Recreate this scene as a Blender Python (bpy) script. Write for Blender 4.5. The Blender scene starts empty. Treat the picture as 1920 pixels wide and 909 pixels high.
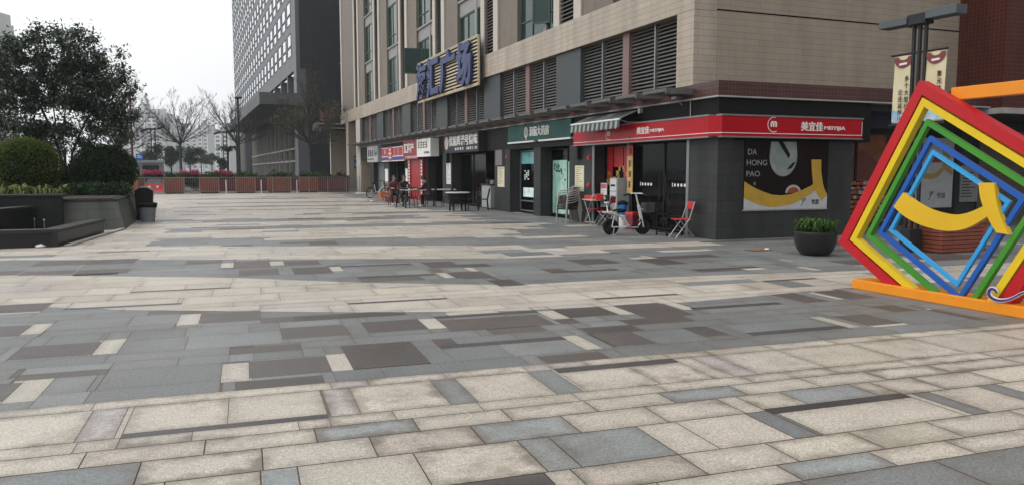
import bpy, bmesh, math, random
import numpy as np
from mathutils import Vector, Matrix

R_ = math.radians
scene = bpy.context.scene
COL = scene.collection

# ------------------------------------------------------------------ camera
CAM_H = 1.6
FPX = 1458.0                      # focal length in pixels of the 1920 px wide photograph
YAW, PITCH = R_(21.7), math.atan(134.5 / FPX)
cam_data = bpy.data.cameras.new("camera")
cam_data.sensor_width = 36.0
cam_data.sensor_fit = 'HORIZONTAL'
cam_data.lens = 36.0 * FPX / 1920.0
cam_data.clip_start = 0.05
cam_data.clip_end = 6000.0
cam = bpy.data.objects.new("camera", cam_data)
COL.objects.link(cam)
cam.location = (0, 0, CAM_H)
cam.rotation_euler = (math.pi / 2 - PITCH, 0, -YAW)
scene.camera = cam

# ------------------------------------------------------------------ world: overcast sky
SUN_EL, SUN_AZ = R_(48), R_(-72)          # azimuth measured from +Y towards +X: the light comes from the left
sun_dir = Vector((math.sin(SUN_AZ) * math.cos(SUN_EL), math.cos(SUN_AZ) * math.cos(SUN_EL), math.sin(SUN_EL)))
world = bpy.data.worlds.new("World")
scene.world = world
world.use_nodes = True
wn, wl = world.node_tree.nodes, world.node_tree.links
wn.clear()
w_out = wn.new('ShaderNodeOutputWorld')
w_bg = wn.new('ShaderNodeBackground')
w_bg.inputs['Strength'].default_value = 0.1
w_sky = wn.new('ShaderNodeTexSky')
w_sky.sky_type = 'NISHITA'
w_sky.sun_disc = False
w_sky.sun_elevation = SUN_EL
w_sky.sun_rotation = SUN_AZ
w_sky.dust_density = 4.0
w_hs = wn.new('ShaderNodeHueSaturation')
w_hs.inputs['Saturation'].default_value = 0.35
wl.new(w_sky.outputs['Color'], w_hs.inputs['Color'])
w_tc = wn.new('ShaderNodeTexCoord')
# cloud deck: thinner (brighter) towards the veiled sun, dimmed behind the camera to darken walls
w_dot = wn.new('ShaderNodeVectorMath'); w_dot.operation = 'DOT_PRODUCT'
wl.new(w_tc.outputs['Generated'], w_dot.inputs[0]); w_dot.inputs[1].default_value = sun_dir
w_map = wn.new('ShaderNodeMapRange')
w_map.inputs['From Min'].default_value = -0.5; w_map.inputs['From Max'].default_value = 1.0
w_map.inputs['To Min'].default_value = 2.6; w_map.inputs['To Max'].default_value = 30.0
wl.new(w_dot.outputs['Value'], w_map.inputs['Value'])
w_noise = wn.new('ShaderNodeTexNoise'); w_noise.inputs['Scale'].default_value = 2.2; w_noise.inputs['Detail'].default_value = 4
wl.new(w_tc.outputs['Generated'], w_noise.inputs['Vector'])
w_nm = wn.new('ShaderNodeMapRange'); w_nm.inputs['To Min'].default_value = 0.93; w_nm.inputs['To Max'].default_value = 1.07
wl.new(w_noise.outputs['Fac'], w_nm.inputs['Value'])
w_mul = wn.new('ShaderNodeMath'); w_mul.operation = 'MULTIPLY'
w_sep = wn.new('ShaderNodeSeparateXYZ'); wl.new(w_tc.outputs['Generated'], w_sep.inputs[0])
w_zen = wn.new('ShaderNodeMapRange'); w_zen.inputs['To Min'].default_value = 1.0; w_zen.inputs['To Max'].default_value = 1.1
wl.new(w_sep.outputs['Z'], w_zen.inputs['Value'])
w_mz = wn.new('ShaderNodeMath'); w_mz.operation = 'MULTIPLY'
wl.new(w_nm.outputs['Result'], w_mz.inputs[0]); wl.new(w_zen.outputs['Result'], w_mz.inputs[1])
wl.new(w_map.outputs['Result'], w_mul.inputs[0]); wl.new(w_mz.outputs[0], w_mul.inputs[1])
w_cc = wn.new('ShaderNodeVectorMath'); w_cc.operation = 'SCALE'
w_cc.inputs[0].default_value = (0.985, 1.0, 1.015)
wl.new(w_mul.outputs['Value'], w_cc.inputs['Scale'])
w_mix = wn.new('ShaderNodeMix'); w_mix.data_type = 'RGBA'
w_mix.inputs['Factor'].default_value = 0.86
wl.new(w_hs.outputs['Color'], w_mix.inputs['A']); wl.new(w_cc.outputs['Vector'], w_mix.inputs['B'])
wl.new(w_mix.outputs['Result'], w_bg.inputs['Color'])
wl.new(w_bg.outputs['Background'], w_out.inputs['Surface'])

sun_data = bpy.data.lights.new("sun", 'SUN')
sun_data.energy = 0.6
sun_data.angle = R_(30)
sun_data.color = (1.0, 0.97, 0.92)
sun = bpy.data.objects.new("sun", sun_data)
COL.objects.link(sun)
sun.rotation_euler = (-sun_dir).to_track_quat('-Z', 'Y').to_euler()

scene.view_settings.view_transform = 'Standard'
scene.view_settings.look = 'None'
scene.view_settings.gamma = 1.0
scene.view_settings.use_curve_mapping = False
scene.view_settings.exposure = -0.48
scene.render.engine = 'CYCLES'
scene.cycles.use_denoising = True
scene.cycles.max_bounces = 6
scene.cycles.diffuse_bounces = 3
scene.cycles.glossy_bounces = 3
scene.cycles.transmission_bounces = 4
scene.cycles.volume_bounces = 1
scene.cycles.transparent_max_bounces = 6
scene.cycles.sample_clamp_indirect = 6.0

# ------------------------------------------------------------------ helpers
CR = Vector((math.cos(YAW), -math.sin(YAW), 0))
CF = Vector((math.sin(YAW) * math.cos(PITCH), math.cos(YAW) * math.cos(PITCH), -math.sin(PITCH)))
CU = CR.cross(CF)

def ray(px, py):
    return CF + CR * ((px - 960) / FPX) - CU * ((py - 454.5) / FPX)

def gnd(px, py, z=0.0):
    d = ray(px, py); t = (z - CAM_H) / d.z
    return Vector((d.x * t, d.y * t, z))

BASE = {}

def tag(o, label=None, cat=None, group=None, kind=None):
    if label: o['label'] = label
    if cat: o['category'] = cat
    if group: o['group'] = group
    if kind: o['kind'] = kind
    return o

def thing(name, label, cat, loc=(0, 0, 0), group=None):
    o = bpy.data.objects.new(name, None)
    COL.objects.link(o)
    o.location = loc
    o.empty_display_size = 0.3
    BASE[o] = Vector(loc)
    return tag(o, label, cat, group)

class MB:
    """collects faces in world coordinates (or local ones for a thing built at the origin)"""
    def __init__(s):
        s.v, s.f, s.m = [], [], []
    def quad(s, a, b, c, d, m=0):
        n = len(s.v); s.v += [tuple(a), tuple(b), tuple(c), tuple(d)]; s.f.append((n, n + 1, n + 2, n + 3)); s.m.append(m)
        return s
    def poly(s, pts, m=0):
        n = len(s.v); s.v += [tuple(p) for p in pts]; s.f.append(tuple(range(n, n + len(pts)))); s.m.append(m)
        return s
    def box(s, x0, x1, y0, y1, z0, z1, m=0):
        if x1 < x0: x0, x1 = x1, x0
        if y1 < y0: y0, y1 = y1, y0
        if z1 < z0: z0, z1 = z1, z0
        n = len(s.v)
        s.v += [(x0, y0, z0), (x1, y0, z0), (x1, y1, z0), (x0, y1, z0), (x0, y0, z1), (x1, y0, z1), (x1, y1, z1), (x0, y1, z1)]
        for f in ((3, 2, 1, 0), (4, 5, 6, 7), (0, 1, 5, 4), (1, 2, 6, 5), (2, 3, 7, 6), (3, 0, 4, 7)):
            s.f.append(tuple(n + i for i in f)); s.m.append(m)
        return s
    def bar(s, p, q, w, h, up=(0, 0, 1), m=0):
        """a rectangular bar from p to q, w wide, h along up"""
        p, q = Vector(p), Vector(q); d = (q - p).normalized(); up = Vector(up)
        r = d.cross(up)
        if r.length < 1e-4: r = d.cross(Vector((1, 0, 0)))
        r.normalize(); u = r.cross(d).normalized()
        n = len(s.v)
        for c in (p, q):
            for a, b in ((-1, -1), (1, -1), (1, 1), (-1, 1)):
                s.v.append(tuple(c + r * (a * w / 2) + u * (b * h / 2)))
        for f in ((0, 3, 2, 1)[::-1], (4, 5, 6, 7)[::-1], (0, 1, 5, 4)[::-1], (1, 2, 6, 5)[::-1], (2, 3, 7, 6)[::-1], (3, 0, 4, 7)[::-1]):
            s.f.append(tuple(n + i for i in f)); s.m.append(m)
        return s
    def tube(s, pts, rad, n=8, m=0, caps=True):
        pts = [Vector(p) for p in pts]
        if not hasattr(rad, '__len__'): rad = [rad] * len(pts)
        base = len(s.v); prev = None
        for i, p in enumerate(pts):
            d = (pts[min(i + 1, len(pts) - 1)] - pts[max(i - 1, 0)])
            if d.length < 1e-9: d = Vector((0, 0, 1))
            d.normalize()
            if prev is None:
                a = Vector((0, 0, 1)) if abs(d.z) < 0.9 else Vector((1, 0, 0))
                prev = d.cross(a).normalized()
            else:
                prev = (prev - d * prev.dot(d))
                if prev.length < 1e-6: prev = d.orthogonal()
                prev.normalize()
            b = d.cross(prev)
            for k in range(n):
                t = 2 * math.pi * k / n
                s.v.append(tuple(p + (prev * math.cos(t) + b * math.sin(t)) * rad[i]))
        for i in range(len(pts) - 1):
            for k in range(n):
                a, b2 = base + i * n + k, base + i * n + (k + 1) % n
                s.f.append((a, b2, b2 + n, a + n)); s.m.append(m)
        if caps:
            s.f.append(tuple(base + k for k in range(n))[::-1]); s.m.append(m)
            s.f.append(tuple(base + (len(pts) - 1) * n + k for k in range(n))); s.m.append(m)
        return s
    def lathe(s, prof, c=(0, 0, 0), n=24, m=0, sx=1.0, sy=1.0):
        base = len(s.v)
        for r, z in prof:
            for k in range(n):
                t = 2 * math.pi * k / n
                s.v.append((c[0] + r * sx * math.cos(t), c[1] + r * sy * math.sin(t), c[2] + z))
        for i in range(len(prof) - 1):
            for k in range(n):
                a, b = base + i * n + k, base + i * n + (k + 1) % n
                s.f.append((a, b, b + n, a + n)); s.m.append(m)
        if prof[0][0] > 1e-4: s.f.append(tuple(base + k for k in range(n))[::-1]); s.m.append(m)
        if prof[-1][0] > 1e-4: s.f.append(tuple(base + (len(prof) - 1) * n + k for k in range(n))); s.m.append(m)
        return s
    def prism(s, pts, o, ru, rv, nn, depth, m=0, m_side=None):
        """polygon pts (2D) in the plane o + a*ru + b*rv, extruded by depth along nn (front face at +depth)"""
        o, ru, rv, nn = Vector(o), Vector(ru), Vector(rv), Vector(nn)
        area = sum(pts[i][0] * pts[(i + 1) % len(pts)][1] - pts[(i + 1) % len(pts)][0] * pts[i][1] for i in range(len(pts)))
        if area < 0: pts = pts[::-1]
        fr = [o + ru * a + rv * b + nn * depth for a, b in pts]
        bk = [o + ru * a + rv * b for a, b in pts]
        s.poly(fr, m); s.poly(bk[::-1], m if m_side is None else m_side)
        k = len(pts)
        for i in range(k):
            j = (i + 1) % k
            s.quad(bk[i], bk[j], fr[j], fr[i], m if m_side is None else m_side)
        return s
    def ball(s, c, r, n=12, k=8, m=0, sx=1, sy=1, sz=1):
        prof = [(max(1e-5, r * math.sin(math.pi * i / k)), -r * sz * math.cos(math.pi * i / k)) for i in range(k + 1)]
        return s.lathe(prof, c, n, m, sx, sy)
    def text(s, body, c, ru, rv, nn, height, width=None, depth=0.01, bold=0.0, m=0):
        V, F = glyphs(body, bold)
        if not len(V): return s
        mn, mx = V[:, :2].min(0), V[:, :2].max(0)
        sy = height / max(1e-6, (mx[1] - mn[1])); sx = sy if width is None else width / max(1e-6, (mx[0] - mn[0]))
        ctr = (mn + mx) / 2
        c, ru, rv, nn = Vector(c), Vector(ru), Vector(rv), Vector(nn)
        base = len(s.v)
        for x, y, z in V:
            s.v.append(tuple(c + ru * float((x - ctr[0]) * sx) + rv * float((y - ctr[1]) * sy) + nn * float(z * depth)))
        for f in F:
            s.f.append(tuple(base + i for i in f)); s.m.append(m)
        return s
    def xform(s, M, start=0):
        for i in range(start, len(s.v)): s.v[i] = tuple(M @ Vector(s.v[i]))
        return s
    def build(s, name, mats, parent=None, loc=None, smooth=False, bevel=0.0, cols=None):
        if not isinstance(mats, (list, tuple)): mats = [mats]
        p = parent; org = Vector((0, 0, 0))
        while p is not None:
            org = org + BASE.get(p, Vector((0, 0, 0))); p = p.parent
        if parent is None and loc is not None: org = Vector(loc)
        V = np.array(s.v, dtype=float) - np.array(org) if len(s.v) else np.zeros((0, 3))
        me = bpy.data.meshes.new(name)
        me.from_pydata(V.tolist(), [], s.f)
        for mt in mats: me.materials.append(mt)
        if len(mats) > 1: me.polygons.foreach_set('material_index', s.m)
        if smooth: me.polygons.foreach_set('use_smooth', [True] * len(me.polygons))
        me.update()
        o = bpy.data.objects.new(name, me)
        COL.objects.link(o)
        if parent is not None: o.parent = parent; BASE[o] = Vector((0, 0, 0))
        else: o.location = org; BASE[o] = org
        if bevel:
            md = o.modifiers.new('bevel', 'BEVEL'); md.width = bevel; md.segments = 2; md.limit_method = 'ANGLE'; md.angle_limit = R_(40)
        if smooth:
            try: me.set_sharp_from_angle(angle=R_(40))
            except Exception: pass
        return o

GL = {}
def glyphs(body, bold):
    k = (body, bold)
    if k in GL: return GL[k]
    cu = bpy.data.curves.new('lettering', 'FONT'); cu.body = body; cu.extrude = 0.5; cu.offset = bold; cu.resolution_u = 3
    ob = bpy.data.objects.new('lettering', cu); COL.objects.link(ob)
    bpy.context.view_layer.update()
    dg = bpy.context.evaluated_depsgraph_get()
    me = bpy.data.meshes.new_from_object(ob.evaluated_get(dg))
    V = np.array([v.co[:] for v in me.vertices]) if len(me.vertices) else np.zeros((0, 3))
    F = [tuple(p.vertices) for p in me.polygons]
    if len(V): V[:, 2] += 0.5
    bpy.data.objects.remove(ob); bpy.data.curves.remove(cu); bpy.data.meshes.remove(me)
    GL[k] = (V, F)
    return GL[k]

def kids(o):
    return [c for c in COL.objects if c.parent == o]

def dup(root, loc=None, rz=None, label=None, group=None, scale=None):
    tree = KIDS.get(root)
    if tree is None:
        tree = [(c, kids(c)) for c in kids(root)]; KIDS[root] = tree
    r = root.copy(); COL.objects.link(r)
    if loc is not None: r.location = loc
    if rz is not None: r.rotation_euler = (0, 0, rz)
    if scale is not None: r.scale = scale
    if label: r['label'] = label
    if group: r['group'] = group
    for ch, gs in tree:
        c = ch.copy(); COL.objects.link(c); c.parent = r
        for g in gs:
            d = g.copy(); COL.objects.link(d); d.parent = c
    return r
KIDS = {}

# ------------------------------------------------------------------ materials
def mat(name, col, rough=0.6, metal=0.0, var=0.12, scale=4.0, bump=0.0, bscale=60.0, spec=0.5, emit=0.0, streak=0.0, col2=None):
    m = bpy.data.materials.new(name); m.use_nodes = True
    nt = m.node_tree; n, l = nt.nodes, nt.links
    b = n['Principled BSDF']
    b.inputs['Roughness'].default_value = rough; b.inputs['Metallic'].default_value = metal
    b.inputs['Specular IOR Level'].default_value = spec
    tc = n.new('ShaderNodeTexCoord'); oi = n.new('ShaderNodeObjectInfo')
    ad = n.new('ShaderNodeVectorMath'); ad.operation = 'ADD'
    sc = n.new('ShaderNodeVectorMath'); sc.operation = 'SCALE'; sc.inputs[0].default_value = (13.1, 7.7, 5.3)
    l.new(oi.outputs['Random'], sc.inputs['Scale'])
    l.new(tc.outputs['Object'], ad.inputs[0]); l.new(sc.outputs['Vector'], ad.inputs[1])
    no = n.new('ShaderNodeTexNoise'); no.inputs['Scale'].default_value = scale; no.inputs['Detail'].default_value = 5; no.inputs['Roughness'].default_value = 0.62
    vec = ad.outputs['Vector']
    if streak:
        mp = n.new('ShaderNodeMapping'); mp.inputs['Scale'].default_value = (1, 1, streak); l.new(vec, mp.inputs['Vector']); l.new(mp.outputs['Vector'], no.inputs['Vector'])
    else: l.new(vec, no.inputs['Vector'])
    mr = n.new('ShaderNodeMapRange'); mr.inputs['From Min'].default_value = 0.3; mr.inputs['From Max'].default_value = 0.7
    l.new(no.outputs['Fac'], mr.inputs['Value'])
    mx = n.new('ShaderNodeMix'); mx.data_type = 'RGBA'
    c = Vector(col)
    c2 = Vector(col2) if col2 else c * (1 + var)
    c1 = c if col2 else c * (1 - var)
    mx.inputs['A'].default_value = (*c1, 1); mx.inputs['B'].default_value = (*[min(1, x) for x in c2], 1)
    l.new(mr.outputs['Result'], mx.inputs['Factor']); l.new(mx.outputs['Result'], b.inputs['Base Color'])
    if emit:
        l.new(mx.outputs['Result'], b.inputs['Emission Color']); b.inputs['Emission Strength'].default_value = emit
    rr = n.new('ShaderNodeMapRange'); rr.inputs['To Min'].default_value = max(0.02, rough - 0.08); rr.inputs['To Max'].default_value = min(1, rough + 0.1)
    l.new(no.outputs['Fac'], rr.inputs['Value']); l.new(rr.outputs['Result'], b.inputs['Roughness'])
    if bump:
        nb = n.new('ShaderNodeTexNoise'); nb.inputs['Scale'].default_value = bscale; nb.inputs['Detail'].default_value = 3
        l.new(vec, nb.inputs['Vector'])
        bp = n.new('ShaderNodeBump'); bp.inputs['Strength'].default_value = bump; bp.inputs['Distance'].default_value = 0.02
        l.new(nb.outputs['Fac'], bp.inputs['Height']); l.new(bp.outputs['Normal'], b.inputs['Normal'])
    return m

def tilemat(name, c1, c2, mortar, bw, bh, mw=0.02, rough=0.5, offset=0.5, spec=0.4, bump=0.3, dirt=0.25, dirt_streak=True):
    """tiles or bricks laid over walls that face -x or -y: u = x + y, v = z in world metres"""
    m = bpy.data.materials.new(name); m.use_nodes = True
    nt = m.node_tree; n, l = nt.nodes, nt.links
    b = n['Principled BSDF']; b.inputs['Specular IOR Level'].default_value = spec
    g = n.new('ShaderNodeNewGeometry'); sp = n.new('ShaderNodeSeparateXYZ'); l.new(g.outputs['Position'], sp.inputs[0])
    ad = n.new('ShaderNodeMath'); ad.operation = 'ADD'; l.new(sp.outputs['X'], ad.inputs[0]); l.new(sp.outputs['Y'], ad.inputs[1])
    cb = n.new('ShaderNodeCombineXYZ'); l.new(ad.outputs[0], cb.inputs['X']); l.new(sp.outputs['Z'], cb.inputs['Y'])
    br = n.new('ShaderNodeTexBrick'); l.new(cb.outputs[0], br.inputs['Vector'])
    br.offset = offset
    br.inputs['Color1'].default_value = (*c1, 1); br.inputs['Color2'].default_value = (*c2, 1); br.inputs['Mortar'].default_value = (*mortar, 1)
    br.inputs['Scale'].default_value = 1.0; br.inputs['Mortar Size'].default_value = mw * 0.5; br.inputs['Brick Width'].default_value = bw; br.inputs['Row Height'].default_value = bh
    br.inputs['Mortar Smooth'].default_value = 0.2
    no = n.new('ShaderNodeTexNoise'); no.inputs['Scale'].default_value = 1.0; no.inputs['Detail'].default_value = 6
    mp = n.new('ShaderNodeMapping'); mp.inputs['Scale'].default_value = (2.2, 0.45 if dirt_streak else 2.2, 1); l.new(cb.outputs[0], mp.inputs['Vector']); l.new(mp.outputs[0], no.inputs['Vector'])
    mr = n.new('ShaderNodeMapRange'); mr.inputs['From Min'].default_value = 0.32; mr.inputs['From Max'].default_value = 0.72
    mr.inputs['To Min'].default_value = 1 - dirt; mr.inputs['To Max'].default_value = 1 + dirt * 0.35
    l.new(no.outputs['Fac'], mr.inputs['Value'])
    ml = n.new('ShaderNodeVectorMath'); ml.operation = 'SCALE'; l.new(br.outputs['Color'], ml.inputs[0]); l.new(mr.outputs['Result'], ml.inputs['Scale'])
    l.new(ml.outputs['Vector'], b.inputs['Base Color'])
    b.inputs['Roughness'].default_value = rough
    if bump:
        bp = n.new('ShaderNodeBump'); bp.inputs['Strength'].default_value = bump; bp.inputs['Distance'].default_value = 0.006; bp.invert = True
        l.new(br.outputs['Fac'], bp.inputs['Height']); l.new(bp.outputs['Normal'], b.inputs['Normal'])
    return m

def leafmat(name, c1, c2, c3, rough=0.55, spec=0.15):
    m = bpy.data.materials.new(name); m.use_nodes = True
    n, l = m.node_tree.nodes, m.node_tree.links
    b = n['Principled BSDF']; b.inputs['Roughness'].default_value = rough; b.inputs['Specular IOR Level'].default_value = spec
    g = n.new('ShaderNodeNewGeometry')
    no = n.new('ShaderNodeTexNoise'); no.inputs['Scale'].default_value = 1.3; no.inputs['Detail'].default_value = 2
    l.new(g.outputs['Position'], no.inputs['Vector'])
    ad = n.new('ShaderNodeMath'); ad.operation = 'MULTIPLY_ADD'; ad.inputs[1].default_value = 0.55
    l.new(g.outputs['Random Per Island'], ad.inputs[0]); 
    sb = n.new('ShaderNodeMath'); sb.operation = 'SUBTRACT'; sb.inputs[1].default_value = 0.25; l.new(no.outputs['Fac'], sb.inputs[0])
    l.new(sb.outputs[0], ad.inputs[2])
    cr = n.new('ShaderNodeValToRGB'); e = cr.color_ramp.elements
    e[0].position = 0.15; e[0].color = (*c1, 1); e[1].position = 0.85; e[1].color = (*c3, 1)
    k = cr.color_ramp.elements.new(0.5); k.color = (*c2, 1)
    l.new(ad.outputs[0], cr.inputs['Fac']); l.new(cr.outputs['Color'], b.inputs['Base Color'])
    tr = n.new('ShaderNodeBsdfTranslucent'); l.new(cr.outputs['Color'], tr.inputs['Color'])
    mx = n.new('ShaderNodeMixShader'); mx.inputs[0].default_value = 0.2
    l.new(b.outputs[0], mx.inputs[1]); l.new(tr.outputs[0], mx.inputs[2])
    l.new(mx.outputs[0], n['Material Output'].inputs['Surface'])
    return m

def glassmat(name, col, rough=0.05, spec=0.6):
    m = mat(name, col, rough, 0.0, 0.25, 0.6, spec=spec)
    return m

M = {}
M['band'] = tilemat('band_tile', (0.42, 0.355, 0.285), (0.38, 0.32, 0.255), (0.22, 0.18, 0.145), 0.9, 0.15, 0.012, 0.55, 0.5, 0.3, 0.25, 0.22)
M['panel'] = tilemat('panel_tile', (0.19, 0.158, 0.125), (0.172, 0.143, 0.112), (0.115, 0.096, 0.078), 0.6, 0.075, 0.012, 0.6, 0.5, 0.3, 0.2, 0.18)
M['side'] = tilemat('shaded_side_tile', (0.315, 0.26, 0.203), (0.293, 0.242, 0.189), (0.2, 0.166, 0.13), 0.9, 0.15, 0.012, 0.55, 0.5, 0.3, 0.25, 0.15)  # band tile in a darker copy: the side face's shade put into its colour
M['pilaster'] = mat('pilaster_paint', (0.46, 0.41, 0.35), 0.6, var=0.1, scale=2, streak=0.3)
M['charcoal'] = tilemat('charcoal_tile', (0.046, 0.047, 0.047), (0.039, 0.04, 0.041), (0.022, 0.022, 0.022), 0.6, 0.3, 0.01, 0.5, 0.5, 0.12, 0.3, 0.3)
M['slate'] = mat('slate_panel', (0.058, 0.064, 0.068), 0.55, spec=0.25, var=0.12, scale=1.5, streak=0.4)
M['maroon'] = tilemat('maroon_brick', (0.078, 0.024, 0.022), (0.062, 0.019, 0.019), (0.11, 0.07, 0.062), 0.1, 0.1, 0.01, 0.4, 0.0, 0.45, 0.4, 0.3)
M['redbrick'] = tilemat('red_brick', (0.085, 0.02, 0.014), (0.068, 0.016, 0.012), (0.125, 0.066, 0.053), 0.11, 0.11, 0.008, 0.5, 0.0, 0.2, 0.4, 0.25)
M['pinkbrick'] = mat('pink_post', (0.17, 0.105, 0.095), 0.6)
M['louvre'] = mat('louvre_metal', (0.115, 0.112, 0.105), 0.5, 0.1, 0.2, 3)
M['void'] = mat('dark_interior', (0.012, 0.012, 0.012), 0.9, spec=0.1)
M['gwin'] = glassmat('green_window_glass', (0.014, 0.042, 0.034), 0.08, 0.28)
M['gframe'] = mat('green_window_frame', (0.055, 0.085, 0.078), 0.5, spec=0.25)
M['spandrel'] = mat('grey_spandrel', (0.24, 0.235, 0.225), 0.6, var=0.1)
M['concrete'] = mat('concrete', (0.3, 0.29, 0.27), 0.8, var=0.18, scale=2, bump=0.15)
M['darkmetal'] = mat('dark_metal', (0.018, 0.019, 0.02), 0.5, 0.0, spec=0.25)
M['blackmetal'] = mat('black_metal', (0.01, 0.01, 0.011), 0.5, 0.0, spec=0.2)
M['greymetal'] = mat('grey_metal', (0.22, 0.23, 0.235), 0.4, 0.5)
M['steel'] = mat('steel', (0.32, 0.32, 0.32), 0.35, 0.6)
M['shopglass'] = glassmat('shop_glass', (0.005, 0.006, 0.007), 0.05, 0.18)
_n, _l = M['shopglass'].node_tree.nodes, M['shopglass'].node_tree.links
_t = _n.new('ShaderNodeBsdfTransparent'); _t.inputs['Color'].default_value = (0.75, 0.78, 0.78, 1)
_m = _n.new('ShaderNodeMixShader'); _m.inputs[0].default_value = 0.45
_l.new(_t.outputs[0], _m.inputs[1]); _l.new(_n['Principled BSDF'].outputs[0], _m.inputs[2]); _l.new(_m.outputs[0], _n['Material Output'].inputs['Surface'])
M['white'] = mat('white_paint', (0.72, 0.72, 0.7), 0.5, var=0.06)
M['cream'] = mat('cream_paper', (0.62, 0.58, 0.42), 0.7, var=0.08)
M['paper'] = mat('white_paper', (0.68, 0.67, 0.64), 0.7, var=0.06)
M['red'] = mat('red_sign_vinyl', (0.36, 0.004, 0.011), 0.3, spec=0.18, var=0.1, scale=1.2, bump=0.08, bscale=3)
M['redpaint'] = mat('red_paint', (0.5, 0.016, 0.016), 0.4)
M['black'] = mat('black_plastic', (0.009, 0.009, 0.009), 0.55, spec=0.12)
M['rubber'] = mat('tyre_rubber', (0.01, 0.01, 0.01), 0.85, spec=0.15)
M['wood'] = mat('wood', (0.36, 0.18, 0.08), 0.6, var=0.25, scale=8)
M['soil'] = mat('soil', (0.03, 0.022, 0.016), 0.95)
# ------------------------------------------------------------------ ground
rng = random.Random(11)
gm = MB(); gm.quad((-3000, -200, -0.02), (3000, -200, -0.02), (3000, 5000, -0.02), (-3000, 5000, -0.02))
M['asphalt'] = mat('asphalt', (0.065, 0.066, 0.068), 0.85, var=0.2, scale=0.4, bump=0.2, bscale=80)
tag(gm.build('ground', M['asphalt']), kind='structure')
gj = MB(); gj.quad((-40, 4.9, -0.004), (40, 4.9, -0.004), (40, 62, -0.004), (-40, 62, -0.004), 0); gj.quad((-40, -6, -0.004), (40, -6, -0.004), (40, 4.9, -0.004), (-40, 4.9, -0.004), 1)
M['joint'] = mat('paving_joint', (0.13, 0.112, 0.095), 0.95, var=0.3, scale=3); M['joint2'] = mat('dirty_paving_joint', (0.07, 0.055, 0.043), 0.95, var=0.3, scale=3)
tag(gj.build('plaza_bed', [M['joint'], M['joint2']]), kind='structure')

PA = R_(2.8); ca, sa = math.cos(PA), math.sin(PA)
def to_uv(p): return (p[0] * ca - p[1] * sa, p[0] * sa + p[1] * ca)
def to_xy(u, v): return (u * ca + v * sa, -u * sa + v * ca)
def puv(px, py): return to_uv(gnd(px, py))
def line(pts):
    q = sorted(puv(*p) for p in pts)
    xs, ys = [a for a, b in q], [b for a, b in q]
    return lambda u: float(np.interp(u, xs, ys))
LB1 = line([(0, 775), (650, 718), (1340, 665), (1920, 622)])
LB2 = line([(0, 571), (222, 580), (700, 585), (960, 582), (1321, 564), (1569, 540)])
LB3 = line([(0, 515), (250, 518), (430, 520), (700, 530), (860, 532), (960, 534), (1218, 520), (1605, 507)])
LB4 = line([(0, 487), (500, 486), (960, 484), (1130, 478)])
LB5 = line([(250, 463), (380, 462), (960, 460), (1130, 477.5)])
LB6 = line([(0, 452), (380, 447), (900, 445), (1300, 452)])
far_bands = []
v_ = 19.6; dark_ = False
while v_ < 70:
    w_ = rng.uniform(1.5, 4.0) if not dark_ else rng.uniform(0.8, 2.0)
    far_bands.append((v_, v_ + w_, dark_, rng.uniform(-6, 2), rng.uniform(3, 12))); v_ += w_; dark_ = not dark_
def is_dark(u, v):
    x, y = to_xy(u, v)
    if y > 17 and x > 8.9 - 0.02 * (y - 17) + 0.7 * math.sin(v * 0.9): return True
    if y > 12 and x > 10.4: return True
    if v < 3.32: return u > 2.3
    if v < LB1(u): return False
    if v < LB2(u): return True
    if v < LB3(u): return False
    if u < 6.0:
        if v < LB4(u): return True
        if v < LB5(u): return False
        if v < LB6(u): return u > -1.5
    elif v < 19: return not (14.6 < v < 15.2 or 17.3 < v < 17.7)
    for a, b, d, u0, u1 in far_bands:
        if a <= v < b: return d and u0 < u < u1
    return False

LIGHT = [(0.445, 0.4, 0.335), (0.43, 0.385, 0.325), (0.4, 0.355, 0.295), (0.44, 0.395, 0.34), (0.4, 0.36, 0.31)]
GREY = [(0.163, 0.169, 0.167), (0.15, 0.156, 0.154), (0.178, 0.184, 0.181), (0.155, 0.159, 0.156)]
BROWN = (0.078, 0.068, 0.063); WHITE = (0.42, 0.385, 0.325); STRIP = (0.055, 0.05, 0.05); BLUE = (0.25, 0.264, 0.258); PINK = (0.375, 0.34, 0.32); NARROW = (0.165, 0.175, 0.178)
def jit(c, a=0.05):
    k = 1 + rng.uniform(-a, a); return tuple(max(0.01, x * k * (1 + rng.uniform(-0.012, 0.012))) for x in c)
def auto_col(u, v):
    if is_dark(u, v):
        r = rng.random()
        if r < 0.08 and v > 4: return jit(BROWN, 0.25)
        if r < 0.115 and v > 4: return jit(WHITE)
        return jit(rng.choice(GREY), 0.1)
    r = rng.random()
    if r < 0.05: return jit(NARROW, 0.2)
    if r < 0.12: return jit(PINK)
    return jit(rng.choice(LIGHT), 0.06)

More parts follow.
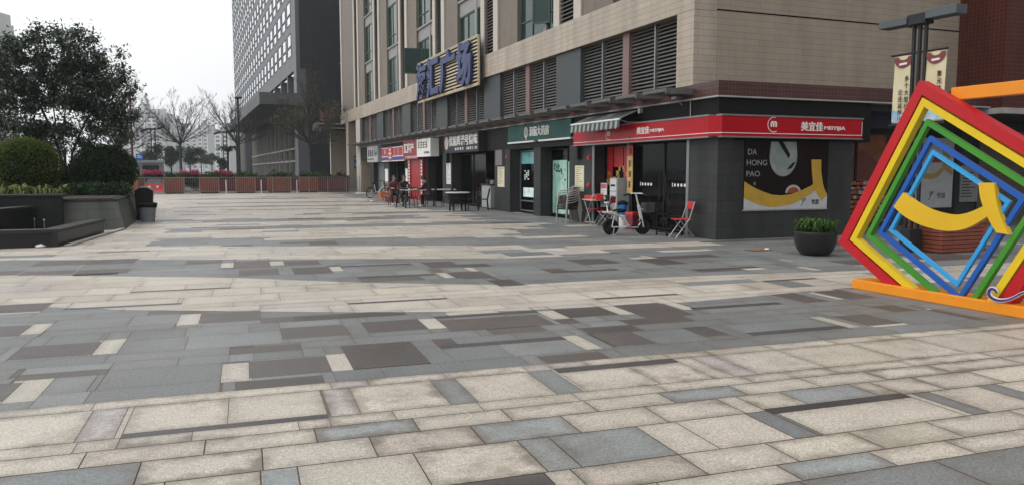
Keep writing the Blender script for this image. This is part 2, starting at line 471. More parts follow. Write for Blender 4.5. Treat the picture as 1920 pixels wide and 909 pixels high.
slabs = []      # (u0,u1,v0,v1,col or None, dirt)
holes = []      # hand-laid slabs
def feat(tl, br, col, jt=0.06, dirt=None):
    u0, v1 = puv(*tl); u1, v0 = puv(*br)
    if v1 < v0: v0, v1 = v1, v0
    r = (u0, u1, v0, v1)
    parts = [r]
    for h in holes: parts = [q for p in parts for q in rsub(p, h)]
    for p in parts: slabs.append((*p, jit(col, jt), rng.uniform(0.1, 0.5) if dirt is None else dirt))
    holes.append(r)
def rsub(p, h):
    a0, a1, b0, b1 = p; c0, c1, d0, d1 = h
    if c0 >= a1 or c1 <= a0 or d0 >= b1 or d1 <= b0: return [p]
    out = []
    if c0 > a0: out.append((a0, c0, b0, b1))
    if c1 < a1: out.append((c1, a1, b0, b1))
    m0, m1 = max(a0, c0), min(a1, c1)
    if d0 > b0: out.append((m0, m1, b0, d0))
    if d1 < b1: out.append((m0, m1, d1, b1))
    return [q for q in out if q[1] - q[0] > 0.02 and q[3] - q[2] > 0.02]

for tl, br in [((640, 650), (808, 680)), ((467, 678), (623, 696)), ((442, 716), (609, 717)), ((36, 703), (199, 701)), ((-30, 722), (5, 752)), ((43, 650), (172, 664)),
               ((378, 587), (489, 599)), ((525, 615), (654, 627)), ((677, 604), (804, 616)), ((-20, 613), (34, 629)), ((-30, 573), (77, 583)), ((431, 653), (566, 655)),
               ((1036, 580), (1161, 589)), ((1149, 572), (1277, 581)), ((912, 617), (1027, 619)), ((1084, 615), (1208, 619)), ((1099, 625), (1232, 643)), ((1007, 668), (1139, 668)),
               ((1446, 552), (1556, 564)), ((1523, 546), (1645, 557)), ((1280, 615), (1369, 627)), ((1560, 593), (1694, 605)), ((1740, 580), (1850, 598)), ((1630, 574), (1720, 581)),
               ((77, 490), (155, 496)), ((173, 487), (250, 493)), ((441, 490), (508, 501)), ((449, 505.5), (524, 514)), ((547, 502), (622, 509)), ((531, 490), (601, 495)),
               ((846, 510), (929, 520)), ((789, 492), (867, 500)), ((913, 525), (985, 534)), ((1062, 487), (1165, 493)), ((1190, 486), (1290, 494)), ((150, 506), (238, 511)), ((49, 509), (133, 513))]:
    feat(tl, br, BROWN, 0.22)
for tl, br in [((30, 712), (65, 751)), ((187, 637), (219, 662)), ((417, 682), (473, 712)), ((339, 589), (377, 607)), ((782, 598), (839, 614)), ((53, 608), (77, 625)),
               ((1005, 583), (1070, 596)), ((1123, 574.5), (1192, 588)), ((1243, 568), (1306, 579)), ((1050, 630), (1133, 653)), ((1515, 594), (1615, 612)), ((1511, 548), (1584, 560)), ((1730, 578.5), (1828, 595)),
               ((415, 493), (438, 501)), ((616, 500), (645, 507)), ((815, 511), (854, 520)), ((1195, 479), (1233, 484)), ((1368, 472.5), (1409, 479)), ((1458, 486), (1490, 490)), ((1490, 500), (1545, 506))]:
    feat(tl, br, WHITE)
for tl, br in [((823, 649), (1060, 634)), ((814, 595), (1007, 583)), ((1402, 625), (1588, 613)), ((1296, 578), (1463, 568)), ((671, 520), (815, 514)), ((640, 500), (769, 494)), ((1035, 511), (1156, 504)), ((1300, 506), (1420, 500)), ((1035, 690), (1276, 679))]:
    u0, v1 = puv(*tl); u1, v0 = puv(*br); vm = (v0 + v1) / 2; w = 0.07 if vm < 9 else 0.09
    r = (u0, u1, vm - w, vm + w); slabs.append((*r, jit(STRIP, 0.1), 0.1)); holes.append(r)
# light-band dark strips farther off
for tl, br in [((246, 546), (432, 540)), ((120, 580), (340, 568)), ((1115, 560), (1270, 551)), ((655, 572), (834, 556)), ((1425, 526), (1535, 522))]:
    u0, v1 = puv(*tl); u1, v0 = puv(*br); vm = (v0 + v1) / 2
    r = (u0, u1, vm - 0.05, vm + 0.05); slabs.append((*r, jit(STRIP, 0.1), 0.1)); holes.append(r)

def frow(ylo, yhi, breaks, cols, dirt=0.8):
    """one hand-laid foreground row: picture heights at the centre column give its edges, picture columns its joints"""
    v0, v1 = puv(960, ylo)[1], puv(960, yhi)[1]; vm = (v0 + v1) / 2
    def ucol(px):           # u where the column px meets the row's centre line
        lo, hi = 330.0, 2500.0
        for _ in range(50):
            mid = (lo + hi) / 2
            if puv(px, mid)[1] > vm: lo = mid
            else: hi = mid
        return puv(px, (lo + hi) / 2)[0]
    us = [ucol(b) for b in breaks]
    for a, b, c in zip(us, us[1:], cols):
        parts = [(a, b, v0, v1)]
        for h in holes: parts = [q for p in parts for q in rsub(p, h)]
        for p in parts: slabs.append((*p, jit(c, 0.05), rng.uniform(0.45, 1.25) * dirt))
    holes.append((us[0], us[-1], v0, v1))
L1, L2, L3 = LIGHT[0], LIGHT[1], LIGHT[2]
# strip laid along the lower edge of the big-slab row
u0, v1 = puv(227, 818); u1, v0 = puv(615, 779); vm = (v0 + v1) / 2
slabs.append((u0, u1, vm - 0.045, vm + 0.045, jit(STRIP), 0.1)); holes.append((u0, u1, vm - 0.045, vm + 0.045))
u0, v1 = puv(1438, 770); u1, v0 = puv(1702, 741); vm = (v0 + v1) / 2
slabs.append((u0, u1, vm - 0.05, vm + 0.05, (0.035, 0.034, 0.036), 0.1)); holes.append((u0, u1, vm - 0.05, vm + 0.05))
DBLUE = (0.19, 0.2, 0.196)
frow(699, 687, [-900, -300, 175, 620, 690, 835, 985, 1100, 1215, 1330, 1440, 1560, 1680, 1800, 1930, 2100, 2600, 3400], [L1, L2, L1, PINK, L1, L2, PINK, L1, L3, L2, L1, L3, L1, L2, L1, L3, L1])
frow(747, 699.2, [-900, -330, 158, 228, 428, 612, 665, 825, 874, 1015, 1063, 1200, 1335, 1378, 1500, 1640, 1760, 1900, 2050, 2500, 3400], [L3, L1, PINK, L1, L2, PINK, L1, DBLUE, L2, DBLUE, L1, L2, PINK, L2, L3, L1, L3, L2, L1, L1])
frow(764, 747.2, [-900, -200, 140, 360, 560, 740, 900, 1080, 1240, 1400, 1560, 1700, 1850, 2000, 2400, 3400], [L2, L1, L3, L1, L2, L1, L3, L2, L1, L2, L3, L1, L2, L1, L3])
frow(788.5, 764.2, [-900, -250, 155, 384, 592, 780, 950, 1108, 1250, 1385, 1520, 1640, 1760, 1900, 2050, 2500, 3400], [L2, L1, L3, L1, BLUE, L2, L1, L3, BLUE, L1, L2, L1, L3, L1, L2, L1], 1.0)
frow(826, 788.7, [-900, -300, 258, 492, 700, 895, 1070, 1230, 1370, 1490, 1622, 1740, 1850, 1990, 2200, 3400], [L1, (0.17, 0.185, 0.19), L1, L2, L3, BLUE, L3, L2, L1, BLUE, L1, L3, L1, L2, L1], 1.0)
frow(893, 826.2, [-900, 300, 490, 563, 792, 997, 1058, 1230, 1306, 1442, 1493, 1765, 1797, 1890, 1925, 2100, 3400], [L2, L1, BLUE, L2, L1, BLUE, (0.215, 0.228, 0.222), L1, L2, NARROW, L1, NARROW, L1, NARROW, L2, L1], 0.7)
frow(943, 893.2, [-900, 400, 850, 1040, 1090, 1300, 1465, 1625, 1771, 1930, 2200, 3400], [L1, L2, STRIP, L2, L3, L1, L1, L3, L1, L2, L1], 0.8)
frow(985, 943.2, [-900, 600, 1000, 1250, 1480, 1655, 1800, 1950, 2200, 3400], [L2, L1, L3, L1, BLUE, L1, L2, L1, L2], 0.8)

# generic rows everywhere else
v = 2.2
while v < 61.5:
    h = rng.choice([0.3, 0.45, 0.45, 0.6, 0.6, 0.6]) if v < 20 else rng.choice([0.3, 0.45, 0.6, 0.6])
    u = -24 + rng.uniform(0, 1)
    while u < 26:
        w = rng.choice([0.6, 0.9, 0.9, 1.2, 1.2, 1.2]) if h > 0.25 else rng.choice([0.9, 1.2, 1.5])
        x, y = to_xy(u + w / 2, v + h / 2)
        if not (x > 12.2 and y > 17.5) and y < 59.2:
            parts = [(u, u + w, v, v + h)]
            if v < 20:
                for hh in holes:
                    if hh[0] < u + w and hh[1] > u and hh[2] < v + h and hh[3] > v:
                        parts = [q for p in parts for q in rsub(p, hh)]
            dd = rng.uniform(0.05, 0.55) if v > 4.9 else rng.uniform(0.3, 0.9)
            hh = h
            if parts and h >= 0.45 and rng.random() < 0.09 and v < 40 and not is_dark(u + w / 2, v + h / 2):
                slabs.append(None) if False else None
            for p in parts: slabs.append((*p, None, dd))
        u += w
    v += h

def clip(poly, fn, keep):
    out = []
    for i in range(len(poly)):
        a, b = poly[i], poly[(i + 1) % len(poly)]
        fa, fb = fn(*a) * keep, fn(*b) * keep
        if fa >= 0: out.append(a)
        if (fa > 0) != (fb > 0) and fa != fb:
            t = fa / (fa - fb); out.append((a[0] + (b[0] - a[0]) * t, a[1] + (b[1] - a[1]) * t))
    return out
SV, SF, SC, S1, S2 = [], [], [], [], []
for (u0, u1, v0, v1, col, dirt) in slabs:
    GAP = 0.0036 if v1 < 4.95 else (0.0022 if v1 < 12 else 0.0016)
    polys = [[(u0 + GAP, v0 + GAP), (u1 - GAP, v0 + GAP), (u1 - GAP, v1 - GAP), (u0 + GAP, v1 - GAP)]]
    if col is None:
        for LB in (LB1, LB2, LB3, LB4, LB5):
            fa = [LB(u) - v for u, v in polys[0]]
            if LB in (LB4, LB5) and u0 > 6: continue
            if max(fa) > 0.01 and min(fa) < -0.01:
                fn = lambda u, v: LB(u) - v
                polys = [q for p in polys for q in (clip(p, fn, 1), clip(p, fn, -1)) if len(q) >= 3]
                break
    for p in polys:
        cu = sum(a for a, b in p) / len(p); cv = sum(b for a, b in p) / len(p)
        c = col or auto_col(cu, cv)
        n = len(SV)
        for a, b in p:
            x, y = to_xy(a, b); SV.append((x, y, 0.0)); SC += [*c, dirt]; S1 += [a - u0, b - v0]; S2 += [u1 - a, v1 - b]
        SF.append(tuple(range(n, n + len(p))))
me = bpy.data.meshes.new('plaza_paving'); me.from_pydata(SV, [], SF)
at_ = me.attributes.new('slab_col', 'FLOAT_COLOR', 'POINT'); at_.data.foreach_set('color', SC)
a1 = me.attributes.new('edge_lo', 'FLOAT2', 'POINT'); a1.data.foreach_set('vector', S1)
a2 = me.attributes.new('edge_hi', 'FLOAT2', 'POINT'); a2.data.foreach_set('vector', S2)
me.update()
pm = bpy.data.materials.new('granite_paving'); pm.use_nodes = True
n, l = pm.node_tree.nodes, pm.node_tree.links; b = n['Principled BSDF']
def N(t, **k):
    x = n.new(t)
    for a, c in k.items(): setattr(x, a, c)
    return x
ac = N('ShaderNodeAttribute', attribute_name='slab_col'); e1 = N('ShaderNodeAttribute', attribute_name='edge_lo'); e2 = N('ShaderNodeAttribute', attribute_name='edge_hi')
s1 = N('ShaderNodeSeparateXYZ'); s2 = N('ShaderNodeSeparateXYZ'); l.new(e1.outputs['Vector'], s1.inputs[0]); l.new(e2.outputs['Vector'], s2.inputs[0])
def mth(op, a, c=None, **k):
    x = N('ShaderNodeMath', operation=op)
    for i, q in enumerate((a, c)):
        if q is None: continue
        if isinstance(q, (int, float)): x.inputs[i].default_value = q
        else: l.new(q, x.inputs[i])
    return x.outputs[0]
dmin = mth('MINIMUM', mth('MINIMUM', s1.outputs[0], s1.outputs[1]), mth('MINIMUM', s2.outputs[0], s2.outputs[1]))
geo = N('ShaderNodeNewGeometry')
def noise(scale, detail=4, rough=0.6):
    x = N('ShaderNodeTexNoise'); x.inputs['Scale'].default_value = scale; x.inputs['Detail'].default_value = detail; x.inputs['Roughness'].default_value = rough
    l.new(geo.outputs['Position'], x.inputs['Vector']); return x.outputs['Fac']
def mrng(v, a, bb, c, d):
    x = N('ShaderNodeMapRange'); l.new(v, x.inputs['Value'])
    for k, q in (('From Min', a), ('From Max', bb), ('To Min', c), ('To Max', d)): x.inputs[k].default_value = q
    return x.outputs['Result']
speck = mrng(noise(85, 2, 0.9), 0.32, 0.68, 0.55, 1.45)
speck2 = mrng(noise(33, 3, 0.75), 0.32, 0.68, 0.8, 1.2)
big = mrng(noise(0.55, 5, 0.65), 0.3, 0.7, 0.84, 1.08)
edge_n = noise(5, 6, 0.72)
edist = mth('SUBTRACT', dmin, mth('MULTIPLY', edge_n, 0.27))
dirt_e = mrng(edist, -0.19, -0.045, 1.0, 0.0)
blot = mrng(noise(1.9, 7, 0.72), 0.5, 0.7, 0.0, 0.62)
stain = mth('MULTIPLY', mrng(noise(0.8, 8, 0.74), 0.5, 0.66, 0.0, 0.42), mrng(noise(9, 5, 0.75), 0.3, 0.65, 0.15, 1.0))
dirt_all = mth('ADD', mth('MULTIPLY', mth('ADD', dirt_e, blot), ac.outputs['Alpha']), stain)
val = mth('MULTIPLY', mth('MULTIPLY', speck, speck2), big)
sc_ = N('ShaderNodeVectorMath', operation='SCALE'); l.new(ac.outputs['Color'], sc_.inputs[0]); l.new(val, sc_.inputs['Scale'])
mx = N('ShaderNodeMix', data_type='RGBA'); l.new(mth('MINIMUM', dirt_all, 0.8), mx.inputs['Factor']); l.new(sc_.outputs['Vector'], mx.inputs['A']); mx.inputs['B'].default_value = (0.115, 0.092, 0.072, 1)
l.new(mx.outputs['Result'], b.inputs['Base Color'])
l.new(mrng(noise(1.1, 4), 0.3, 0.7, 0.42, 0.66), b.inputs['Roughness']); b.inputs['Specular IOR Level'].default_value = 0.4
bp = N('ShaderNodeBump'); bp.inputs['Strength'].default_value = 0.25; bp.inputs['Distance'].default_value = 0.004
l.new(speck2, bp.inputs['Height']); l.new(bp.outputs['Normal'], b.inputs['Normal'])
me.materials.append(pm)
po = bpy.data.objects.new('plaza_paving', me); COL.objects.link(po); tag(po, kind='structure')

# road and kerb beyond the plaza
km = MB(); km.box(-40, 40, 62, 62.3, -0.02, 0.12); tag(km.build('kerb', M['concrete'], bevel=0.02), kind='structure')
rm = MB(); rm.quad((-60, 67, -0.016), (60, 67, -0.016), (60, 84, -0.016), (-60, 84, -0.016)); tag(rm.build('road', M['asphalt']), kind='structure')
ln = MB()
for k in range(-10, 11): ln.quad((k * 6, 75.4, -0.012), (k * 6 + 3, 75.4, -0.012), (k * 6 + 3, 75.6, -0.012), (k * 6, 75.6, -0.012))
tag(ln.build('road_marking', M['white']), kind='structure')
# ------------------------------------------------------------------ shopping building
X = 11.02
SY = 14.93         # front of the corner shop
UY = 15.9          # side face of the upper storeys
LEFT, UP, OUTX, OUTY = Vector((0, -1, 0)), Vector((0, 0, 1)), Vector((-1, 0, 0)), Vector((0, -1, 0))
bld = thing('shopping_building', 'long beige tiled shopping building with louvred storey above a row of dark ground-floor shops', 'building', (14, 30, 0))
PIT = 7.25
TOP = 24.0
def bpart(mb, name, m, **k): return mb.build(name, m, bld, **k)

# projecting tiled band between the louvre storey and the upper floors
mb = MB()
mb.box(X - 0.05, X + 0.6, UY, 66.3, 5.4, 6.3)
mb.box(X - 0.05, X + 0.6, UY, 16.62, 3.62, 5.4)
bpart(mb, 'tiled_band', M['band'], bevel=0.01)
mb = MB()
mb.box(X + 0.6, 75, UY + 0.003, UY + 0.4, 3.62, 5.42); mb.box(X + 0.6, 75, UY + 0.003, UY + 0.4, 5.46, TOP); mb.box(X + 0.6, 75, UY + 0.03, UY + 0.4, 5.42, 5.46, 1)
mb.box(X + 0.02, X + 0.6, UY + 0.003, 16.8, 6.3, TOP)
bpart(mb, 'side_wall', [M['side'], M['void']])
mb = MB()
for k in range(-1, 6):
    y0 = 22.44 + PIT * k
    a, c = y0 + 4.82, y0 + 6.75
    if k == 5: a = y0 + 1.6; c = 65.2
    mb.box(X + 0.04, X + 0.6, a, c, 6.3, TOP)
mb.box(X + 0.6, 40, 65.9, 66.25, 5.4, TOP)
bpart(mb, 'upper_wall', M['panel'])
for k in range(-1, 6):
    y0 = 22.44 + PIT * k
    for a, c in ((y0 + 1.06, y0 + 1.5), (y0 + 6.75, y0 + 7.25)):
        if a < 16.8 or c > 66.4: continue
        mb = MB(); mb.box(X - 0.02, X + 0.5, a, c, 6.3, TOP); bpart(mb, 'pilaster', M['pilaster'])
    if k >= 0:
        mb = MB()
        z = 6.35
        while z < TOP:
            mb.bar((X + 0.05, y0, z), (X + 0.05, y0 + 1.06, z), 0.012, 0.11, up=(-0.75, 0, -0.66)); z += 0.125
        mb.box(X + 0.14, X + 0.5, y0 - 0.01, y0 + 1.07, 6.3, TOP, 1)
        bpart(mb, 'louvre_strip', [M['louvre'], M['void']])
    if k == 5: continue
    a, c = y0 + 1.5, y0 + 4.82
    # spandrels and window bay
    rows = [(6.34, 8.5), (9.2, 11.7), (12.4, 14.9), (15.6, 18.1), (18.8, 21.3)]
    mb = MB()
    for (p, q), (r, s_) in zip(rows, rows[1:] + [(22, 24)]):
        mb.box(X + 0.15, X + 0.6, a, c, q, r)
        mb.box(X + 0.06, X + 0.2, a, c, r - 0.1, r - 0.003)
    mb.box(X + 0.12, X + 0.6, a + 0.9, a + 1.12, 6.3, TOP)
    bpart(mb, 'spandrel', M['spandrel'])
    for i, (p, q) in enumerate(rows):
        for (w0, w1) in ((a, a + 0.9), (a + 1.12, c)):
            f = MB(); t = 0.06; xg = X + 0.22
            f.box(xg - 0.05, xg + 0.02, w0, w0 + t, p, q); f.box(xg - 0.05, xg + 0.02, w1 - t, w1, p, q)
            f.box(xg - 0.05, xg + 0.02, w0 + t, w1 - t, p, p + t); f.box(xg - 0.05, xg + 0.02, w0 + t, w1 - t, q - t, q)
            f.box(xg - 0.045, xg + 0.02, w0 + t, w1 - t, p + 0.62, p + 0.67)
            if w1 - w0 > 1.5: f.box(xg - 0.045, xg + 0.02, (w0 + w1) / 2 - 0.025, (w0 + w1) / 2 + 0.025, p + t, q - t)
            fo = bpart(f, 'window', M['gframe'])
            g = MB(); g.box(xg - 0.01, xg + 0.01, w0 + t, w1 - t, p + t, q - t); g.build('pane', M['gwin'], fo)
# open casements
def casement(yh, z0, z1, w, ang):
    d = Vector((-math.sin(ang), math.cos(ang), 0)); o = Vector((X + 0.17, yh, 0))
    f = MB()
    for a, c, e, g in ((0, w, z0, z0 + 0.06), (0, w, z1 - 0.06, z1), (0, 0.06, z0, z1), (w - 0.06, w, z0, z1)):
        if e == z0 and g == z1: f.bar(o + d * ((a + c) / 2) + UP * z0, o + d * ((a + c) / 2) + UP * z1, 0.06, 0.05, up=d)
        else: f.bar(o + d * 0.06 + UP * ((e + g) / 2), o + d * (w - 0.06) + UP * ((e + g) / 2), 0.05, 0.06)
    fo = bpart(f, 'casement', M['gframe'])
    g = MB(); g.bar(o + d * 0.05 + UP * ((z0 + z1) / 2), o + d * (w - 0.05) + UP * ((z0 + z1) / 2), 0.015, z1 - z0 - 0.1); g.build('pane', M['gwin'], fo)
casement(41.2, 6.75, 8.1, 0.95, R_(80)); casement(24.6, 6.6, 8.3, 0.7, R_(35))

# louvre storey
def louvre_panel(y0, y1):
    mb = MB(); z = 3.66
    while z < 5.4:
        mb.bar((X + 0.2, y0, z), (X + 0.2, y1, z), 0.014, 0.072, up=(-0.72, 0, -0.7)); z += 0.098
    ym = (y0 + y1) / 2
    mb.box(X + 0.13, X + 0.27, ym - 0.025, ym + 0.025, 3.6, 5.4, 1)
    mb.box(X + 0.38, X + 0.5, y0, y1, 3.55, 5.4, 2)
    bpart(mb, 'louvre_panel', [M['louvre'], M['greymetal'], M['void']])
P0 = 16.62
pan = [(16.62, 19.18), (19.52, 22.06)]
for k in range(0, 5): pan += [(23.85 + 7.12 * k, 26.25 + 7.12 * k), (26.6 + 7.12 * k, 29.1 + 7.12 * k)]
for p in pan: louvre_panel(*p)
for a in [19.18] + [26.25 + 7.12 * k for k in range(5)]: mb = MB(); mb.box(X + 0.1, X + 0.4, a, a + 0.345, 3.55, 5.4); bpart(mb, 'brick_mullion', M['pinkbrick'])
for a, c in [(22.06, 23.85)] + [(29.1 + 7.12 * k, 30.97 + 7.12 * k) for k in range(4)] + [(57.58, 58.0)]:
    mb = MB(); mb.box(X + 0.05, X + 0.6, a, c, 3.3, 5.4); bpart(mb, 'slate_pier', M['slate'])

# rows of cantilevered slabs above the shops
y = 15.9
while y < 58.5:
    mb = MB(); mb.box(X - 0.82, X + 0.05, y, y + 1.0, 3.45, 3.53); mb.box(X - 0.82, X + 0.04, y - 0.05, y - 0.002, 3.4, 3.54)
    bpart(mb, 'canopy_slab', M['canopy'] if 'canopy' in M else M.setdefault('canopy', mat('canopy_slab_paint', (0.085, 0.085, 0.08), 0.6, var=0.25)))
    y += 1.36
# fascias
mb = MB()
mb.box(X - 0.06, X + 0.5, SY - 0.06, UY - 0.003, 3.3, 3.64); mb.box(X - 0.06, X + 0.5, UY + 0.0, 58.0, 3.3, 3.6)
mb.box(X + 0.5, 19.7, SY - 0.06, UY - 0.003, 3.3, 3.64)
bpart(mb, 'brick_fascia', M['maroon'])
mb = MB()
mb.box(X - 0.1, X + 0.4, SY - 0.1, 58, 3.265, 3.3); mb.box(X + 0.4, 19.7, SY - 0.1, SY + 0.5, 3.265, 3.3)
bpart(mb, 'coping', M['concrete'])
mb = MB()
mb.box(X - 0.0, X + 0.4, SY, 58, 2.4, 3.265); mb.box(X + 0.4, 15.6, SY, SY + 0.4, 2.3, 3.265)
bpart(mb, 'sign_fascia', M['black'])
# ground floor walls
walls = [(SY, 16.05, 0.45), (21.1, 22.7, 0.45), (25.0, 25.6, 0.45), (27.9, 29.6, 0.45), (35.4, 36.9, 0.45), (39.6, 40.4, 0.45), (42.4, 43.6, 0.45), (48.6, 50.2, 0.45), (53.4, 54.6, 0.45)]
for a, c, d in walls: mb = MB(); mb.box(X, X + d, a, c, 0, 2.4); bpart(mb, 'shop_pier', M['charcoal'])
mb = MB(); mb.box(X + 0.45, 15.05, SY, SY + 0.35, 0, 2.3); mb.box(14.7, 15.05, SY + 0.35, 17, 0, 2.9)
bpart(mb, 'shop_wall', M['charcoal'])
# dark interiors
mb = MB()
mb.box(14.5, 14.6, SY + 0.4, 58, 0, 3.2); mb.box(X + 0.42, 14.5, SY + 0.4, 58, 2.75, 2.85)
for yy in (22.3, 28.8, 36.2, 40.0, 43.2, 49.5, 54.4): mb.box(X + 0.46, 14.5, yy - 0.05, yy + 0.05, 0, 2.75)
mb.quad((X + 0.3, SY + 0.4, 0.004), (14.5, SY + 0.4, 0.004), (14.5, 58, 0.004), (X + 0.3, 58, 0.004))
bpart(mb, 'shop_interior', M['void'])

def glazing(name, y0, y1, z0, z1, xg, m_frame, mullions=(), rails=(), fr=0.05, glass='shopglass'):
    f = MB()
    f.box(xg - 0.04, xg + 0.04, y0, y0 + fr, z0, z1); f.box(xg - 0.04, xg + 0.04, y1 - fr, y1, z0, z1)
    f.box(xg - 0.04, xg + 0.04, y0 + fr, y1 - fr, z1 - fr, z1); f.box(xg - 0.04, xg + 0.04, y0 + fr, y1 - fr, z0, z0 + fr)
    for q in mullions: f.box(xg - 0.035, xg + 0.035, q - fr / 2, q + fr / 2, z0 + fr, z1 - fr)
    for q in rails: f.box(xg - 0.034, xg + 0.034, y0 + fr, y1 - fr, q - fr / 2, q + fr / 2)
    fo = bpart(f, name, m_frame)
    g = MB(); g.box(xg - 0.006, xg + 0.006, y0 + fr, y1 - fr, z0 + fr, z1 - fr); g.build('pane', M[glass], fo)
    return fo
M['teal'] = mat('teal_window_film', (0.14, 0.36, 0.36), 0.3, var=0.5, scale=1.5, emit=0.25)
M['litpaper'] = mat('backlit_white_film', (0.55, 0.66, 0.66), 0.4, var=0.3, scale=5, emit=0.3)
dg1 = glazing('shop_door', 16.15, 19.5, 0.02, 2.4, X + 0.45, M['blackmetal'], mullions=(17.8,))
mm = MB()
for yc in (17.0, 18.6):
    for i in range(5): mm.lathe([(1e-4, 0), (0.045, 0), (0.045, 0.004), (1e-4, 0.004)], (0, 0, 0), 12).xform(Matrix.Translation((X + 0.432, yc - 0.3 + i * 0.15, 1.22)) @ Matrix.Rotation(-math.pi / 2, 4, 'Y'), len(mm.v) - 48) if i else mm.box(X + 0.43, X + 0.434, yc + 0.4, yc + 0.43, 1.17, 1.28)
mm.build('door_marks', M['white'], dg1)
hd = MB()
for yc in (17.65, 17.95): hd.tube([(X + 0.37, yc, 0.8), (X + 0.37, yc, 1.5)], 0.015, 8)
hd.build('handle', M['darkmetal'], dg1)
glazing('shop_window', 19.55, 21.1, 0.05, 2.4, X + 0.45, M['blackmetal'], rails=(1.0,))
mb = MB(); mb.box(X - 0.01, X + 0.03, 16.05, 16.16, 0, 2.4); mb.box(X - 0.01, X + 0.02, 20.98, 21.1, 0, 2.4); mb.box(X + 0.3, X + 0.4, 19.44, 19.56, 0, 2.4); bpart(mb, 'jamb', M['greymetal'])
# pharmacy door with printed film, pharmacy window
pd = glazing('pharmacy_door', 22.7, 25.0, 0.06, 2.35, X + 0.45, M['blackmetal'], mullions=(23.7,), glass='shopglass')
f = MB(); xg = X + 0.43
f.box(xg, xg + 0.01, 22.8, 23.66, 0.12, 1.9, 0); f.box(xg, xg + 0.01, 23.74, 24.9, 0.12, 1.95, 0)
f.build('printed_film', M['film'] if 'film' in M else M.setdefault('film', mat('printed_film', (0.05, 0.2, 0.15), 0.3, col2=(0.5, 0.72, 0.62), scale=1.6, streak=0.4, emit=0.16)), pd)
# trees and bridge printed on the film
f = MB(); rr = random.Random(5)
for yc, zc in ((23.2, 1.5), (24.3, 1.55), (23.4, 1.75), (24.6, 1.8), (24.0, 1.35)):
    for i in range(14):
        a, r = rr.uniform(0, 6.28), rr.uniform(0.02, 0.07); yy = yc + rr.gauss(0, 0.14); zz = zc + rr.gauss(0, 0.12)
        yy = min(max(yy, 22.86), 24.85)
        if abs(yy - 23.7) < 0.1: continue
        f.poly([(xg - 0.004, yy - r * math.cos(t), zz + r * 0.6 * math.sin(t)) for t in (0, 1.05, 2.1, 3.14, 4.2, 5.2)])
f.prism([(0, 0), (0.28, 0.0), (0.30, 0.5), (0.2, 0.55)], (xg - 0.006, 23.3, 0.5), LEFT, UP, OUTX, 0.003)
f.build('film_print', mat('film_dark_green', (0.02, 0.075, 0.055), 0.4), pd)
f = MB(); f.box(xg - 0.008, xg - 0.004, 22.86, 23.2, 1.85, 2.2); f.build('door_notice', M['paper'], pd)
pw = glazing('pharmacy_window', 25.6, 27.9, 0.06, 2.35, X + 0.45, M['greymetal'], mullions=(26.5,), rails=(0.45,))
f = MB(); f.box(xg, xg + 0.01, 25.7, 27.8, 1.85, 2.28, 0); f.box(xg, xg + 0.01, 25.7, 27.6, 0.6, 0.95, 1)
for i in range(5):
    for j in range(3):
        a = 27.5 - j * 0.16; z = 1.25 + i * 0.075
        if (i * 3 + j) % 4 != 1: f.box(xg, xg + 0.01, a - 0.12, a, z, z + 0.05, 1)
f.build('window_display', [M['teal'], M['litpaper']], pw)
# restaurant door and counter wall
glazing('restaurant_door', 31.9, 35.4, 0.02, 2.35, X + 0.5, M['blackmetal'], mullions=(33.6,))
glazing('shop_door', 44.0, 48.6, 0.02, 2.3, X + 0.5, M['greymetal'], mullions=(46.3,))
mb = MB()
mb.box(X + 0.3, X + 0.36, 50.4, 53.4, 0, 2.4); bpart(mb, 'roller_shutter', M['greymetal'])
# end of the building: beige walls and columns under the overhang
mb = MB(); mb.box(X + 0.78, 14.5, 54.6, 58.0, 0, 3.6); bpart(mb, 'end_wall', M['side'])
for a, c in ((58.0, 59.6), (62.9, 64.0)):
    mb = MB(); mb.box(X - 0.02, X + 1.6, a, c, 0, 5.4); mb.box(X - 0.03, X - 0.02, a, c, 0, 5.4, 1); bpart(mb, 'column', [M['side'], M['pilaster']])  # paler sheet on the -x face paints in its stronger light
mb = MB(); mb.box(X + 0.6, 16, 58, 66.2, 5.35, 5.398); bpart(mb, 'soffit', M['concrete'])
mb = MB(); mb.box(13.6, 14, 58, 66.0, 0, 5.35); bpart(mb, 'back_wall', M['void'])

# right-hand wing
mb = MB(); mb.box(15.05, 70, 16.9, 17.2, 0, 3.3); mb.box(15.05, 19.7, SY + 0.2, 17.2, 3.1, 3.25); mb.box(19.7, 70, 14.6, 17.2, 3.08, 3.09); bpart(mb, 'wing_wall', M['charcoal'])
mb = MB(); mb.box(19.7, 70, 14.5, 20, 3.25, 14); bpart(mb, 'brick_wall', M['redbrick'])
mb = MB(); mb.box(19.64, 70, 14.44, 17, 3.1, 3.25); bpart(mb, 'ledge', M['concrete'])
mb = MB(); z = 3.9
while z < 5.5: mb.bar((20.7, 14.47, z), (23.0, 14.47, z), 0.1, 0.014, up=(0, -0.5, -0.86)); z += 0.1
bpart(mb, 'louvre_panel', M['louvre'])
# roller shutter beside the office door
mb = MB(); z = 0.0
while z < 2.75: mb.box(22.0, 30, 16.84, 16.88, z + 0.006, z + 0.085); z += 0.09
bpart(mb, 'roller_shutter', mat('brown_shutter', (0.11, 0.085, 0.06), 0.5, 0.3))
# ------------------------------------------------------------------ signs on the shop fronts
XR, YR = Vector((1, 0, 0)), Vector((0, -1, 0))
M['navy'] = mat('navy_letters', (0.022, 0.036, 0.12), 0.45, spec=0.25, var=0.15, scale=2)
M['slat'] = mat('cream_sign_slats', (0.5, 0.42, 0.29), 0.55, var=0.1)
M['rust'] = mat('rusty_stain', (0.25, 0.1, 0.03), 0.8)
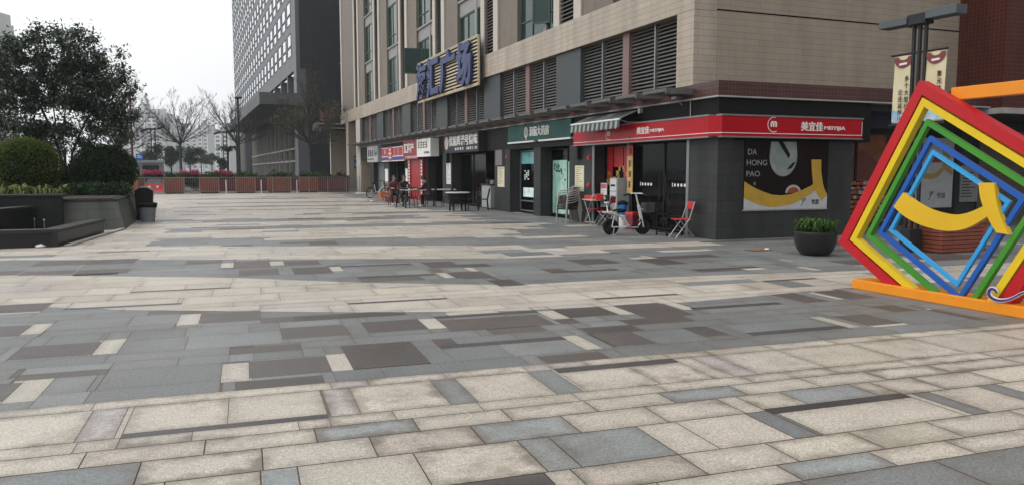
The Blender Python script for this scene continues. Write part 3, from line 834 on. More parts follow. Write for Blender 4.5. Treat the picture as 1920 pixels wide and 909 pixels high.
# the mall's name board
sg = thing('mall_sign', 'large slatted cream board with raised navy characters fixed high on the beige facade', 'sign', (X - 0.3, 35.2, 5.05))
mb = MB(); y0, y1, z0, z1 = 30.5, 40.0, 5.08, 7.12
z = z0 + 0.06
while z < z1 - 0.03: mb.box(X - 0.36, X - 0.31, y0 + 0.06, y1 - 0.06, z, z + 0.062); z += 0.145
mb.build('slat_board', M['slat'], sg)
mb = MB(); mb.box(X - 0.26, X - 0.24, y0 + 0.05, y1 - 0.05, z0 + 0.05, z1 - 0.05); mb.build('gap_shade_sheet', M['darkmetal'], sg)  # added dark sheet, painting the shadow between the slats
mb = MB()
for a in (y0, y1 - 0.05): mb.box(X - 0.38, X - 0.3, a, a + 0.05, z0, z1)
mb.box(X - 0.38, X - 0.3, y0 + 0.05, y1 - 0.05, z0, z0 + 0.04); mb.box(X - 0.38, X - 0.3, y0 + 0.05, y1 - 0.05, z1 - 0.04, z1)
mb.build('border', M['slat'], sg)
mb = MB()
for yy in (31.5, 34, 36.5, 39):
    for zz in (5.3, 6.9): mb.box(X - 0.31, X - 0.04, yy, yy + 0.05, zz, zz + 0.05)
mb.build('bracket', M['darkmetal'], sg)
mb = MB()
for ch, yc, w in (('海', 38.95, 1.95), ('汇', 36.85, 2.05), ('广', 34.45, 2.45), ('场', 32.05, 2.05)):
    mb.text(ch, (X - 0.42, yc, 6.1), LEFT, UP, OUTX, 1.88, w, 0.1, 0.026 if ch == '海' else 0.042)
mb.build('lettering', M['navy'], sg)
mb = MB(); mb.box(X - 0.366, X - 0.36, 33.5, 33.9, 5.2, 5.29); mb.build('stain', M['rust'], sg)

# convenience store sign wrapping the corner
sg = thing('shop_sign', 'long glossy red sign band with white lettering wrapping the corner shop', 'sign', (X - 0.2, SY, 2.36))
mb = MB()
zA, zB = 2.38, 2.84
mb.box(X - 0.2, X - 0.004, SY + 0.1, 22.0, zA, zB); mb.box(X - 0.05, 15.12, SY - 0.2, SY - 0.004, zA, zB)
mb.poly([(X - 0.2, SY + 0.1, zA), (X - 0.05, SY - 0.2, zA), (X - 0.05, SY - 0.2, zB), (X - 0.2, SY + 0.1, zB)][::-1])
mb.build('sign_face', M['red'], sg)
mb = MB()
mb.box(X - 0.22, X - 0.004, SY + 0.08, 22.02, zB, zB + 0.035); mb.box(X - 0.07, 15.14, SY - 0.22, SY - 0.004, zB, zB + 0.035)
mb.box(X - 0.21, X - 0.004, SY + 0.08, 22.02, zA - 0.03, zA); mb.box(X - 0.07, 15.14, SY - 0.21, SY - 0.004, zA - 0.03, zA)
mb.build('trim', M['greymetal'], sg)
M['offwhite'] = mat('off_white_letters', (0.72, 0.7, 0.66), 0.5, var=0.05)
mb = MB()
mb.box(X - 0.204, X - 0.2, SY + 0.1, 22.0, zA + 0.065, zA + 0.08); mb.box(X - 0.05, 15.12, SY - 0.204, SY - 0.2, zA + 0.065, zA + 0.08)
mb.quad((X - 0.206, SY + 0.1, zA + 0.065), (X - 0.206, SY + 0.1, zA + 0.08), (X - 0.053, SY - 0.204, zA + 0.08), (X - 0.053, SY - 0.204, zA + 0.065))
mb.box(15.108, 15.12, SY - 0.204, SY - 0.2, zA + 0.08, zB - 0.06)
def ring_logo(mb, c, ru, nn, r):
    c, ru, nn = Vector(c), Vector(ru), Vector(nn)
    seg = [(math.cos(R_(a)), math.sin(R_(a))) for a in range(70, 301, 10)]
    for p, q in zip(seg, seg[1:]):
        t0 = 0.06; mb.poly([c + ru * p[0] * r + UP * p[1] * r + nn * 0.004, c + ru * q[0] * r + UP * q[1] * r + nn * 0.004, c + ru * q[0] * r * (1 - t0 * 1.6) + UP * q[1] * r * (1 - t0 * 1.6) + nn * 0.004, c + ru * p[0] * r * (1 - t0 * 1.6) + UP * p[1] * r * (1 - t0 * 1.6) + nn * 0.004])
    # bold m of three arches
    def pl(pts): mb.prism([(a * r, b_ * r) for a, b_ in pts], c, ru, UP, nn, 0.005)
    pl([(-0.5, -0.3), (-0.28, -0.3), (-0.28, 0.12), (-0.5, 0.22)]); pl([(-0.12, -0.3), (0.1, -0.3), (0.1, 0.2), (-0.12, 0.2)]); pl([(0.28, -0.3), (0.5, -0.3), (0.5, 0.2), (0.28, 0.2)])
    pl([(-0.5, 0.22), (-0.28, 0.06), (-0.12, 0.2), (0.0, 0.42), (-0.3, 0.44)]); pl([(0.1, 0.2), (0.28, 0.2), (0.5, 0.2), (0.36, 0.44), (0.08, 0.42), (0.0, 0.42)])
ring_logo(mb, (X - 0.2, 19.75, 2.63), LEFT, OUTX, 0.17)
mb.text('美宜佳', (X - 0.2, 17.88, 2.645), LEFT, UP, OUTX, 0.19, 0.62, 0.01, 0.02); mb.text('MEIYIJIA', (X - 0.2, 17.2, 2.61), LEFT, UP, OUTX, 0.1, 0.66, 0.01, 0.02)
ring_logo(mb, (12.42, SY - 0.2, 2.66), XR, OUTY, 0.18)
mb.text('美宜佳', (13.55, SY - 0.2, 2.64), XR, UP, OUTY, 0.22, 0.66, 0.01, 0.02); mb.text('MEIYIJIA', (14.25, SY - 0.2, 2.6), XR, UP, OUTY, 0.11, 0.66, 0.01, 0.02)
mb.build('lettering', M['offwhite'], sg)

# pharmacy
M['green'] = mat('green_sign', (0.002, 0.066, 0.058), 0.4, spec=0.15, var=0.25, scale=0.8)
sg = thing('shop_sign', 'teal green shop sign with white characters over the pharmacy windows', 'sign', (X - 0.1, 25.3, 2.6))
mb = MB(); mb.box(X - 0.1, X - 0.004, 22.4, 27.86, 2.66, 3.24); mb.build('sign_face', M['green'], sg)
mb = MB(); mb.box(X - 0.12, X - 0.004, 22.4, 24.95, 2.6, 2.655); mb.box(X - 0.12, X - 0.004, 25.35, 27.86, 2.6, 2.655); mb.build('light_strip', M['offwhite'], sg)
mb = MB(); mb.text('润僖大药房', (X - 0.1, 24.9, 2.97), LEFT, UP, OUTX, 0.34, 1.7, 0.02, 0.018)
o = Vector((X - 0.1, 26.05, 2.95))
for a in range(-60, 241, 20):
    p, q = [(math.cos(R_(t)) * 0.17, math.sin(R_(t)) * 0.2) for t in (a, a + 20)]
    mb.poly([o + LEFT * p[0] + UP * p[1] + OUTX * .012, o + LEFT * q[0] + UP * q[1] + OUTX * .012, o + LEFT * q[0] * .7 + UP * q[1] * .7 + OUTX * .012, o + LEFT * p[0] * .7 + UP * p[1] * .7 + OUTX * .012])
mb.prism([(-0.03, -0.26), (0.03, -0.26), (0.03, 0.1), (-0.03, 0.1)], o, LEFT, UP, OUTX, 0.012)
mb.build('lettering', M['offwhite'], sg)

# restaurant sign: dark blue-grey board
M['signslate'] = mat('dark_sign_board', (0.024, 0.028, 0.036), 0.5, spec=0.2)
sg = thing('shop_sign', 'dark slate restaurant sign board with white characters and a round emblem', 'sign', (X - 0.3, 33, 2.4))
mb = MB(); mb.box(X - 0.3, X - 0.004, 30.7, 35.6, 2.4, 3.25); mb.build('sign_face', M['signslate'], sg)
def blocks(mb, rs, y0, y1, zc, h, nn_x, n, m=0, fill=0.72):
    """illegible small lettering: clusters of short strokes"""
    w = (y1 - y0) / n
    for i in range(n):
        a = y1 - (i + 0.5) * w
        for j in range(3): 
            zz = zc - h / 2 + h * (j + 0.5) / 3; hw = w * fill * rs.uniform(0.3, 0.5)
            mb.box(nn_x - 0.01, nn_x, a - hw, a + hw, zz - h * 0.07, zz + h * 0.07, m)
        for j in range(2):
            aa = a + w * rs.uniform(-0.25, 0.25); mb.box(nn_x - 0.012, nn_x, aa - w * 0.07, aa + w * 0.07, zc - h * rs.uniform(0.3, 0.5), zc + h * rs.uniform(0.3, 0.5), m)
rs = random.Random(3)
mb = MB(); mb.text('优船库港号烧味', (X - 0.3, 32.75, 2.92), LEFT, UP, OUTX, 0.46, 3.95, 0.03, 0.014)
blocks(mb, rs, 32.6, 34.0, 2.56, 0.13, X - 0.3, 4); blocks(mb, rs, 31.3, 32.3, 2.56, 0.13, X - 0.3, 4); blocks(mb, rs, 30.85, 31.2, 2.56, 0.13, X - 0.3, 2)
mb.build('lettering', M['offwhite'], sg)
mb = MB(); mb.lathe([(1e-4, 0), (0.3, 0), (0.3, 0.03), (1e-4, 0.03)], (0, 0, 0), 24).xform(Matrix.Translation((X - 0.3, 35.15, 2.85)) @ Matrix.Rotation(-math.pi / 2, 4, 'Y')); mb.build('emblem', mat('emblem', (0.36, 0.25, 0.18), 0.5, col2=(0.6, 0.5, 0.42), scale=6), sg)

# four smaller signs farther down the row
M['signred'] = mat('deep_red_sign', (0.24, 0.012, 0.018), 0.45)
M['gold'] = mat('brass_letters', (0.2, 0.13, 0.03), 0.4, 0.3)
sg = thing('shop_sign', 'white projecting box sign with brown gold characters beside the red doorway', 'sign', (X - 0.45, 38.4, 2.3))
mb = MB(); mb.box(X - 0.45, X - 0.004, 37.5, 40.1, 2.3, 3.2); mb.build('sign_face', M['white'], sg)
mb = MB(); blocks(mb, rs, 38.0, 39.9, 2.9, 0.38, X - 0.45, 4, fill=1.0); mb.build('lettering', M['gold'], sg)
mb = MB(); blocks(mb, rs, 37.7, 38.7, 2.5, 0.12, X - 0.45, 4, fill=1.0); mb.build('small_lettering', M['black'], sg)
sg = thing('shop_sign', 'square deep red sign with stout white characters above the red doorway', 'sign', (X - 0.4, 41.7, 2.2))
mb = MB(); mb.box(X - 0.4, X - 0.004, 40.15, 43.3, 2.2, 3.2); mb.build('sign_face', M['signred'], sg)
mb = MB(); mb.text('汇邦产', (X - 0.4, 41.9, 2.8), LEFT, UP, OUTX, 0.55, 2.2, 0.04, 0.03); blocks(mb, rs, 40.3, 42.9, 2.32, 0.12, X - 0.4, 8); mb.build('lettering', M['offwhite'], sg)
sg = thing('shop_sign', 'red sign with a blue lower stripe near the far end of the row', 'sign', (X - 0.25, 46.5, 2.2))
mb = MB(); mb.box(X - 0.25, X - 0.004, 43.6, 49.6, 2.15, 3.0, 0); mb.box(X - 0.256, X - 0.25, 43.65, 49.55, 2.2, 2.42, 1)
for a, c in ((43.6, 49.6),): mb.box(X - 0.262, X - 0.25, a, c, 2.42, 2.47, 2); mb.box(X - 0.262, X - 0.25, a, c, 2.15, 2.2, 2); mb.box(X - 0.262, X - 0.25, a, c, 2.95, 3.0, 2)
for yy in (44.0, 45.1, 46.0): mb.box(X - 0.258, X - 0.25, yy, yy + 0.06, 2.5, 2.92, 2)
mb.box(X - 0.27, X - 0.25, 46.7, 47.7, 2.18, 3.05, 0)
mb.build('sign_face', [mat('scarlet_sign', (0.42, 0.02, 0.03), 0.45), mat('blue_stripe', (0.03, 0.04, 0.22), 0.45), M['white']], sg)
mb = MB(); blocks(mb, rs, 46.8, 47.6, 2.62, 0.75, X - 0.27, 1, fill=1.0); blocks(mb, rs, 48.4, 48.9, 2.72, 0.3, X - 0.25, 1); mb.build('lettering', M['offwhite'], sg)
sg = thing('shop_sign', 'pale grey box sign with dark lettering at the far end of the shop row', 'sign', (X - 0.35, 52, 2.2))
mb = MB(); mb.box(X - 0.35, X - 0.004, 50.4, 53.8, 2.15, 3.2); mb.build('sign_face', mat('pale_grey_sign', (0.36, 0.37, 0.37), 0.5), sg)
mb = MB(); blocks(mb, rs, 51.6, 53.6, 2.75, 0.5, X - 0.35, 3); blocks(mb, rs, 51.6, 53.5, 2.35, 0.1, X - 0.35, 8); mb.build('lettering', M['black'], sg)
mb = MB(); mb.ball((X - 0.36, 51.0, 2.85), 0.3, 16, 8, 0, 0.3, 1.3, 1.0); mb.build('round_emblem', M['greymetal'], sg)

# red doorway below its sign
dw = thing('red_doorway', 'bright red panelled shop doorway with white lettered side strips', 'doorway', (X - 0.2, 41.4, 0))
mb = MB(); mb.box(X - 0.15, X - 0.1, 40.4, 42.5, 0, 2.2); mb.build('panel', mat('red_door_paint', (0.33, 0.006, 0.01), 0.4), dw)
mb = MB(); mb.box(X - 0.2, X - 0.004, 42.5, 43.1, 0, 2.2); mb.box(X - 0.2, X - 0.004, 39.9, 40.4, 0, 2.2); mb.build('side_strip', M['signred'], dw)
mb = MB()
for yc in (42.8, 40.15):
    for i in range(12):
        z = 0.15 + i * 0.17
        mb.box(X - 0.206, X - 0.2, yc - 0.12, yc + 0.12, z, z + 0.11)
mb.build('lettering', M['offwhite'], dw)

# blue OSK style sign in the recess and small blue plate at the far column
mb = MB(); mb.box(16.75, 18.45, 16.1, 16.3, 2.75, 3.1); o = mb
sg = thing('shop_sign', 'dark navy fascia sign with faint letters in the recess right of the corner shop', 'sign', (17.6, 16.1, 2.75))
mb.build('sign_face', mat('navy_sign', (0.008, 0.014, 0.045), 0.4), sg)
mb = MB(); mb.text('OSK', (17.15, 16.1, 2.96), XR, UP, OUTY, 0.13, 0.42, 0.01, 0.0); mb.build('lettering', mat('dim_letters', (0.05, 0.06, 0.09), 0.5), sg)
pl = thing('direction_plate', 'small blue plate with white lines on the beige end column', 'sign', (X - 0.1, 61, 1.7))
mb = MB(); mb.box(X + 0.35, X + 0.95, 62.78, 62.83, 1.75, 2.75); mb.build('plate', mat('blue_plate', (0.02, 0.07, 0.2), 0.4), pl)
mb = MB()
for z in (1.95, 2.1, 2.5): mb.box(X + 0.42, X + 0.88, 62.772, 62.78, z, z + 0.05)
mb.build('lettering', M['offwhite'], pl)

# poster on the corner shop's side wall
ps = thing('wall_poster', 'black tea poster with a yellow smile band on the corner shop side wall', 'poster', (13, SY, 0.66))
x0, x1, z0, z1 = 11.76, 14.25, 0.68, 2.3
Wd, Hd = x1 - x0, z1 - z0
mb = MB(); mb.box(x0, x1, SY - 0.03, SY - 0.002, z0, z1, 0); mb.box(x0 - 0.02, x1 + 0.02, SY - 0.028, SY - 0.004, z0 - 0.03, z0, 1)
mb.build('backing', [mat('poster_black', (0.006, 0.0055, 0.0055), 0.45, spec=0.08, col2=(0.014, 0.005, 0.005), scale=0.6), M['concrete']], ps)
O = Vector((x0, SY - 0.03, z0))
def pp(pts, d, m, mbb): mbb.prism([(a * Wd, b_ * Hd) for a, b_ in pts], O, XR, UP, OUTY, d, m)
def arc(c, r, a0, a1, n=14, ry=None): return [(c[0] + r * math.cos(R_(a0 + (a1 - a0) * i / n)), c[1] + (ry or r) * math.sin(R_(a0 + (a1 - a0) * i / n))) for i in range(n + 1)]
band_lo = [(0.0, 0.17), (0.1, 0.11), (0.2, 0.06), (0.32, 0.03), (0.44, 0.04), (0.56, 0.07), (0.68, 0.13), (0.8, 0.22), (0.845, 0.27)]
band_hi = [(0.0, 0.41), (0.1, 0.33), (0.2, 0.27), (0.32, 0.215), (0.44, 0.2), (0.56, 0.22), (0.68, 0.27), (0.78, 0.33), (0.82, 0.36)]
mb = MB()
pp([(0, 0.0), (1, 0.0), (1, 0.20), (0.93, 0.11), (0.845, 0.27)] + band_lo[::-1], 0.003, 0, mb); mb.build('white_ground', mat('poster_white', (0.42, 0.42, 0.43), 0.5), ps)
mb = MB()
for a, b_, c, d in zip(band_lo, band_lo[1:], band_hi[1:], band_hi): pp([a, b_, c, d], 0.006, 0, mb)
for a, b_ in zip([(0.79, 0.73), (0.8, 0.55), (0.82, 0.36), (0.845, 0.27)], [(0.8, 0.55), (0.82, 0.36), (0.845, 0.27), (0.93, 0.11)]):
    def rgt(p): return {0.73: (0.91, 0.73), 0.55: (0.915, 0.55), 0.36: (0.94, 0.38), 0.27: (0.96, 0.3), 0.11: (1.0, 0.20)}[p[1]]
    pp([a, b_, rgt(b_), rgt(a)], 0.0061, 0, mb)
mb.build('smile_band', mat('poster_yellow', (0.42, 0.25, 0.025), 0.45), ps)
mb = MB()
pp(arc((0.45, 0.78), 0.165, 180, 360, 16, 0.3) + [(0.615, 0.78), (0.6, 0.985), (0.3, 0.985), (0.285, 0.78)], 0.003, 0, mb); mb.build('teapot', mat('poster_celadon', (0.13, 0.17, 0.155), 0.4, col2=(0.3, 0.31, 0.3), scale=2), ps)
mb = MB(); pp([(0.38, 0.985), (0.44, 0.985), (0.53, 0.8), (0.51, 0.74)], 0.005, 0, mb); pp([(0.49, 0.58), (0.56, 0.68), (0.6, 0.69), (0.55, 0.6)], 0.005, 0, mb); mb.build('teapot_shade', M['void'], ps)
mb = MB(); pp(arc((0.58, 0.235), 0.095, 0, 180, 14, 0.12), 0.004, 0, mb); mb.build('teacup', mat('poster_cup', (0.36, 0.33, 0.3), 0.4), ps)
mb = MB(); pp(arc((0.58, 0.235), 0.07, 0, 180, 14, 0.085), 0.0055, 0, mb); mb.build('tea', mat('poster_tea', (0.22, 0.05, 0.02), 0.4), ps)
mb = MB()
for s_, xc, zc, w in (('DA', 0.085, 0.835, 0.1), ('HONG', 0.14, 0.68, 0.235), ('PAO', 0.1, 0.52, 0.155)): mb.text(s_, (x0 + xc * Wd, SY - 0.03, z0 + zc * Hd), XR, UP, OUTY, 0.13, w * Wd, 0.004, 0.0)
mb.text('a', (x0 + 0.12 * Wd, SY - 0.03, z0 + 0.38 * Hd), XR, UP, OUTY, 0.07, None, 0.0065)
mb.build('lettering', mat('poster_grey_letters', (0.24, 0.24, 0.24), 0.5), ps)
mb = MB(); mb.text('悦盟', (x0 + 0.865 * Wd - 0.03, SY - 0.033, z0 + 0.1 * Hd), XR, UP, OUTY, 0.12, 0.22, 0.007, 0.0)
mb.tube([Vector((x0 + 0.7 * Wd + a * 0.1, SY - 0.036, z0 + 0.1 * Hd + b_ * 0.1)) for a, b_ in ((-.7, -.9), (-.2, -.7), (.1, 0), (.3, .6), (0, .9), (-.3, .5), (0, .1), (.4, .3), (.6, .8), (.9, .9), (.8, .4), (.7, .3))], 0.006, 5)
mb.build('signature', M['black'], ps)

# notices, alarms and lamps fixed to the shop piers
def notice(name, label, cat, yc, w, z0, z1, m, x=X - 0.012, extra=None, border=None):
    t = thing(name, label, cat, (x, yc, z0))
    b_ = MB(); b_.box(x, X - 0.002, yc - w / 2, yc + w / 2, z0, z1); b_.build('panel', m, t)
    if extra:
        e = MB(); extra(e, yc, w, z0, z1, x); e.build('print', border or M['darkmetal'], t)
    return t
def lines_(e, yc, w, z0, z1, x):
    r = random.Random(int(yc * 10)); z = z1 - 0.08
    while z > z0 + 0.06: e.box(x - 0.003, x, yc + w * 0.4 - r.uniform(0.3, 0.8) * w, yc + w * 0.4, z, z + 0.012); z -= 0.06
notice('notice_board', 'cream paper notice on the pier between pharmacy and corner shop', 'notice', 21.95, 0.62, 0.95, 1.75, M['cream'], extra=lines_)
notice('notice_board', 'cream paper notice on the pier right of the restaurant', 'notice', 28.85, 0.75, 0.95, 1.75, M['cream'], extra=lines_)
notice('meter_box', 'grey metal meter box above the cream notice right of the restaurant', 'box', 28.9, 0.7, 1.8, 2.4, mat('meter_grey', (0.14, 0.13, 0.13), 0.5), x=X - 0.09)
notice('notice_board', 'white notice sheet on the grey pier left of the restaurant door', 'notice', 35.9, 0.7, 0.95, 1.95, M['paper'], extra=lines_)
notice('notice_board', 'white notice sheet left of the red doorway', 'notice', 43.35, 0.5, 0.7, 1.7, M['paper'], x=X - 0.21)
notice('notice_board', 'white notice sheet on the pier below the pale grey sign', 'notice', 49.4, 0.9, 0.7, 1.7, M['paper'])
for yc, lab in ((35.95, 'black box wall lamp on the pier left of the restaurant sign'), (22.0, 'black box wall lamp above the cream notice between pharmacy and corner shop'), (43.4, 'black box wall lamp on the pier left of the red doorway')):
    t = thing('wall_lamp', lab, 'lamp', (X - 0.12, yc, 1.9))
    mb = MB(); mb.box(X - 0.14, X - 0.002, yc - 0.17, yc + 0.17, 1.95, 2.62); mb.build('housing', M['blackmetal'], t, bevel=0.01)
    mb = MB(); mb.box(X - 0.15, X - 0.14, yc - 0.12, yc + 0.12, 2.0, 2.56); mb.build('lens', M['darkmetal'], t)
for yc, zc, lab in ((21.3, 1.98, 'upper red fire alarm bell on the pier right of the pharmacy'), (21.3, 1.15, 'lower red call point on the pier right of the pharmacy'), (28.2, 2.12, 'red fire alarm bell left of the pharmacy window')):
    t = thing('fire_alarm', lab, 'alarm', (X - 0.08, yc, zc))
    mb = MB(); mb.lathe([(1e-4, 0.06), (0.05, 0.055), (0.065, 0.03), (0.065, 0)], (0, 0, 0), 16).xform(Matrix.Translation((X - 0.002, yc, zc)) @ Matrix.Rotation(-math.pi / 2, 4, 'Y')); mb.build('bell', M['redpaint'], t, smooth=True)
    mb = MB(); mb.box(X - 0.02, X - 0.002, yc - 0.07, yc + 0.07, zc - 0.07, zc + 0.07); mb.build('base', M['redpaint'], t)
# flood light above the corner sign
t = thing('flood_light', 'small grey flood light on an arm over the corner shop sign', 'lamp', (X, 16.3, 3.3))
mb = MB(); mb.box(X - 0.32, X - 0.12, 16.2, 16.4, 3.32, 3.38); mb.build('head', M['steel'], t)
mb = MB(); mb.tube([(X - 0.06, 16.3, 3.18), (X - 0.2, 16.3, 3.3)], 0.012, 6); mb.tube([(X - 0.03, 16.0, 2.88), (X - 0.03, 16.0, 3.25)], 0.012, 6); mb.build('arm', M['steel'], t)

# striped awning over the left end of the red sign
aw = thing('striped_awning', 'folding awning with grey and white stripes between green and red shop signs', 'awning', (X - 0.3, 20.8, 2.9))
mb = MB(); ya, yb = 18.35, 21.3; ns = 22
for i in range(ns):
    a, c = ya + (yb - ya) * i / ns, ya + (yb - ya) * (i + 1) / ns; m_ = i % 2
    mb.quad((X - 0.02, a, 3.22), (X - 0.02, c, 3.22), (X - 0.62, c, 2.97), (X - 0.62, a, 2.97), m_)
    ym = (a + c) / 2
    mb.poly([(X - 0.625, a, 2.95), (X - 0.625, c, 2.95), (X - 0.65, c, 2.75), (X - 0.655, ym, 2.7), (X - 0.65, a, 2.75)], m_)
mb.build('canvas', [mat('grey_canvas', (0.045, 0.055, 0.052), 0.9), mat('pale_canvas', (0.25, 0.275, 0.262), 0.9)], aw)
mb = MB(); mb.tube([(X - 0.63, ya, 2.96), (X - 0.63, yb, 2.96)], 0.025, 8); mb.build('front_rail', M['white'], aw)
mb = MB()
for yy in (ya + 0.05, yb - 0.05): mb.tube([(X - 0.03, yy, 2.9), (X - 0.35, yy, 2.88), (X - 0.62, yy, 2.95)], 0.018, 6)
mb.build('arm', M['steel'], aw)
mb = MB(); mb.box(X - 0.1, X - 0.004, ya - 0.14, ya - 0.02, 3.12, 3.25); mb.build('end_bracket', M['concrete'], aw)

# posters and goods in the corner shop's window
gw = thing('window_decoration', 'red and gold festival decorations hanging in the corner shop window', 'decoration', (X + 0.4, 20.3, 1.1))
mb = MB(); xg = X + 0.43
for a, c, p, q in ((20.62, 20.95, 1.2, 2.3), (19.62, 19.95, 1.25, 2.28), (20.0, 20.55, 1.7, 2.3)): mb.box(xg - 0.006, xg, a, c, p, q)
mb.build('red_paper', mat('festival_red', (0.36, 0.012, 0.012), 0.5, var=0.4, scale=9), gw)
mb = MB(); r = random.Random(8)
for i in range(16): 
    yy, zz, s_ = r.uniform(19.7, 20.9), r.uniform(1.15, 1.7), r.uniform(0.04, 0.09); mb.box(xg - 0.012, xg - 0.006, yy - s_, yy + s_, zz - s_, zz + s_)
mb.build('gold_print', mat('festival_gold', (0.4, 0.22, 0.05), 0.5, var=0.4, scale=9), gw)
bn = thing('vertical_banner', 'narrow red and yellow vertical banner left of the corner shop door', 'banner', (X + 0.36, 19.4, 1.0))
mb = MB(); mb.box(X + 0.28, X + 0.29, 19.2, 19.5, 0.95, 2.0, 0); mb.box(X + 0.28, X + 0.29, 19.2, 19.5, 2.0, 2.3, 1); mb.build('cloth', [mat('banner_yellow', (0.5, 0.36, 0.12), 0.6, var=0.3, scale=8), M['redpaint']], bn)
mb = MB(); blocks(mb, rs, 19.24, 19.46, 2.15, 0.2, X + 0.28, 1); 
for i in range(3): blocks(mb, rs, 19.24, 19.46, 1.8 - i * 0.3, 0.2, X + 0.28, 1)
mb.build('lettering', M['signred'], bn)
mb = MB(); mb.tube([(X + 0.3, 19.35, 0.4), (X + 0.3, 19.35, 2.32)], 0.012, 6); mb.box(X + 0.2, X + 0.4, 19.2, 19.5, 0.0, 0.4); mb.build('pole', M['darkmetal'], bn)
def sheetstand(name, label, cat, yc, w, x, z0, z1, m1):
    t = thing(name, label, cat, (x, yc, 0))
    mb = MB(); mb.box(x, x + 0.03, yc - w / 2, yc + w / 2, z0, z1); mb.build('sheet', M['paper'], t)
    mb = MB(); mb.box(x - 0.004, x, yc - w / 2 + 0.02, yc + w / 2 - 0.02, z1 - 0.16, z1 - 0.02); mb.build('heading', m1, t)
    mb = MB(); r = random.Random(int(yc * 100)); z = z1 - 0.22
    while z > z0 + 0.05: mb.box(x - 0.004, x, yc - w * r.uniform(0.1, 0.42), yc + w * r.uniform(0.1, 0.42), z - 0.02, z); z -= 0.07
    mb.build('print', mat('print_grey', (0.25, 0.2, 0.25), 0.6), t)
    mb = MB(); mb.bar((x + 0.03, yc, z1), (x + 0.22, yc, 0), 0.02, 0.02); mb.box(x, x + 0.02, yc - w / 2, yc - w / 2 + 0.02, 0, z0); mb.box(x, x + 0.02, yc + w / 2 - 0.02, yc + w / 2, 0, z0); mb.build('support', M['darkmetal'], t)
M['pinkprint'] = mat('pink_print', (0.5, 0.12, 0.17), 0.6)
sheetstand('price_board', 'white price board with a pink heading standing in the corner shop window', 'board', 20.75, 0.36, X + 0.2, 0.5, 1.22, M['pinkprint'])
sheetstand('price_board', 'second pink headed price board half hidden behind the grey freezer', 'board', 20.2, 0.22, X + 0.24, 0.5, 1.22, M['pinkprint'])
fz = thing('drink_freezer', 'tall pale grey ice cream cabinet left of the corner shop door', 'freezer', (X + 0.05, 19.85, 0))
mb = MB(); mb.box(X + 0.02, X + 0.36, 19.62, 20.05, 0.05, 1.38); mb.build('cabinet', mat('pale_cabinet', (0.33, 0.34, 0.35), 0.4), fz, bevel=0.02)
mb = MB(); mb.box(X + 0.012, X + 0.02, 19.66, 20.02, 1.02, 1.34); mb.box(X + 0.012, X + 0.02, 19.66, 20.02, 0.4, 0.98); mb.build('front_print', mat('cabinet_print', (0.5, 0.52, 0.52), 0.4, var=0.3, scale=14), fz)
mb = MB(); mb.box(X + 0.004, X + 0.012, 19.72, 19.96, 1.14, 1.2); mb.box(X + 0.004, X + 0.012, 19.74, 19.94, 0.72, 0.86); mb.build('lettering', M['darkmetal'], fz)
# shelf of goods seen dimly through the door
sh = thing('goods_shelf', 'dim shelf of packaged goods behind the corner shop glass door', 'shelf', (12.4, 17.6, 0))
mb = MB()
for z in (0.25, 0.6, 0.95, 1.3): mb.box(12.2, 12.6, 16.6, 18.9, z, z + 0.03)
mb.box(12.6, 12.64, 16.6, 18.9, 0, 1.7); mb.build('rack', M['darkmetal'], sh)
mb = MB(); r = random.Random(4)
for z in (0.28, 0.63, 0.98, 1.33):
    y = 16.65
    while y < 18.8:
        w = r.uniform(0.08, 0.2); mb.box(12.22, 12.5, y, y + w * 0.9, z, z + r.uniform(0.12, 0.27)); y += w
mb.build('packages', mat('packages', (0.2, 0.2, 0.2), 0.5, col2=(0.5, 0.3, 0.25), scale=5), sh)
# ------------------------------------------------------------------ furniture and vehicles along the shops
# local frames: built at the origin, front towards +Y, then moved
def place(o, x, y, rz=0.0, z=0.0):
    o.location = (x, y, z); o.rotation_euler = (0, 0, rz); return o

# dark metal cafe chair with vertical back slats
def cafe_chair(label):
    t = thing('cafe_chair', label, 'chair', (0, 0, 0), 'dark cafe chairs outside the restaurant')
    mb = MB(); mb.lathe([(1e-4, 0.43), (0.2, 0.43), (0.205, 0.445), (0.2, 0.46), (1e-4, 0.465)], (0, 0, 0), 20, sy=0.95); mb.build('seat', M['blackmetal'], t, smooth=True)
    for sx in (-1, 1):
        for sy in (-1, 1):
            mb = MB(); mb.tube([(sx * 0.16, sy * 0.15, 0.44), (sx * 0.2, sy * 0.2, 0)], [0.017, 0.014], 6); mb.build('leg', M['blackmetal'], t)
    mb = MB(); 
    arc_ = [(-0.19, -0.16, 0.45), (-0.2, -0.22, 0.7), (-0.17, -0.25, 0.86), (0, -0.27, 0.9), (0.17, -0.25, 0.86), (0.2, -0.22, 0.7), (0.19, -0.16, 0.45)]
    mb.tube(arc_, 0.014, 6)
    for xx in (-0.09, 0, 0.09): mb.tube([(xx, -0.18, 0.45), (xx, -0.26, 0.88)], 0.01, 5)
    mb.tube([(-0.2, -0.235, 0.74), (0, -0.26, 0.75), (0.2, -0.235, 0.74)], 0.012, 5)
    mb.build('backrest', M['blackmetal'], t)
    return t
c0 = cafe_chair('dark metal chair standing at the near left corner of the white topped table')
place(c0, 7.85, 32.5, R_(-20))
place(dup(c0, label='dark metal chair beside the seated person in black, on the right'), 9.95, 32.7, R_(60))
place(dup(c0, label='dark metal chair with its back to the plaza near the striped-legged table'), 8.3, 32.4, R_(10))
place(dup(c0, label='dark chair pushed against the round table by the grey counter'), 10.15, 29.75, R_(70))
place(dup(c0, label='dark chair in front of the grey counter beside the round table'), 10.5, 29.5, R_(75))
place(dup(c0, label='dark metal chair with the person in maroon seated on it'), 8.25, 35.6, R_(180))
place(dup(c0, label='dark metal chair under the person in black'), 9.37, 33.27, R_(62))
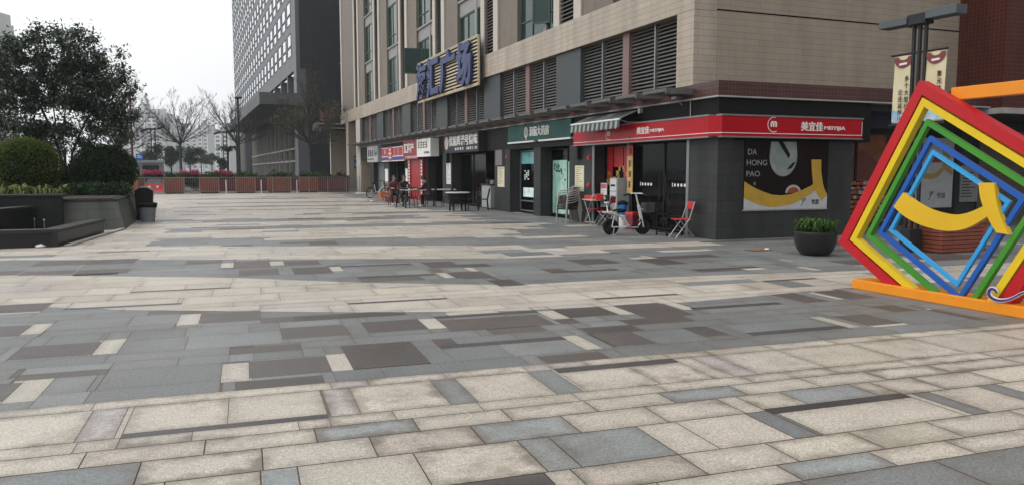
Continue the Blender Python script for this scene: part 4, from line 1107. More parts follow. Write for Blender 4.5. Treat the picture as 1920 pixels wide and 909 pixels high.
place(dup(c0, label='dark metal chair of the person with crossed arms at the back'), 8.95, 36.4, R_(180))

# tables
M['tabletop'] = mat('white_table_top', (0.62, 0.63, 0.62), 0.35, var=0.06)
def table(name, label, x, y, w, d, h, rnd, rz=0):
    t = thing(name, label, 'table', (0, 0, 0))
    mb = MB()
    if rnd: mb.lathe([(1e-4, h - 0.035), (w / 2 - 0.01, h - 0.035), (w / 2, h - 0.02), (w / 2 - 0.005, h), (1e-4, h)], (0, 0, 0), 32)
    else: mb.box(-w / 2, w / 2, -d / 2, d / 2, h - 0.035, h)
    mb.build('tabletop', M['tabletop'], t)
    if rnd:
        for a in range(4):
            q = R_(45 + 90 * a); mb = MB(); mb.tube([(math.cos(q) * w * 0.33, math.sin(q) * w * 0.33, h - 0.035), (math.cos(q) * w * 0.36, math.sin(q) * w * 0.36, 0)], 0.035, 8); mb.build('leg', M['black'], t)
        mb = MB(); mb.lathe([(w * 0.42, h - 0.3), (w * 0.42, h - 0.035)], (0, 0, 0), 28); mb.build('skirt', M['black'], t)
    else:
        for sx in (-1, 1):
            mb = MB(); xx = sx * (w / 2 - 0.12)
            mb.box(xx - 0.03, xx + 0.03, -0.03, 0.03, 0.03, h - 0.035); mb.box(xx - 0.03, xx + 0.03, -d / 2 + 0.05, d / 2 - 0.05, 0, 0.04); mb.build('leg', M['blackmetal'], t)
    place(t, x, y, rz); return t
table('cafe_table', 'white topped rectangular table where the person in black sits', 8.8, 34.1, 1.15, 0.6, 0.74, False, R_(-8))
table('cafe_table', 'white topped narrow table before the grey pier with white notices', 10.25, 34.3, 1.1, 0.6, 0.75, False, R_(-5))
table('round_table', 'round white topped table on a dark base outside the restaurant', 9.45, 29.6, 0.98, 0.98, 0.74, True)
# grey serving counter
ct = thing('serving_counter', 'light grey serving counter with a dark top in the restaurant doorway', 'counter', (10.9, 30.5, 0))
mb = MB(); mb.box(11.1, 12.2, 30.3, 31.4, 0.04, 0.98); mb.build('body', mat('counter_grey', (0.3, 0.32, 0.31), 0.5), ct, bevel=0.01)
mb = MB(); mb.box(11.06, 12.24, 30.26, 31.44, 0.98, 1.03); mb.build('worktop', M['darkmetal'], ct)
for i, (yy, lab) in enumerate(((30.55, 'small steel pot standing on the right end of the serving counter'), (31.0, 'dark lidded jar standing on the left half of the serving counter'))):
    t = thing('pot', lab, 'pot', (11.3, yy, 1.03)); mb = MB(); mb.lathe([(1e-4, 0), (0.11, 0), (0.12, 0.14 + 0.04 * i), (0.1, 0.16 + 0.04 * i), (1e-4, 0.18 + 0.04 * i)], (11.3, yy, 1.03), 16); mb.build('body', M['steel'] if i == 0 else M['darkmetal'], t, smooth=True)
    mb = MB(); mb.ball((11.3, yy, 1.22 + 0.04 * i), 0.025, 8, 6); mb.build('lid_knob', M['black'], t)

# orange plastic stools, wooden table
M['orangeplastic'] = mat('orange_plastic', (0.55, 0.16, 0.05), 0.45)
def stool(label):
    t = thing('plastic_stool', label, 'stool', (0, 0, 0), 'orange plastic stools')
    mb = MB(); mb.box(-0.17, 0.17, -0.17, 0.17, 0.42, 0.45); mb.build('seat', M['orangeplastic'], t, bevel=0.012)
    for sx in (-1, 1):
        for sy in (-1, 1):
            mb = MB(); mb.bar((sx * 0.13, sy * 0.13, 0.42), (sx * 0.18, sy * 0.18, 0), 0.05, 0.05); mb.build('leg', M['orangeplastic'], t)
    mb = MB()
    for q in range(4):
        a, b_ = R_(45 + 90 * q), R_(135 + 90 * q); r = 0.155 * 1.414
        mb.bar((math.cos(a) * r, math.sin(a) * r, 0.22), (math.cos(b_) * r, math.sin(b_) * r, 0.22), 0.02, 0.035)
        mb.bar((math.cos(a) * r * .88, math.sin(a) * r * .88, 0.39), (math.cos(b_) * r * .88, math.sin(b_) * r * .88, 0.39), 0.02, 0.06)
    mb.build('rail', M['orangeplastic'], t)
    return t
s0 = stool('orange plastic stool nearest the parked bicycle'); place(s0, 8.95, 41.4, R_(15))
place(dup(s0, label='orange plastic stool right of the wooden table leg'), 9.45, 40.7, R_(-10))
place(dup(s0, label='orange plastic stool tucked behind the other two'), 9.6, 42.3, R_(30))
t = thing('wooden_table', 'small wooden table with brown top behind the orange stools', 'table', (0, 0, 0))
mb = MB(); mb.box(-0.45, 0.45, -0.3, 0.3, 0.7, 0.74); mb.build('tabletop', M['wood'], t)
for sx in (-1, 1):
    for sy in (-1, 1): mb = MB(); mb.bar((sx * 0.4, sy * 0.26, 0.7), (sx * 0.4, sy * 0.26, 0), 0.05, 0.05); mb.build('leg', M['wood'], t)
place(t, 9.95, 42.6, R_(10))
t = thing('red_crate', 'low red plastic crate beside the orange stools', 'crate', (0, 0, 0))
mb = MB(); mb.box(-0.3, 0.3, -0.2, 0.2, 0, 0.05); 
for z in (0.05, 0.12, 0.19): mb.box(-0.3, 0.3, -0.2, -0.18, z, z + 0.045); mb.box(-0.3, 0.3, 0.18, 0.2, z, z + 0.045); mb.box(-0.3, -0.28, -0.18, 0.18, z, z + 0.045); mb.box(0.28, 0.3, -0.18, 0.18, z, z + 0.045)
for sx in (-1, 1):
    for sy in (-1, 1): mb.box(sx * 0.29 - 0.02, sx * 0.29 + 0.02, sy * 0.19 - 0.02, sy * 0.19 + 0.02, 0, 0.26)
mb.build('slatted_box', mat('dull_red_plastic', (0.3, 0.05, 0.06), 0.5), t); place(t, 9.0, 39.3, R_(-10))

# ------------------------------------------------------------------ people (seated)
M['skin'] = mat('skin', (0.42, 0.25, 0.18), 0.55, var=0.08)
M['hair'] = mat('black_hair', (0.012, 0.01, 0.01), 0.5)
M['jblack'] = mat('black_jacket', (0.014, 0.014, 0.016), 0.8, bump=0.3, bscale=40)
M['jmaroon'] = mat('maroon_jacket', (0.09, 0.02, 0.03), 0.8, bump=0.3, bscale=40)
M['jgrey'] = mat('charcoal_coat', (0.022, 0.02, 0.024), 0.8, bump=0.3, bscale=40)
M['trousers'] = mat('dark_trousers', (0.014, 0.015, 0.018), 0.85)
M['shoe'] = mat('pale_shoe', (0.5, 0.5, 0.48), 0.6)
def seated(label, loc, rz, jacket, lean=0.35, head_turn=0.0, reach=0.3, shoe='shoe'):
    """one continuous skinned body, seat at 0.46 m, facing +Y"""
    P, Ed = [], []
    def v(p, r, par=None):
        P.append((Vector(p), r)); i = len(P) - 1
        if par is not None: Ed.append((par, i))
        return i
    ln = lean
    pel = v((0, 0, 0.56), 0.145)
    wst = v((0, ln * 0.16, 0.72), 0.135, pel)
    chs = v((0, ln * 0.42, 0.90), 0.15, wst)
    shl = v((0, ln * 0.62, 1.03), 0.11, chs)
    nk = v((0, ln * 0.74, 1.11), 0.052, shl)
    hd0 = v((0, ln * 0.86 + 0.01, 1.19), 0.075, nk)
    hd1 = v((0, ln * 0.92 + 0.02, 1.27), 0.088, hd0)
    hd2 = v((0, ln * 0.93 + 0.01, 1.34), 0.06, hd1)
    hands = []
    for s in (-1, 1):
        sh = v((s * 0.18, ln * 0.6, 1.0), 0.065, shl)
        el = v((s * 0.25, ln * 0.6 + 0.16, 0.78), 0.048, sh)
        wr = v((s * 0.13, ln * 0.6 + 0.16 + reach, 0.79), 0.03, el)
        pm_ = v((s * 0.10, ln * 0.6 + 0.22 + reach, 0.785), 0.026, wr)
        for k, (dx, L) in enumerate(((-0.03, 0.075), (-0.01, 0.09), (0.01, 0.085), (0.03, 0.07))):
            f1 = v((s * (0.10 - dx), ln * 0.6 + 0.265 + reach, 0.785), 0.0095, pm_)
            v((s * (0.095 - dx), ln * 0.6 + 0.265 + reach + L * 0.8, 0.775), 0.008, f1)
        th_ = v((s * 0.055, ln * 0.6 + 0.225 + reach, 0.79), 0.011, pm_); v((s * 0.035, ln * 0.6 + 0.27 + reach, 0.787), 0.009, th_)
        hp = v((s * 0.09, 0.05, 0.54), 0.10, pel)
        kn = v((s * 0.13, 0.43, 0.52), 0.07, hp)
        an = v((s * 0.12, 0.40, 0.09), 0.042, kn)
        hl = v((s * 0.12, 0.42, 0.045), 0.042, an)
        v((s * 0.135, 0.58, 0.035), 0.035, hl)
    me_ = bpy.data.meshes.new('body'); me_.from_pydata([tuple(p) for p, r in P], Ed, [])
    ob = bpy.data.objects.new('body', me_); COL.objects.link(ob)
    sk = ob.modifiers.new('skin', 'SKIN'); sk.use_smooth_shade = True
    for i, (p, r) in enumerate(P):
        d = me_.skin_vertices[0].data[i]; d.radius = (r * (1.18 if i in (chs, wst, pel) else 1), r * (0.82 if i in (chs, wst) else 1)); d.use_root = (i == pel)
    sb = ob.modifiers.new('sub', 'SUBSURF'); sb.levels = 1; sb.render_levels = 1
    bpy.context.view_layer.update()
    dg = bpy.context.evaluated_depsgraph_get(); me2 = bpy.data.meshes.new_from_object(ob.evaluated_get(dg))
    bpy.data.objects.remove(ob)
    for m_ in (jacket, M['trousers'], M['skin'], M[shoe]): me2.materials.append(m_)
    for pl_ in me2.polygons:
        c = pl_.center; mi = 0
        if c.z > 1.10: mi = 2
        elif c.z < 0.1: mi = 3
        elif c.z < 0.6 and (c.y > 0.1 or c.z < 0.52): mi = 1
        elif abs(c.x) < 0.19 and c.y > ln * 0.6 + 0.13 + reach and c.z > 0.7: mi = 2
        pl_.material_index = mi; pl_.use_smooth = True
    t = thing('person', label, 'person', (0, 0, 0))
    b2 = bpy.data.objects.new('body', me2); COL.objects.link(b2); b2.parent = t
    hc = Vector((0, ln * 0.9 + 0.01, 1.255))
    mb = MB(); mb.ball(hc + Vector((0, -0.018, 0.025)), 0.108, 16, 10, 0, 0.9, 1.02, 1.05)
    keep = [i for i, f in enumerate(mb.f) if not (sum(mb.v[k][1] for k in f) / 4 > hc.y + 0.045 and sum(mb.v[k][2] for k in f) / 4 < hc.z + 0.075)]
    mb.f = [mb.f[i] for i in keep]; mb.m = [0] * len(mb.f)
    mb.build('hair', M['hair'], t, smooth=True)
    mb = MB(); fy = hc.y + 0.075
    mb.poly([(-0.012, fy + 0.01, hc.z - 0.02), (0.012, fy + 0.01, hc.z - 0.02), (0, fy + 0.035, hc.z - 0.025)]); mb.poly([(-0.012, fy + 0.01, hc.z - 0.02), (0, fy + 0.035, hc.z - 0.025), (0, fy + 0.012, hc.z + 0.03)]); mb.poly([(0.012, fy + 0.01, hc.z - 0.02), (0, fy + 0.012, hc.z + 0.03), (0, fy + 0.035, hc.z - 0.025)])
    for s in (-1, 1): mb.ball((s * 0.088, hc.y - 0.005, hc.z - 0.01), 0.025, 8, 6, 0, 0.4, 0.8, 1.2)
    mb.build('nose_and_ears', M['skin'], t)
    mb = MB()
    for s in (-1, 1): mb.ball((s * 0.032, fy + 0.006, hc.z + 0.018), 0.01, 8, 5)
    mb.box(-0.022, 0.022, fy + 0.006, fy + 0.014, hc.z - 0.058, hc.z - 0.052); mb.build('eyes_and_mouth', M['hair'], t)
    place(t, loc[0], loc[1], rz)
    return t
seated('person in a black jacket hunched over the white topped table', (9.4, 33.25), R_(62), M['jblack'], 0.42, reach=0.22)
seated('person in a maroon jacket seated at the far side of the table', (8.25, 35.65), R_(178), M['jmaroon'], 0.25, reach=0.15)
seated('person in a dark charcoal coat seated farthest back beside the maroon jacket', (8.95, 36.5), R_(172), M['jgrey'], 0.3, reach=0.12)

# ------------------------------------------------------------------ bicycle by the end column
def wheel(mb_t, mb_r, c, R, w, tr=0.02, spokes=14):
    n = 28
    ring = [Vector((c[0], c[1] + math.cos(2 * math.pi * i / n) * R, c[2] + math.sin(2 * math.pi * i / n) * R)) for i in range(n + 1)]
    mb_t.tube(ring, tr, 8, caps=False)
    ring2 = [Vector((c[0], c[1] + (p.y - c[1]) * 0.93, c[2] + (p.z - c[2]) * 0.93)) for p in ring]
    mb_r.tube(ring2, 0.009, 5, caps=False)
    for i in range(spokes):
        a = 2 * math.pi * i / spokes; mb_r.tube([(c[0] + (w if i % 2 else -w), c[1], c[2]), (c[0], c[1] + math.cos(a) * R * 0.92, c[2] + math.sin(a) * R * 0.92)], 0.0022, 3)
    mb_r.tube([(c[0] - w, c[1], c[2]), (c[0] + w, c[1], c[2])], 0.025, 8)
bk = thing('bicycle', 'small wheeled bicycle with a basket parked below the pale grey sign', 'bicycle', (0, 0, 0))
for yy in (-0.5, 0.5):
    a, b_ = MB(), MB(); wheel(a, b_, (0, yy, 0.3), 0.28, 0.03)
    w = a.build('wheel', M['rubber'], bk, smooth=True); b_.build('rim', M['steel'], w)
mb = MB()
mb.tube([(0, 0.5, 0.3), (0, 0.4, 0.75), (0, 0.38, 0.95)], 0.018, 8); mb.tube([(0, 0.41, 0.68), (0, 0.1, 0.38), (0, -0.12, 0.34)], 0.022, 8); mb.tube([(0, -0.12, 0.34), (0, -0.22, 0.82)], 0.018, 8)
mb.tube([(0.03, -0.5, 0.3), (0.02, -0.12, 0.32)], 0.012, 6); mb.tube([(0, -0.5, 0.3), (0, -0.19, 0.66)], 0.012, 6)
mb.build('bicycle_frame', M['white'], bk)
mb = MB(); mb.tube([(-0.27, 0.3, 1.0), (-0.1, 0.38, 1.0), (0.1, 0.38, 1.0), (0.27, 0.3, 1.0)], 0.013, 6); mb.build('handlebar', M['blackmetal'], bk)
mb = MB(); mb.ball((0, -0.24, 0.85), 0.1, 12, 6, 0, 0.8, 1.4, 0.45); mb.build('saddle', M['black'], bk, smooth=True)
mb = MB()
for z in (0.72, 0.82, 0.92):
    mb.box(-0.15, 0.15, 0.5, 0.506, z, z + 0.03); mb.box(-0.15, 0.15, 0.74, 0.746, z, z + 0.03); mb.box(-0.15, -0.144, 0.506, 0.74, z, z + 0.03); mb.box(0.144, 0.15, 0.506, 0.74, z, z + 0.03)
for i in range(7): mb.box(-0.15 + i * 0.048, -0.14 + i * 0.048, 0.49, 0.5, 0.7, 0.95); mb.box(-0.15 + i * 0.048, -0.14 + i * 0.048, 0.746, 0.756, 0.7, 0.95)
mb.box(-0.15, 0.15, 0.5, 0.75, 0.69, 0.7); mb.build('basket', M['darkmetal'], bk)
mb = MB(); mb.bar((0, -0.25, 0.62), (0, -0.68, 0.62), 0.14, 0.02); mb.build('rack', M['darkmetal'], bk)
mb = MB(); mb.tube([(0.02, -0.4, 0.28), (0.14, -0.42, 0.01)], 0.01, 5); mb.build('kickstand', M['steel'], bk)
place(bk, 9.4, 44.6, R_(-65))
# bare steel clothes frame beside the column
fr = thing('pipe_frame', 'bare pale pipe frame standing by the beige end column', 'frame', (10.2, 54.5, 0))
mb = MB()
for yy in (53.9, 54.9): mb.tube([(10.3, yy, 0.03), (10.3, yy, 1.9)], 0.02, 6)
mb.tube([(10.3, 53.9, 1.9), (10.3, 54.4, 1.98), (10.3, 54.9, 1.9)], 0.02, 6); mb.build('pipe', M['steel'], fr)
mb = MB(); mb.box(10.0, 10.6, 53.8, 55.0, 0, 0.04); mb.build('base', M['white'], fr)

# ------------------------------------------------------------------ stacked chairs by the pharmacy
M['alu'] = mat('pale_aluminium', (0.42, 0.4, 0.36), 0.4, 0.3)
M['rattan'] = mat('dark_rattan', (0.02, 0.014, 0.012), 0.7, bump=0.4, bscale=120)
def stack_chair(label):
    t = thing('stacking_chair', label, 'chair', (0, 0, 0), 'stacked armchairs beside the pharmacy')
    mb = MB(); mb.prism([(-0.23, -0.2), (0.23, -0.2), (0.25, 0.24), (-0.25, 0.24)], (0, 0, 0.4), (1, 0, 0), (0, 1, 0), (0, 0, 1), 0.055); mb.build('seat', M['rattan'], t)
    mb = MB(); mb.prism([(-0.22, 0.0), (0.22, 0.0), (0.2, 0.2), (0.1, 0.26), (-0.1, 0.26), (-0.2, 0.2)], (0, -0.21, 0.47), (1, 0, 0), (0, -0.2, 0.98), (0, 0.98, 0.2), 0.02); mb.build('backrest', M['rattan'], t)
    for s in (-1, 1):
        mb = MB(); mb.tube([(s * 0.27, 0.26, 0.0), (s * 0.265, 0.25, 0.54), (s * 0.26, 0.18, 0.6), (s * 0.26, -0.05, 0.63), (s * 0.23, -0.22, 0.7), (s * 0.12, -0.28, 0.76), (0, -0.29, 0.77)], 0.017, 7); mb.build('arm_frame', M['alu'], t)
        mb = MB(); mb.tube([(s * 0.24, -0.2, 0.46), (s * 0.25, -0.3, 0)], 0.015, 7); mb.build('leg', M['alu'], t)
    return t
sc0 = stack_chair('pale framed armchair at the bottom of the stack beside the pharmacy')
for k in range(6):
    o = sc0 if k == 0 else dup(sc0)
    place(o, 10.52 + 0.014 * k, 21.72 + 0.01 * k, R_(98), 0.072 * k)
    o['label'] = ['pale framed armchair at the bottom of the stack beside the pharmacy', 'armchair second from the bottom of the chair stack', 'armchair third from the bottom of the chair stack', 'armchair third from the top of the chair stack', 'armchair second from the top of the chair stack', 'topmost armchair of the stack beside the pharmacy'][k]

# folding table and red folding chairs outside the corner shop
M['redseat'] = mat('red_plastic_seat', (0.5, 0.02, 0.025), 0.4)
ft = thing('folding_table', 'thin topped folding table between the stacked chairs and the scooter', 'table', (0, 0, 0))
mb = MB(); mb.box(-0.55, 0.55, -0.28, 0.28, 0.72, 0.745); mb.build('tabletop', mat('table_laminate', (0.5, 0.42, 0.3), 0.5), ft)
for s in (-1, 1):
    for q in (-1, 1):
        mb = MB(); mb.tube([(q * 0.42, s * 0.25, 0.72), (-q * 0.05, s * 0.25, 0.36), (-q * 0.42, s * 0.25, 0.0)], 0.013, 6); mb.build('leg', M['steel'], ft)
place(ft, 10.86, 20.55, R_(78))
def folding_chair(label):
    t = thing('folding_chair', label, 'chair', (0, 0, 0), 'red folding chairs outside the corner shop')
    mb = MB(); mb.box(-0.19, 0.19, -0.17, 0.19, 0.43, 0.455); mb.build('seat', M['redseat'], t, bevel=0.01)
    mb = MB(); mb.box(-0.19, 0.19, -0.245, -0.225, 0.68, 0.86); mb.build('backrest', M['redseat'], t, bevel=0.01)
    for s in (-1, 1):
        mb = MB(); mb.tube([(s * 0.2, -0.25, 0.86), (s * 0.2, -0.12, 0.45), (s * 0.2, 0.22, 0.0)], 0.012, 6); mb.build('leg', M['steel'], t)
        mb = MB(); mb.tube([(s * 0.185, 0.12, 0.44), (s * 0.185, -0.28, 0.0)], 0.012, 6); mb.build('leg', M['steel'], t)
    mb = MB(); mb.tube([(-0.2, 0.17, 0.06), (0.2, 0.17, 0.06)], 0.009, 5); mb.tube([(-0.185, -0.24, 0.05), (0.185, -0.24, 0.05)], 0.009, 5); mb.build('stretcher', M['steel'], t)
    return t
fc = folding_chair('red folding chair standing against the dark corner pier'); place(fc, 10.62, 15.75, R_(80))
place(dup(fc, label='red folding chair half hidden behind the parked scooter'), 10.6, 19.5, R_(40))
place(dup(fc, label='red folding chair on the far side of the folding table'), 11.05, 21.0, R_(-60))
t = thing('tissue_box', 'small pink red packet on the folding table', 'packet', (0, 0, 0)); mb = MB(); mb.box(-0.07, 0.07, -0.05, 0.05, 0, 0.08); mb.build('box', M['pinkprint'], t)
mb = MB(); mb.prism([(-0.03, 0), (0.03, 0), (0.045, 0.05), (0.01, 0.08), (-0.02, 0.05)], (0, 0, 0.08), (1, 0, 0), (0, 0, 1), (0, 1, 0), 0.01); mb.build('tissue', M['paper'], t); place(t, 10.8, 20.6, 0.4, 0.746)

# red cool boxes, blue bin with a black bag, pot of plants by the window
t = thing('red_cooler', 'dark red plastic cooler with a bright red lid beside the shop door', 'cooler', (0, 0, 0))
mb = MB(); mb.box(-0.16, 0.16, -0.13, 0.13, 0, 0.38); mb.build('body', mat('dark_red_plastic', (0.17, 0.015, 0.025), 0.45), t, bevel=0.02)
mb = MB(); mb.box(-0.17, 0.17, -0.14, 0.14, 0.38, 0.46); mb.build('lid', M['redseat'], t, bevel=0.015); place(t, 11.0, 18.65, R_(20))
t = thing('red_box', 'bright red carton on the folding table end in front of the price boards', 'box', (0, 0, 0))
mb = MB(); mb.box(-0.16, 0.16, -0.1, 0.1, 0, 0.17); mb.build('carton', M['redseat'], t); mb = MB(); mb.box(-0.17, 0.17, -0.015, 0.015, 0.17, 0.173); mb.build('tape', M['pinkprint'], t); place(t, 10.75, 20.15, R_(70), 0.746)
t = thing('blue_bucket', 'bright blue bucket with a black bag over it behind the scooter seat', 'bucket', (0, 0, 0))
mb = MB(); mb.lathe([(0.13, 0), (0.17, 0.36), (0.175, 0.37)], (0, 0, 0), 18); mb.build('body', mat('blue_plastic', (0.02, 0.16, 0.42), 0.4), t)
mb = MB(); r = random.Random(2)
mb.ball((0, 0, 0.4), 0.19, 14, 8, 0, 1.1, 1.0, 0.5); mb.v = [(x * r.uniform(0.85, 1.1), y * r.uniform(0.85, 1.1), z + r.uniform(-0.02, 0.02)) for x, y, z in mb.v]; mb.build('bag', M['black'], t)
mb = MB(); mb.lathe([(0.14, -0.44), (0.145, -0.02), (0.13, -0.002)], (0, 0, 0), 16); mb.build('stand', M['paper'], t)
place(t, 11.0, 19.2, 0, 0.44); t.scale = (0.75, 0.75, 0.8); t.location.z = 0.352
t = thing('black_trolley', 'low black metal trolley frame left of the red folding chair', 'trolley', (0, 0, 0))
mb = MB()
for z in (0.08, 0.3, 0.52):
    mb.box(-0.25, 0.25, -0.2, -0.185, z, z + 0.02); mb.box(-0.25, 0.25, 0.185, 0.2, z, z + 0.02); mb.box(-0.25, -0.235, -0.185, 0.185, z, z + 0.02); mb.box(0.235, 0.25, -0.185, 0.185, z, z + 0.02)
for sx in (-1, 1):
    for sy in (-1, 1): mb.box(sx * 0.245 - 0.01, sx * 0.245 + 0.01, sy * 0.19 - 0.01, sy * 0.19 + 0.01, 0.03, 0.62)
mb.build('rack', M['blackmetal'], t)
for sx in (-1, 1):
    for sy in (-1, 1): mb = MB(); mb.ball((sx * 0.24, sy * 0.19, 0.03), 0.03, 8, 6); mb.build('caster', M['rubber'], t)
mb = MB(); mb.box(-0.2, 0.2, -0.15, 0.15, 0.32, 0.44); mb.build('bag', M['black'], t, bevel=0.03); place(t, 10.75, 16.45, R_(8))
t = thing('potted_plant', 'small dark green plant in a black pot between table and price boards', 'plant', (0, 0, 0))
mb = MB(); mb.lathe([(0.1, 0), (0.14, 0.22), (0.15, 0.24), (0.12, 0.22), (1e-4, 0.21)], (0, 0, 0), 14); mb.build('pot', M['black'], t)
mb = MB(); r = random.Random(6)
for i in range(70):
    a, h, w = r.uniform(0, 6.28), r.uniform(0.1, 0.36), r.uniform(0.02, 0.16); p = Vector((math.cos(a) * w, math.sin(a) * w, 0.22 + h)); s_ = r.uniform(0.03, 0.06); d = Vector((math.cos(a), math.sin(a), r.uniform(-0.3, 0.8))).normalized(); sd = d.orthogonal().normalized()
    mb.poly([p - d * s_, p + sd * s_ * 0.45, p + d * s_, p - sd * s_ * 0.45])
M['leafdark'] = leafmat('dark_leaf', (0.012, 0.026, 0.012), (0.022, 0.05, 0.018), (0.04, 0.085, 0.028))
mb.build('leaves', M['leafdark'], t); place(t, 10.85, 19.95, 0, 0.3)
mb = MB(); mb.box(-0.15, 0.15, -0.15, 0.15, -0.3, 0.0); mb.build('plinth', M['rattan'], t)

# ------------------------------------------------------------------ electric scooter
M['silver'] = mat('silver_frame_paint', (0.55, 0.55, 0.53), 0.35, 0.1, var=0.05)
sc = thing('electric_scooter', 'small silver framed electric scooter with a wire basket parked outside the corner shop', 'scooter', (0, 0, 0))
def fatwheel(yy, R):
    a = MB(); prof = [(R * 0.62, -0.035), (R * 0.9, -0.05), (R * 0.99, -0.03), (R, 0), (R * 0.99, 0.03), (R * 0.9, 0.05), (R * 0.62, 0.035), (R * 0.62, -0.035)]
    a.lathe(prof[:-1], (0, 0, 0), 28).xform(Matrix.Translation((0, yy, R)) @ Matrix.Rotation(math.pi / 2, 4, 'Y'))
    w = a.build('wheel', M['rubber'], sc, smooth=True)
    r_ = MB(); r_.lathe([(1e-4, -0.03), (R * 0.2, -0.04), (R * 0.61, -0.02), (R * 0.61, 0.02), (R * 0.2, 0.04), (1e-4, 0.03)], (0, 0, 0), 24).xform(Matrix.Translation((0, yy, R)) @ Matrix.Rotation(math.pi / 2, 4, 'Y')); r_.build('rim', M['darkmetal'], w)
fatwheel(-0.42, 0.2); fatwheel(0.42, 0.19)
for s in (-1, 1):
    mb = MB(); x = s * 0.085
    mb.tube([(x, -0.62, 0.56), (x, -0.38, 0.54), (x, -0.12, 0.44), (x, 0.02, 0.24), (x, 0.1, 0.19), (x, 0.26, 0.19), (x * 0.5, 0.34, 0.3), (0, 0.33, 0.36)], 0.016, 8); mb.tube([(x, -0.42, 0.2), (x, -0.36, 0.5)], 0.014, 6); mb.tube([(x, -0.42, 0.2), (x, 0.05, 0.21)], 0.013, 6)
    mb.build('side_rail', M['silver'], sc, smooth=True)
    mb = MB(); mb.tube([(s * 0.07, 0.42, 0.19), (s * 0.07, 0.37, 0.42)], 0.016, 8); mb.build('fork_leg', M['silver'], sc)
mb = MB(); mb.box(-0.1, 0.1, 0.03, 0.28, 0.2, 0.225); mb.build('footboard', M['black'], sc)
mb = MB(); mb.bar((0, 0.38, 0.4), (0, 0.3, 0.74), 0.055, 0.07); mb.build('steering_column', M['silver'], sc, bevel=0.01)
mb = MB(); mb.tube([(0, 0.3, 0.74), (0, 0.27, 0.84), (0, 0.24, 0.97), (0, 0.22, 1.02)], 0.022, 8); mb.build('stem', M['silver'], sc, smooth=True)
TURN = Matrix.Translation((0, 0.3, 0)) @ Matrix.Rotation(R_(48), 4, 'Z') @ Matrix.Translation((0, -0.3, 0))
mb = MB(); mb.tube([(-0.27, 0.12, 0.99), (-0.12, 0.2, 1.03), (0, 0.22, 1.03), (0.12, 0.2, 1.03), (0.27, 0.12, 0.99)], 0.014, 8).xform(TURN); hbar = mb.build('handlebar', M['silver'], sc)
for s in (-1, 1): mb = MB(); mb.tube([(s * 0.17, 0.17, 1.015), (s * 0.32, 0.09, 0.975)], 0.022, 8).xform(TURN); mb.build('grip', M['black'], hbar)
mb = MB(); q0, q1 = 0.44, 0.68
for i in range(10):
    xx = -0.15 + i * 0.0325
    for q in (q0, q1 - 0.006): mb.box(xx, xx + 0.01, q, q + 0.006, 0.56, 0.79)
for z in (0.56, 0.6, 0.64, 0.68, 0.72, 0.77):
    w_ = 0.022 if z > 0.75 else 0.01
    mb.box(-0.156, 0.156, q0 - 0.008, q0 - 0.001, z, z + w_); mb.box(-0.156, 0.156, q1 + 0.001, q1 + 0.008, z, z + w_); mb.box(-0.158, -0.15, q0 - 0.001, q1 + 0.001, z, z + w_); mb.box(0.15, 0.158, q0 - 0.001, q1 + 0.001, z, z + w_)
for i in range(8):
    yy = q0 + 0.01 + i * 0.03
    for q in (-0.149, 0.143): mb.box(q, q + 0.006, yy, yy + 0.009, 0.56, 0.79)
mb.box(-0.145, 0.145, q0 + 0.004, q1 - 0.01, 0.552, 0.56); mb.build('basket', mat('basket_wire', (0.07, 0.07, 0.06), 0.5, 0.3), sc)
mb = MB(); mb.tube([(0, 0.36, 0.66), (0, 0.46, 0.6)], 0.012, 6); mb.build('basket_bracket', M['silver'], sc)
mb = MB(); mb.box(-0.1, 0.1, -0.62, -0.3, 0.56, 0.58); mb.build('rear_rack', M['silver'], sc)
mb = MB(); mb.tube([(0, -0.5, 0.57), (0, -0.54, 0.8)], 0.015, 6); mb.box(-0.05, 0.05, -0.58, -0.5, 0.79, 0.82); mb.build('rear_light', M['white'], sc)
mb = MB(); mb.ball((0, -0.2, 0.6), 0.12, 14, 8, 0, 1.0, 1.5, 0.45); mb.build('saddle', M['black'], sc, smooth=True)
mb = MB()
for s in (-1, 1): mb.tube([(s * 0.06, -0.35, 0.19), (s * 0.12, -0.4, 0.0)], 0.012, 6); mb.tube([(s * 0.12, -0.46, 0.012), (s * 0.12, -0.34, 0.012)], 0.012, 6)
mb.build('stand', M['steel'], sc)
mb = MB(); mb.lathe([(1e-4, 0), (0.09, 0), (0.09, 0.02), (1e-4, 0.02)], (0, 0, 0), 16).xform(Matrix.Translation((-0.1, -0.42, 0.2)) @ Matrix.Rotation(-math.pi / 2, 4, 'Y')); mb.build('brake_disc', M['steel'], sc)
place(sc, 9.86, 17.0, R_(-100))
# ------------------------------------------------------------------ rainbow frame sculpture
def atx(px, py, x):
    d = ray(px, py); t = x / d.x; return Vector((x, d.y * t, CAM_H + d.z * t))
def dep(px, py, d): return Vector((0, 0, CAM_H)) + ray(px, py) * d
def gloss(name, col): return mat(name, col, 0.4, spec=0.3, var=0.07, scale=1.5, bump=0.02, bscale=6)
M['s_red'] = gloss('sculpture_red', (0.44, 0.006, 0.012)); M['s_yel'] = gloss('sculpture_yellow', (0.68, 0.47, 0.01)); M['s_grn'] = gloss('sculpture_green', (0.045, 0.24, 0.018))
M['s_blu'] = gloss('sculpture_blue', (0.008, 0.085, 0.36)); M['s_lbl'] = gloss('sculpture_sky_blue', (0.03, 0.3, 0.62)); M['s_ora'] = gloss('sculpture_orange', (0.74, 0.25, 0.012)); M['s_gold'] = gloss('sculpture_smile_yellow', (0.66, 0.4, 0.012))
sp = thing('frame_sculpture', 'tilted nested square frames in rainbow colours standing on an orange base', 'sculpture', (8.4, 6.5, 0))
cy, cz = 6.77, 1.04
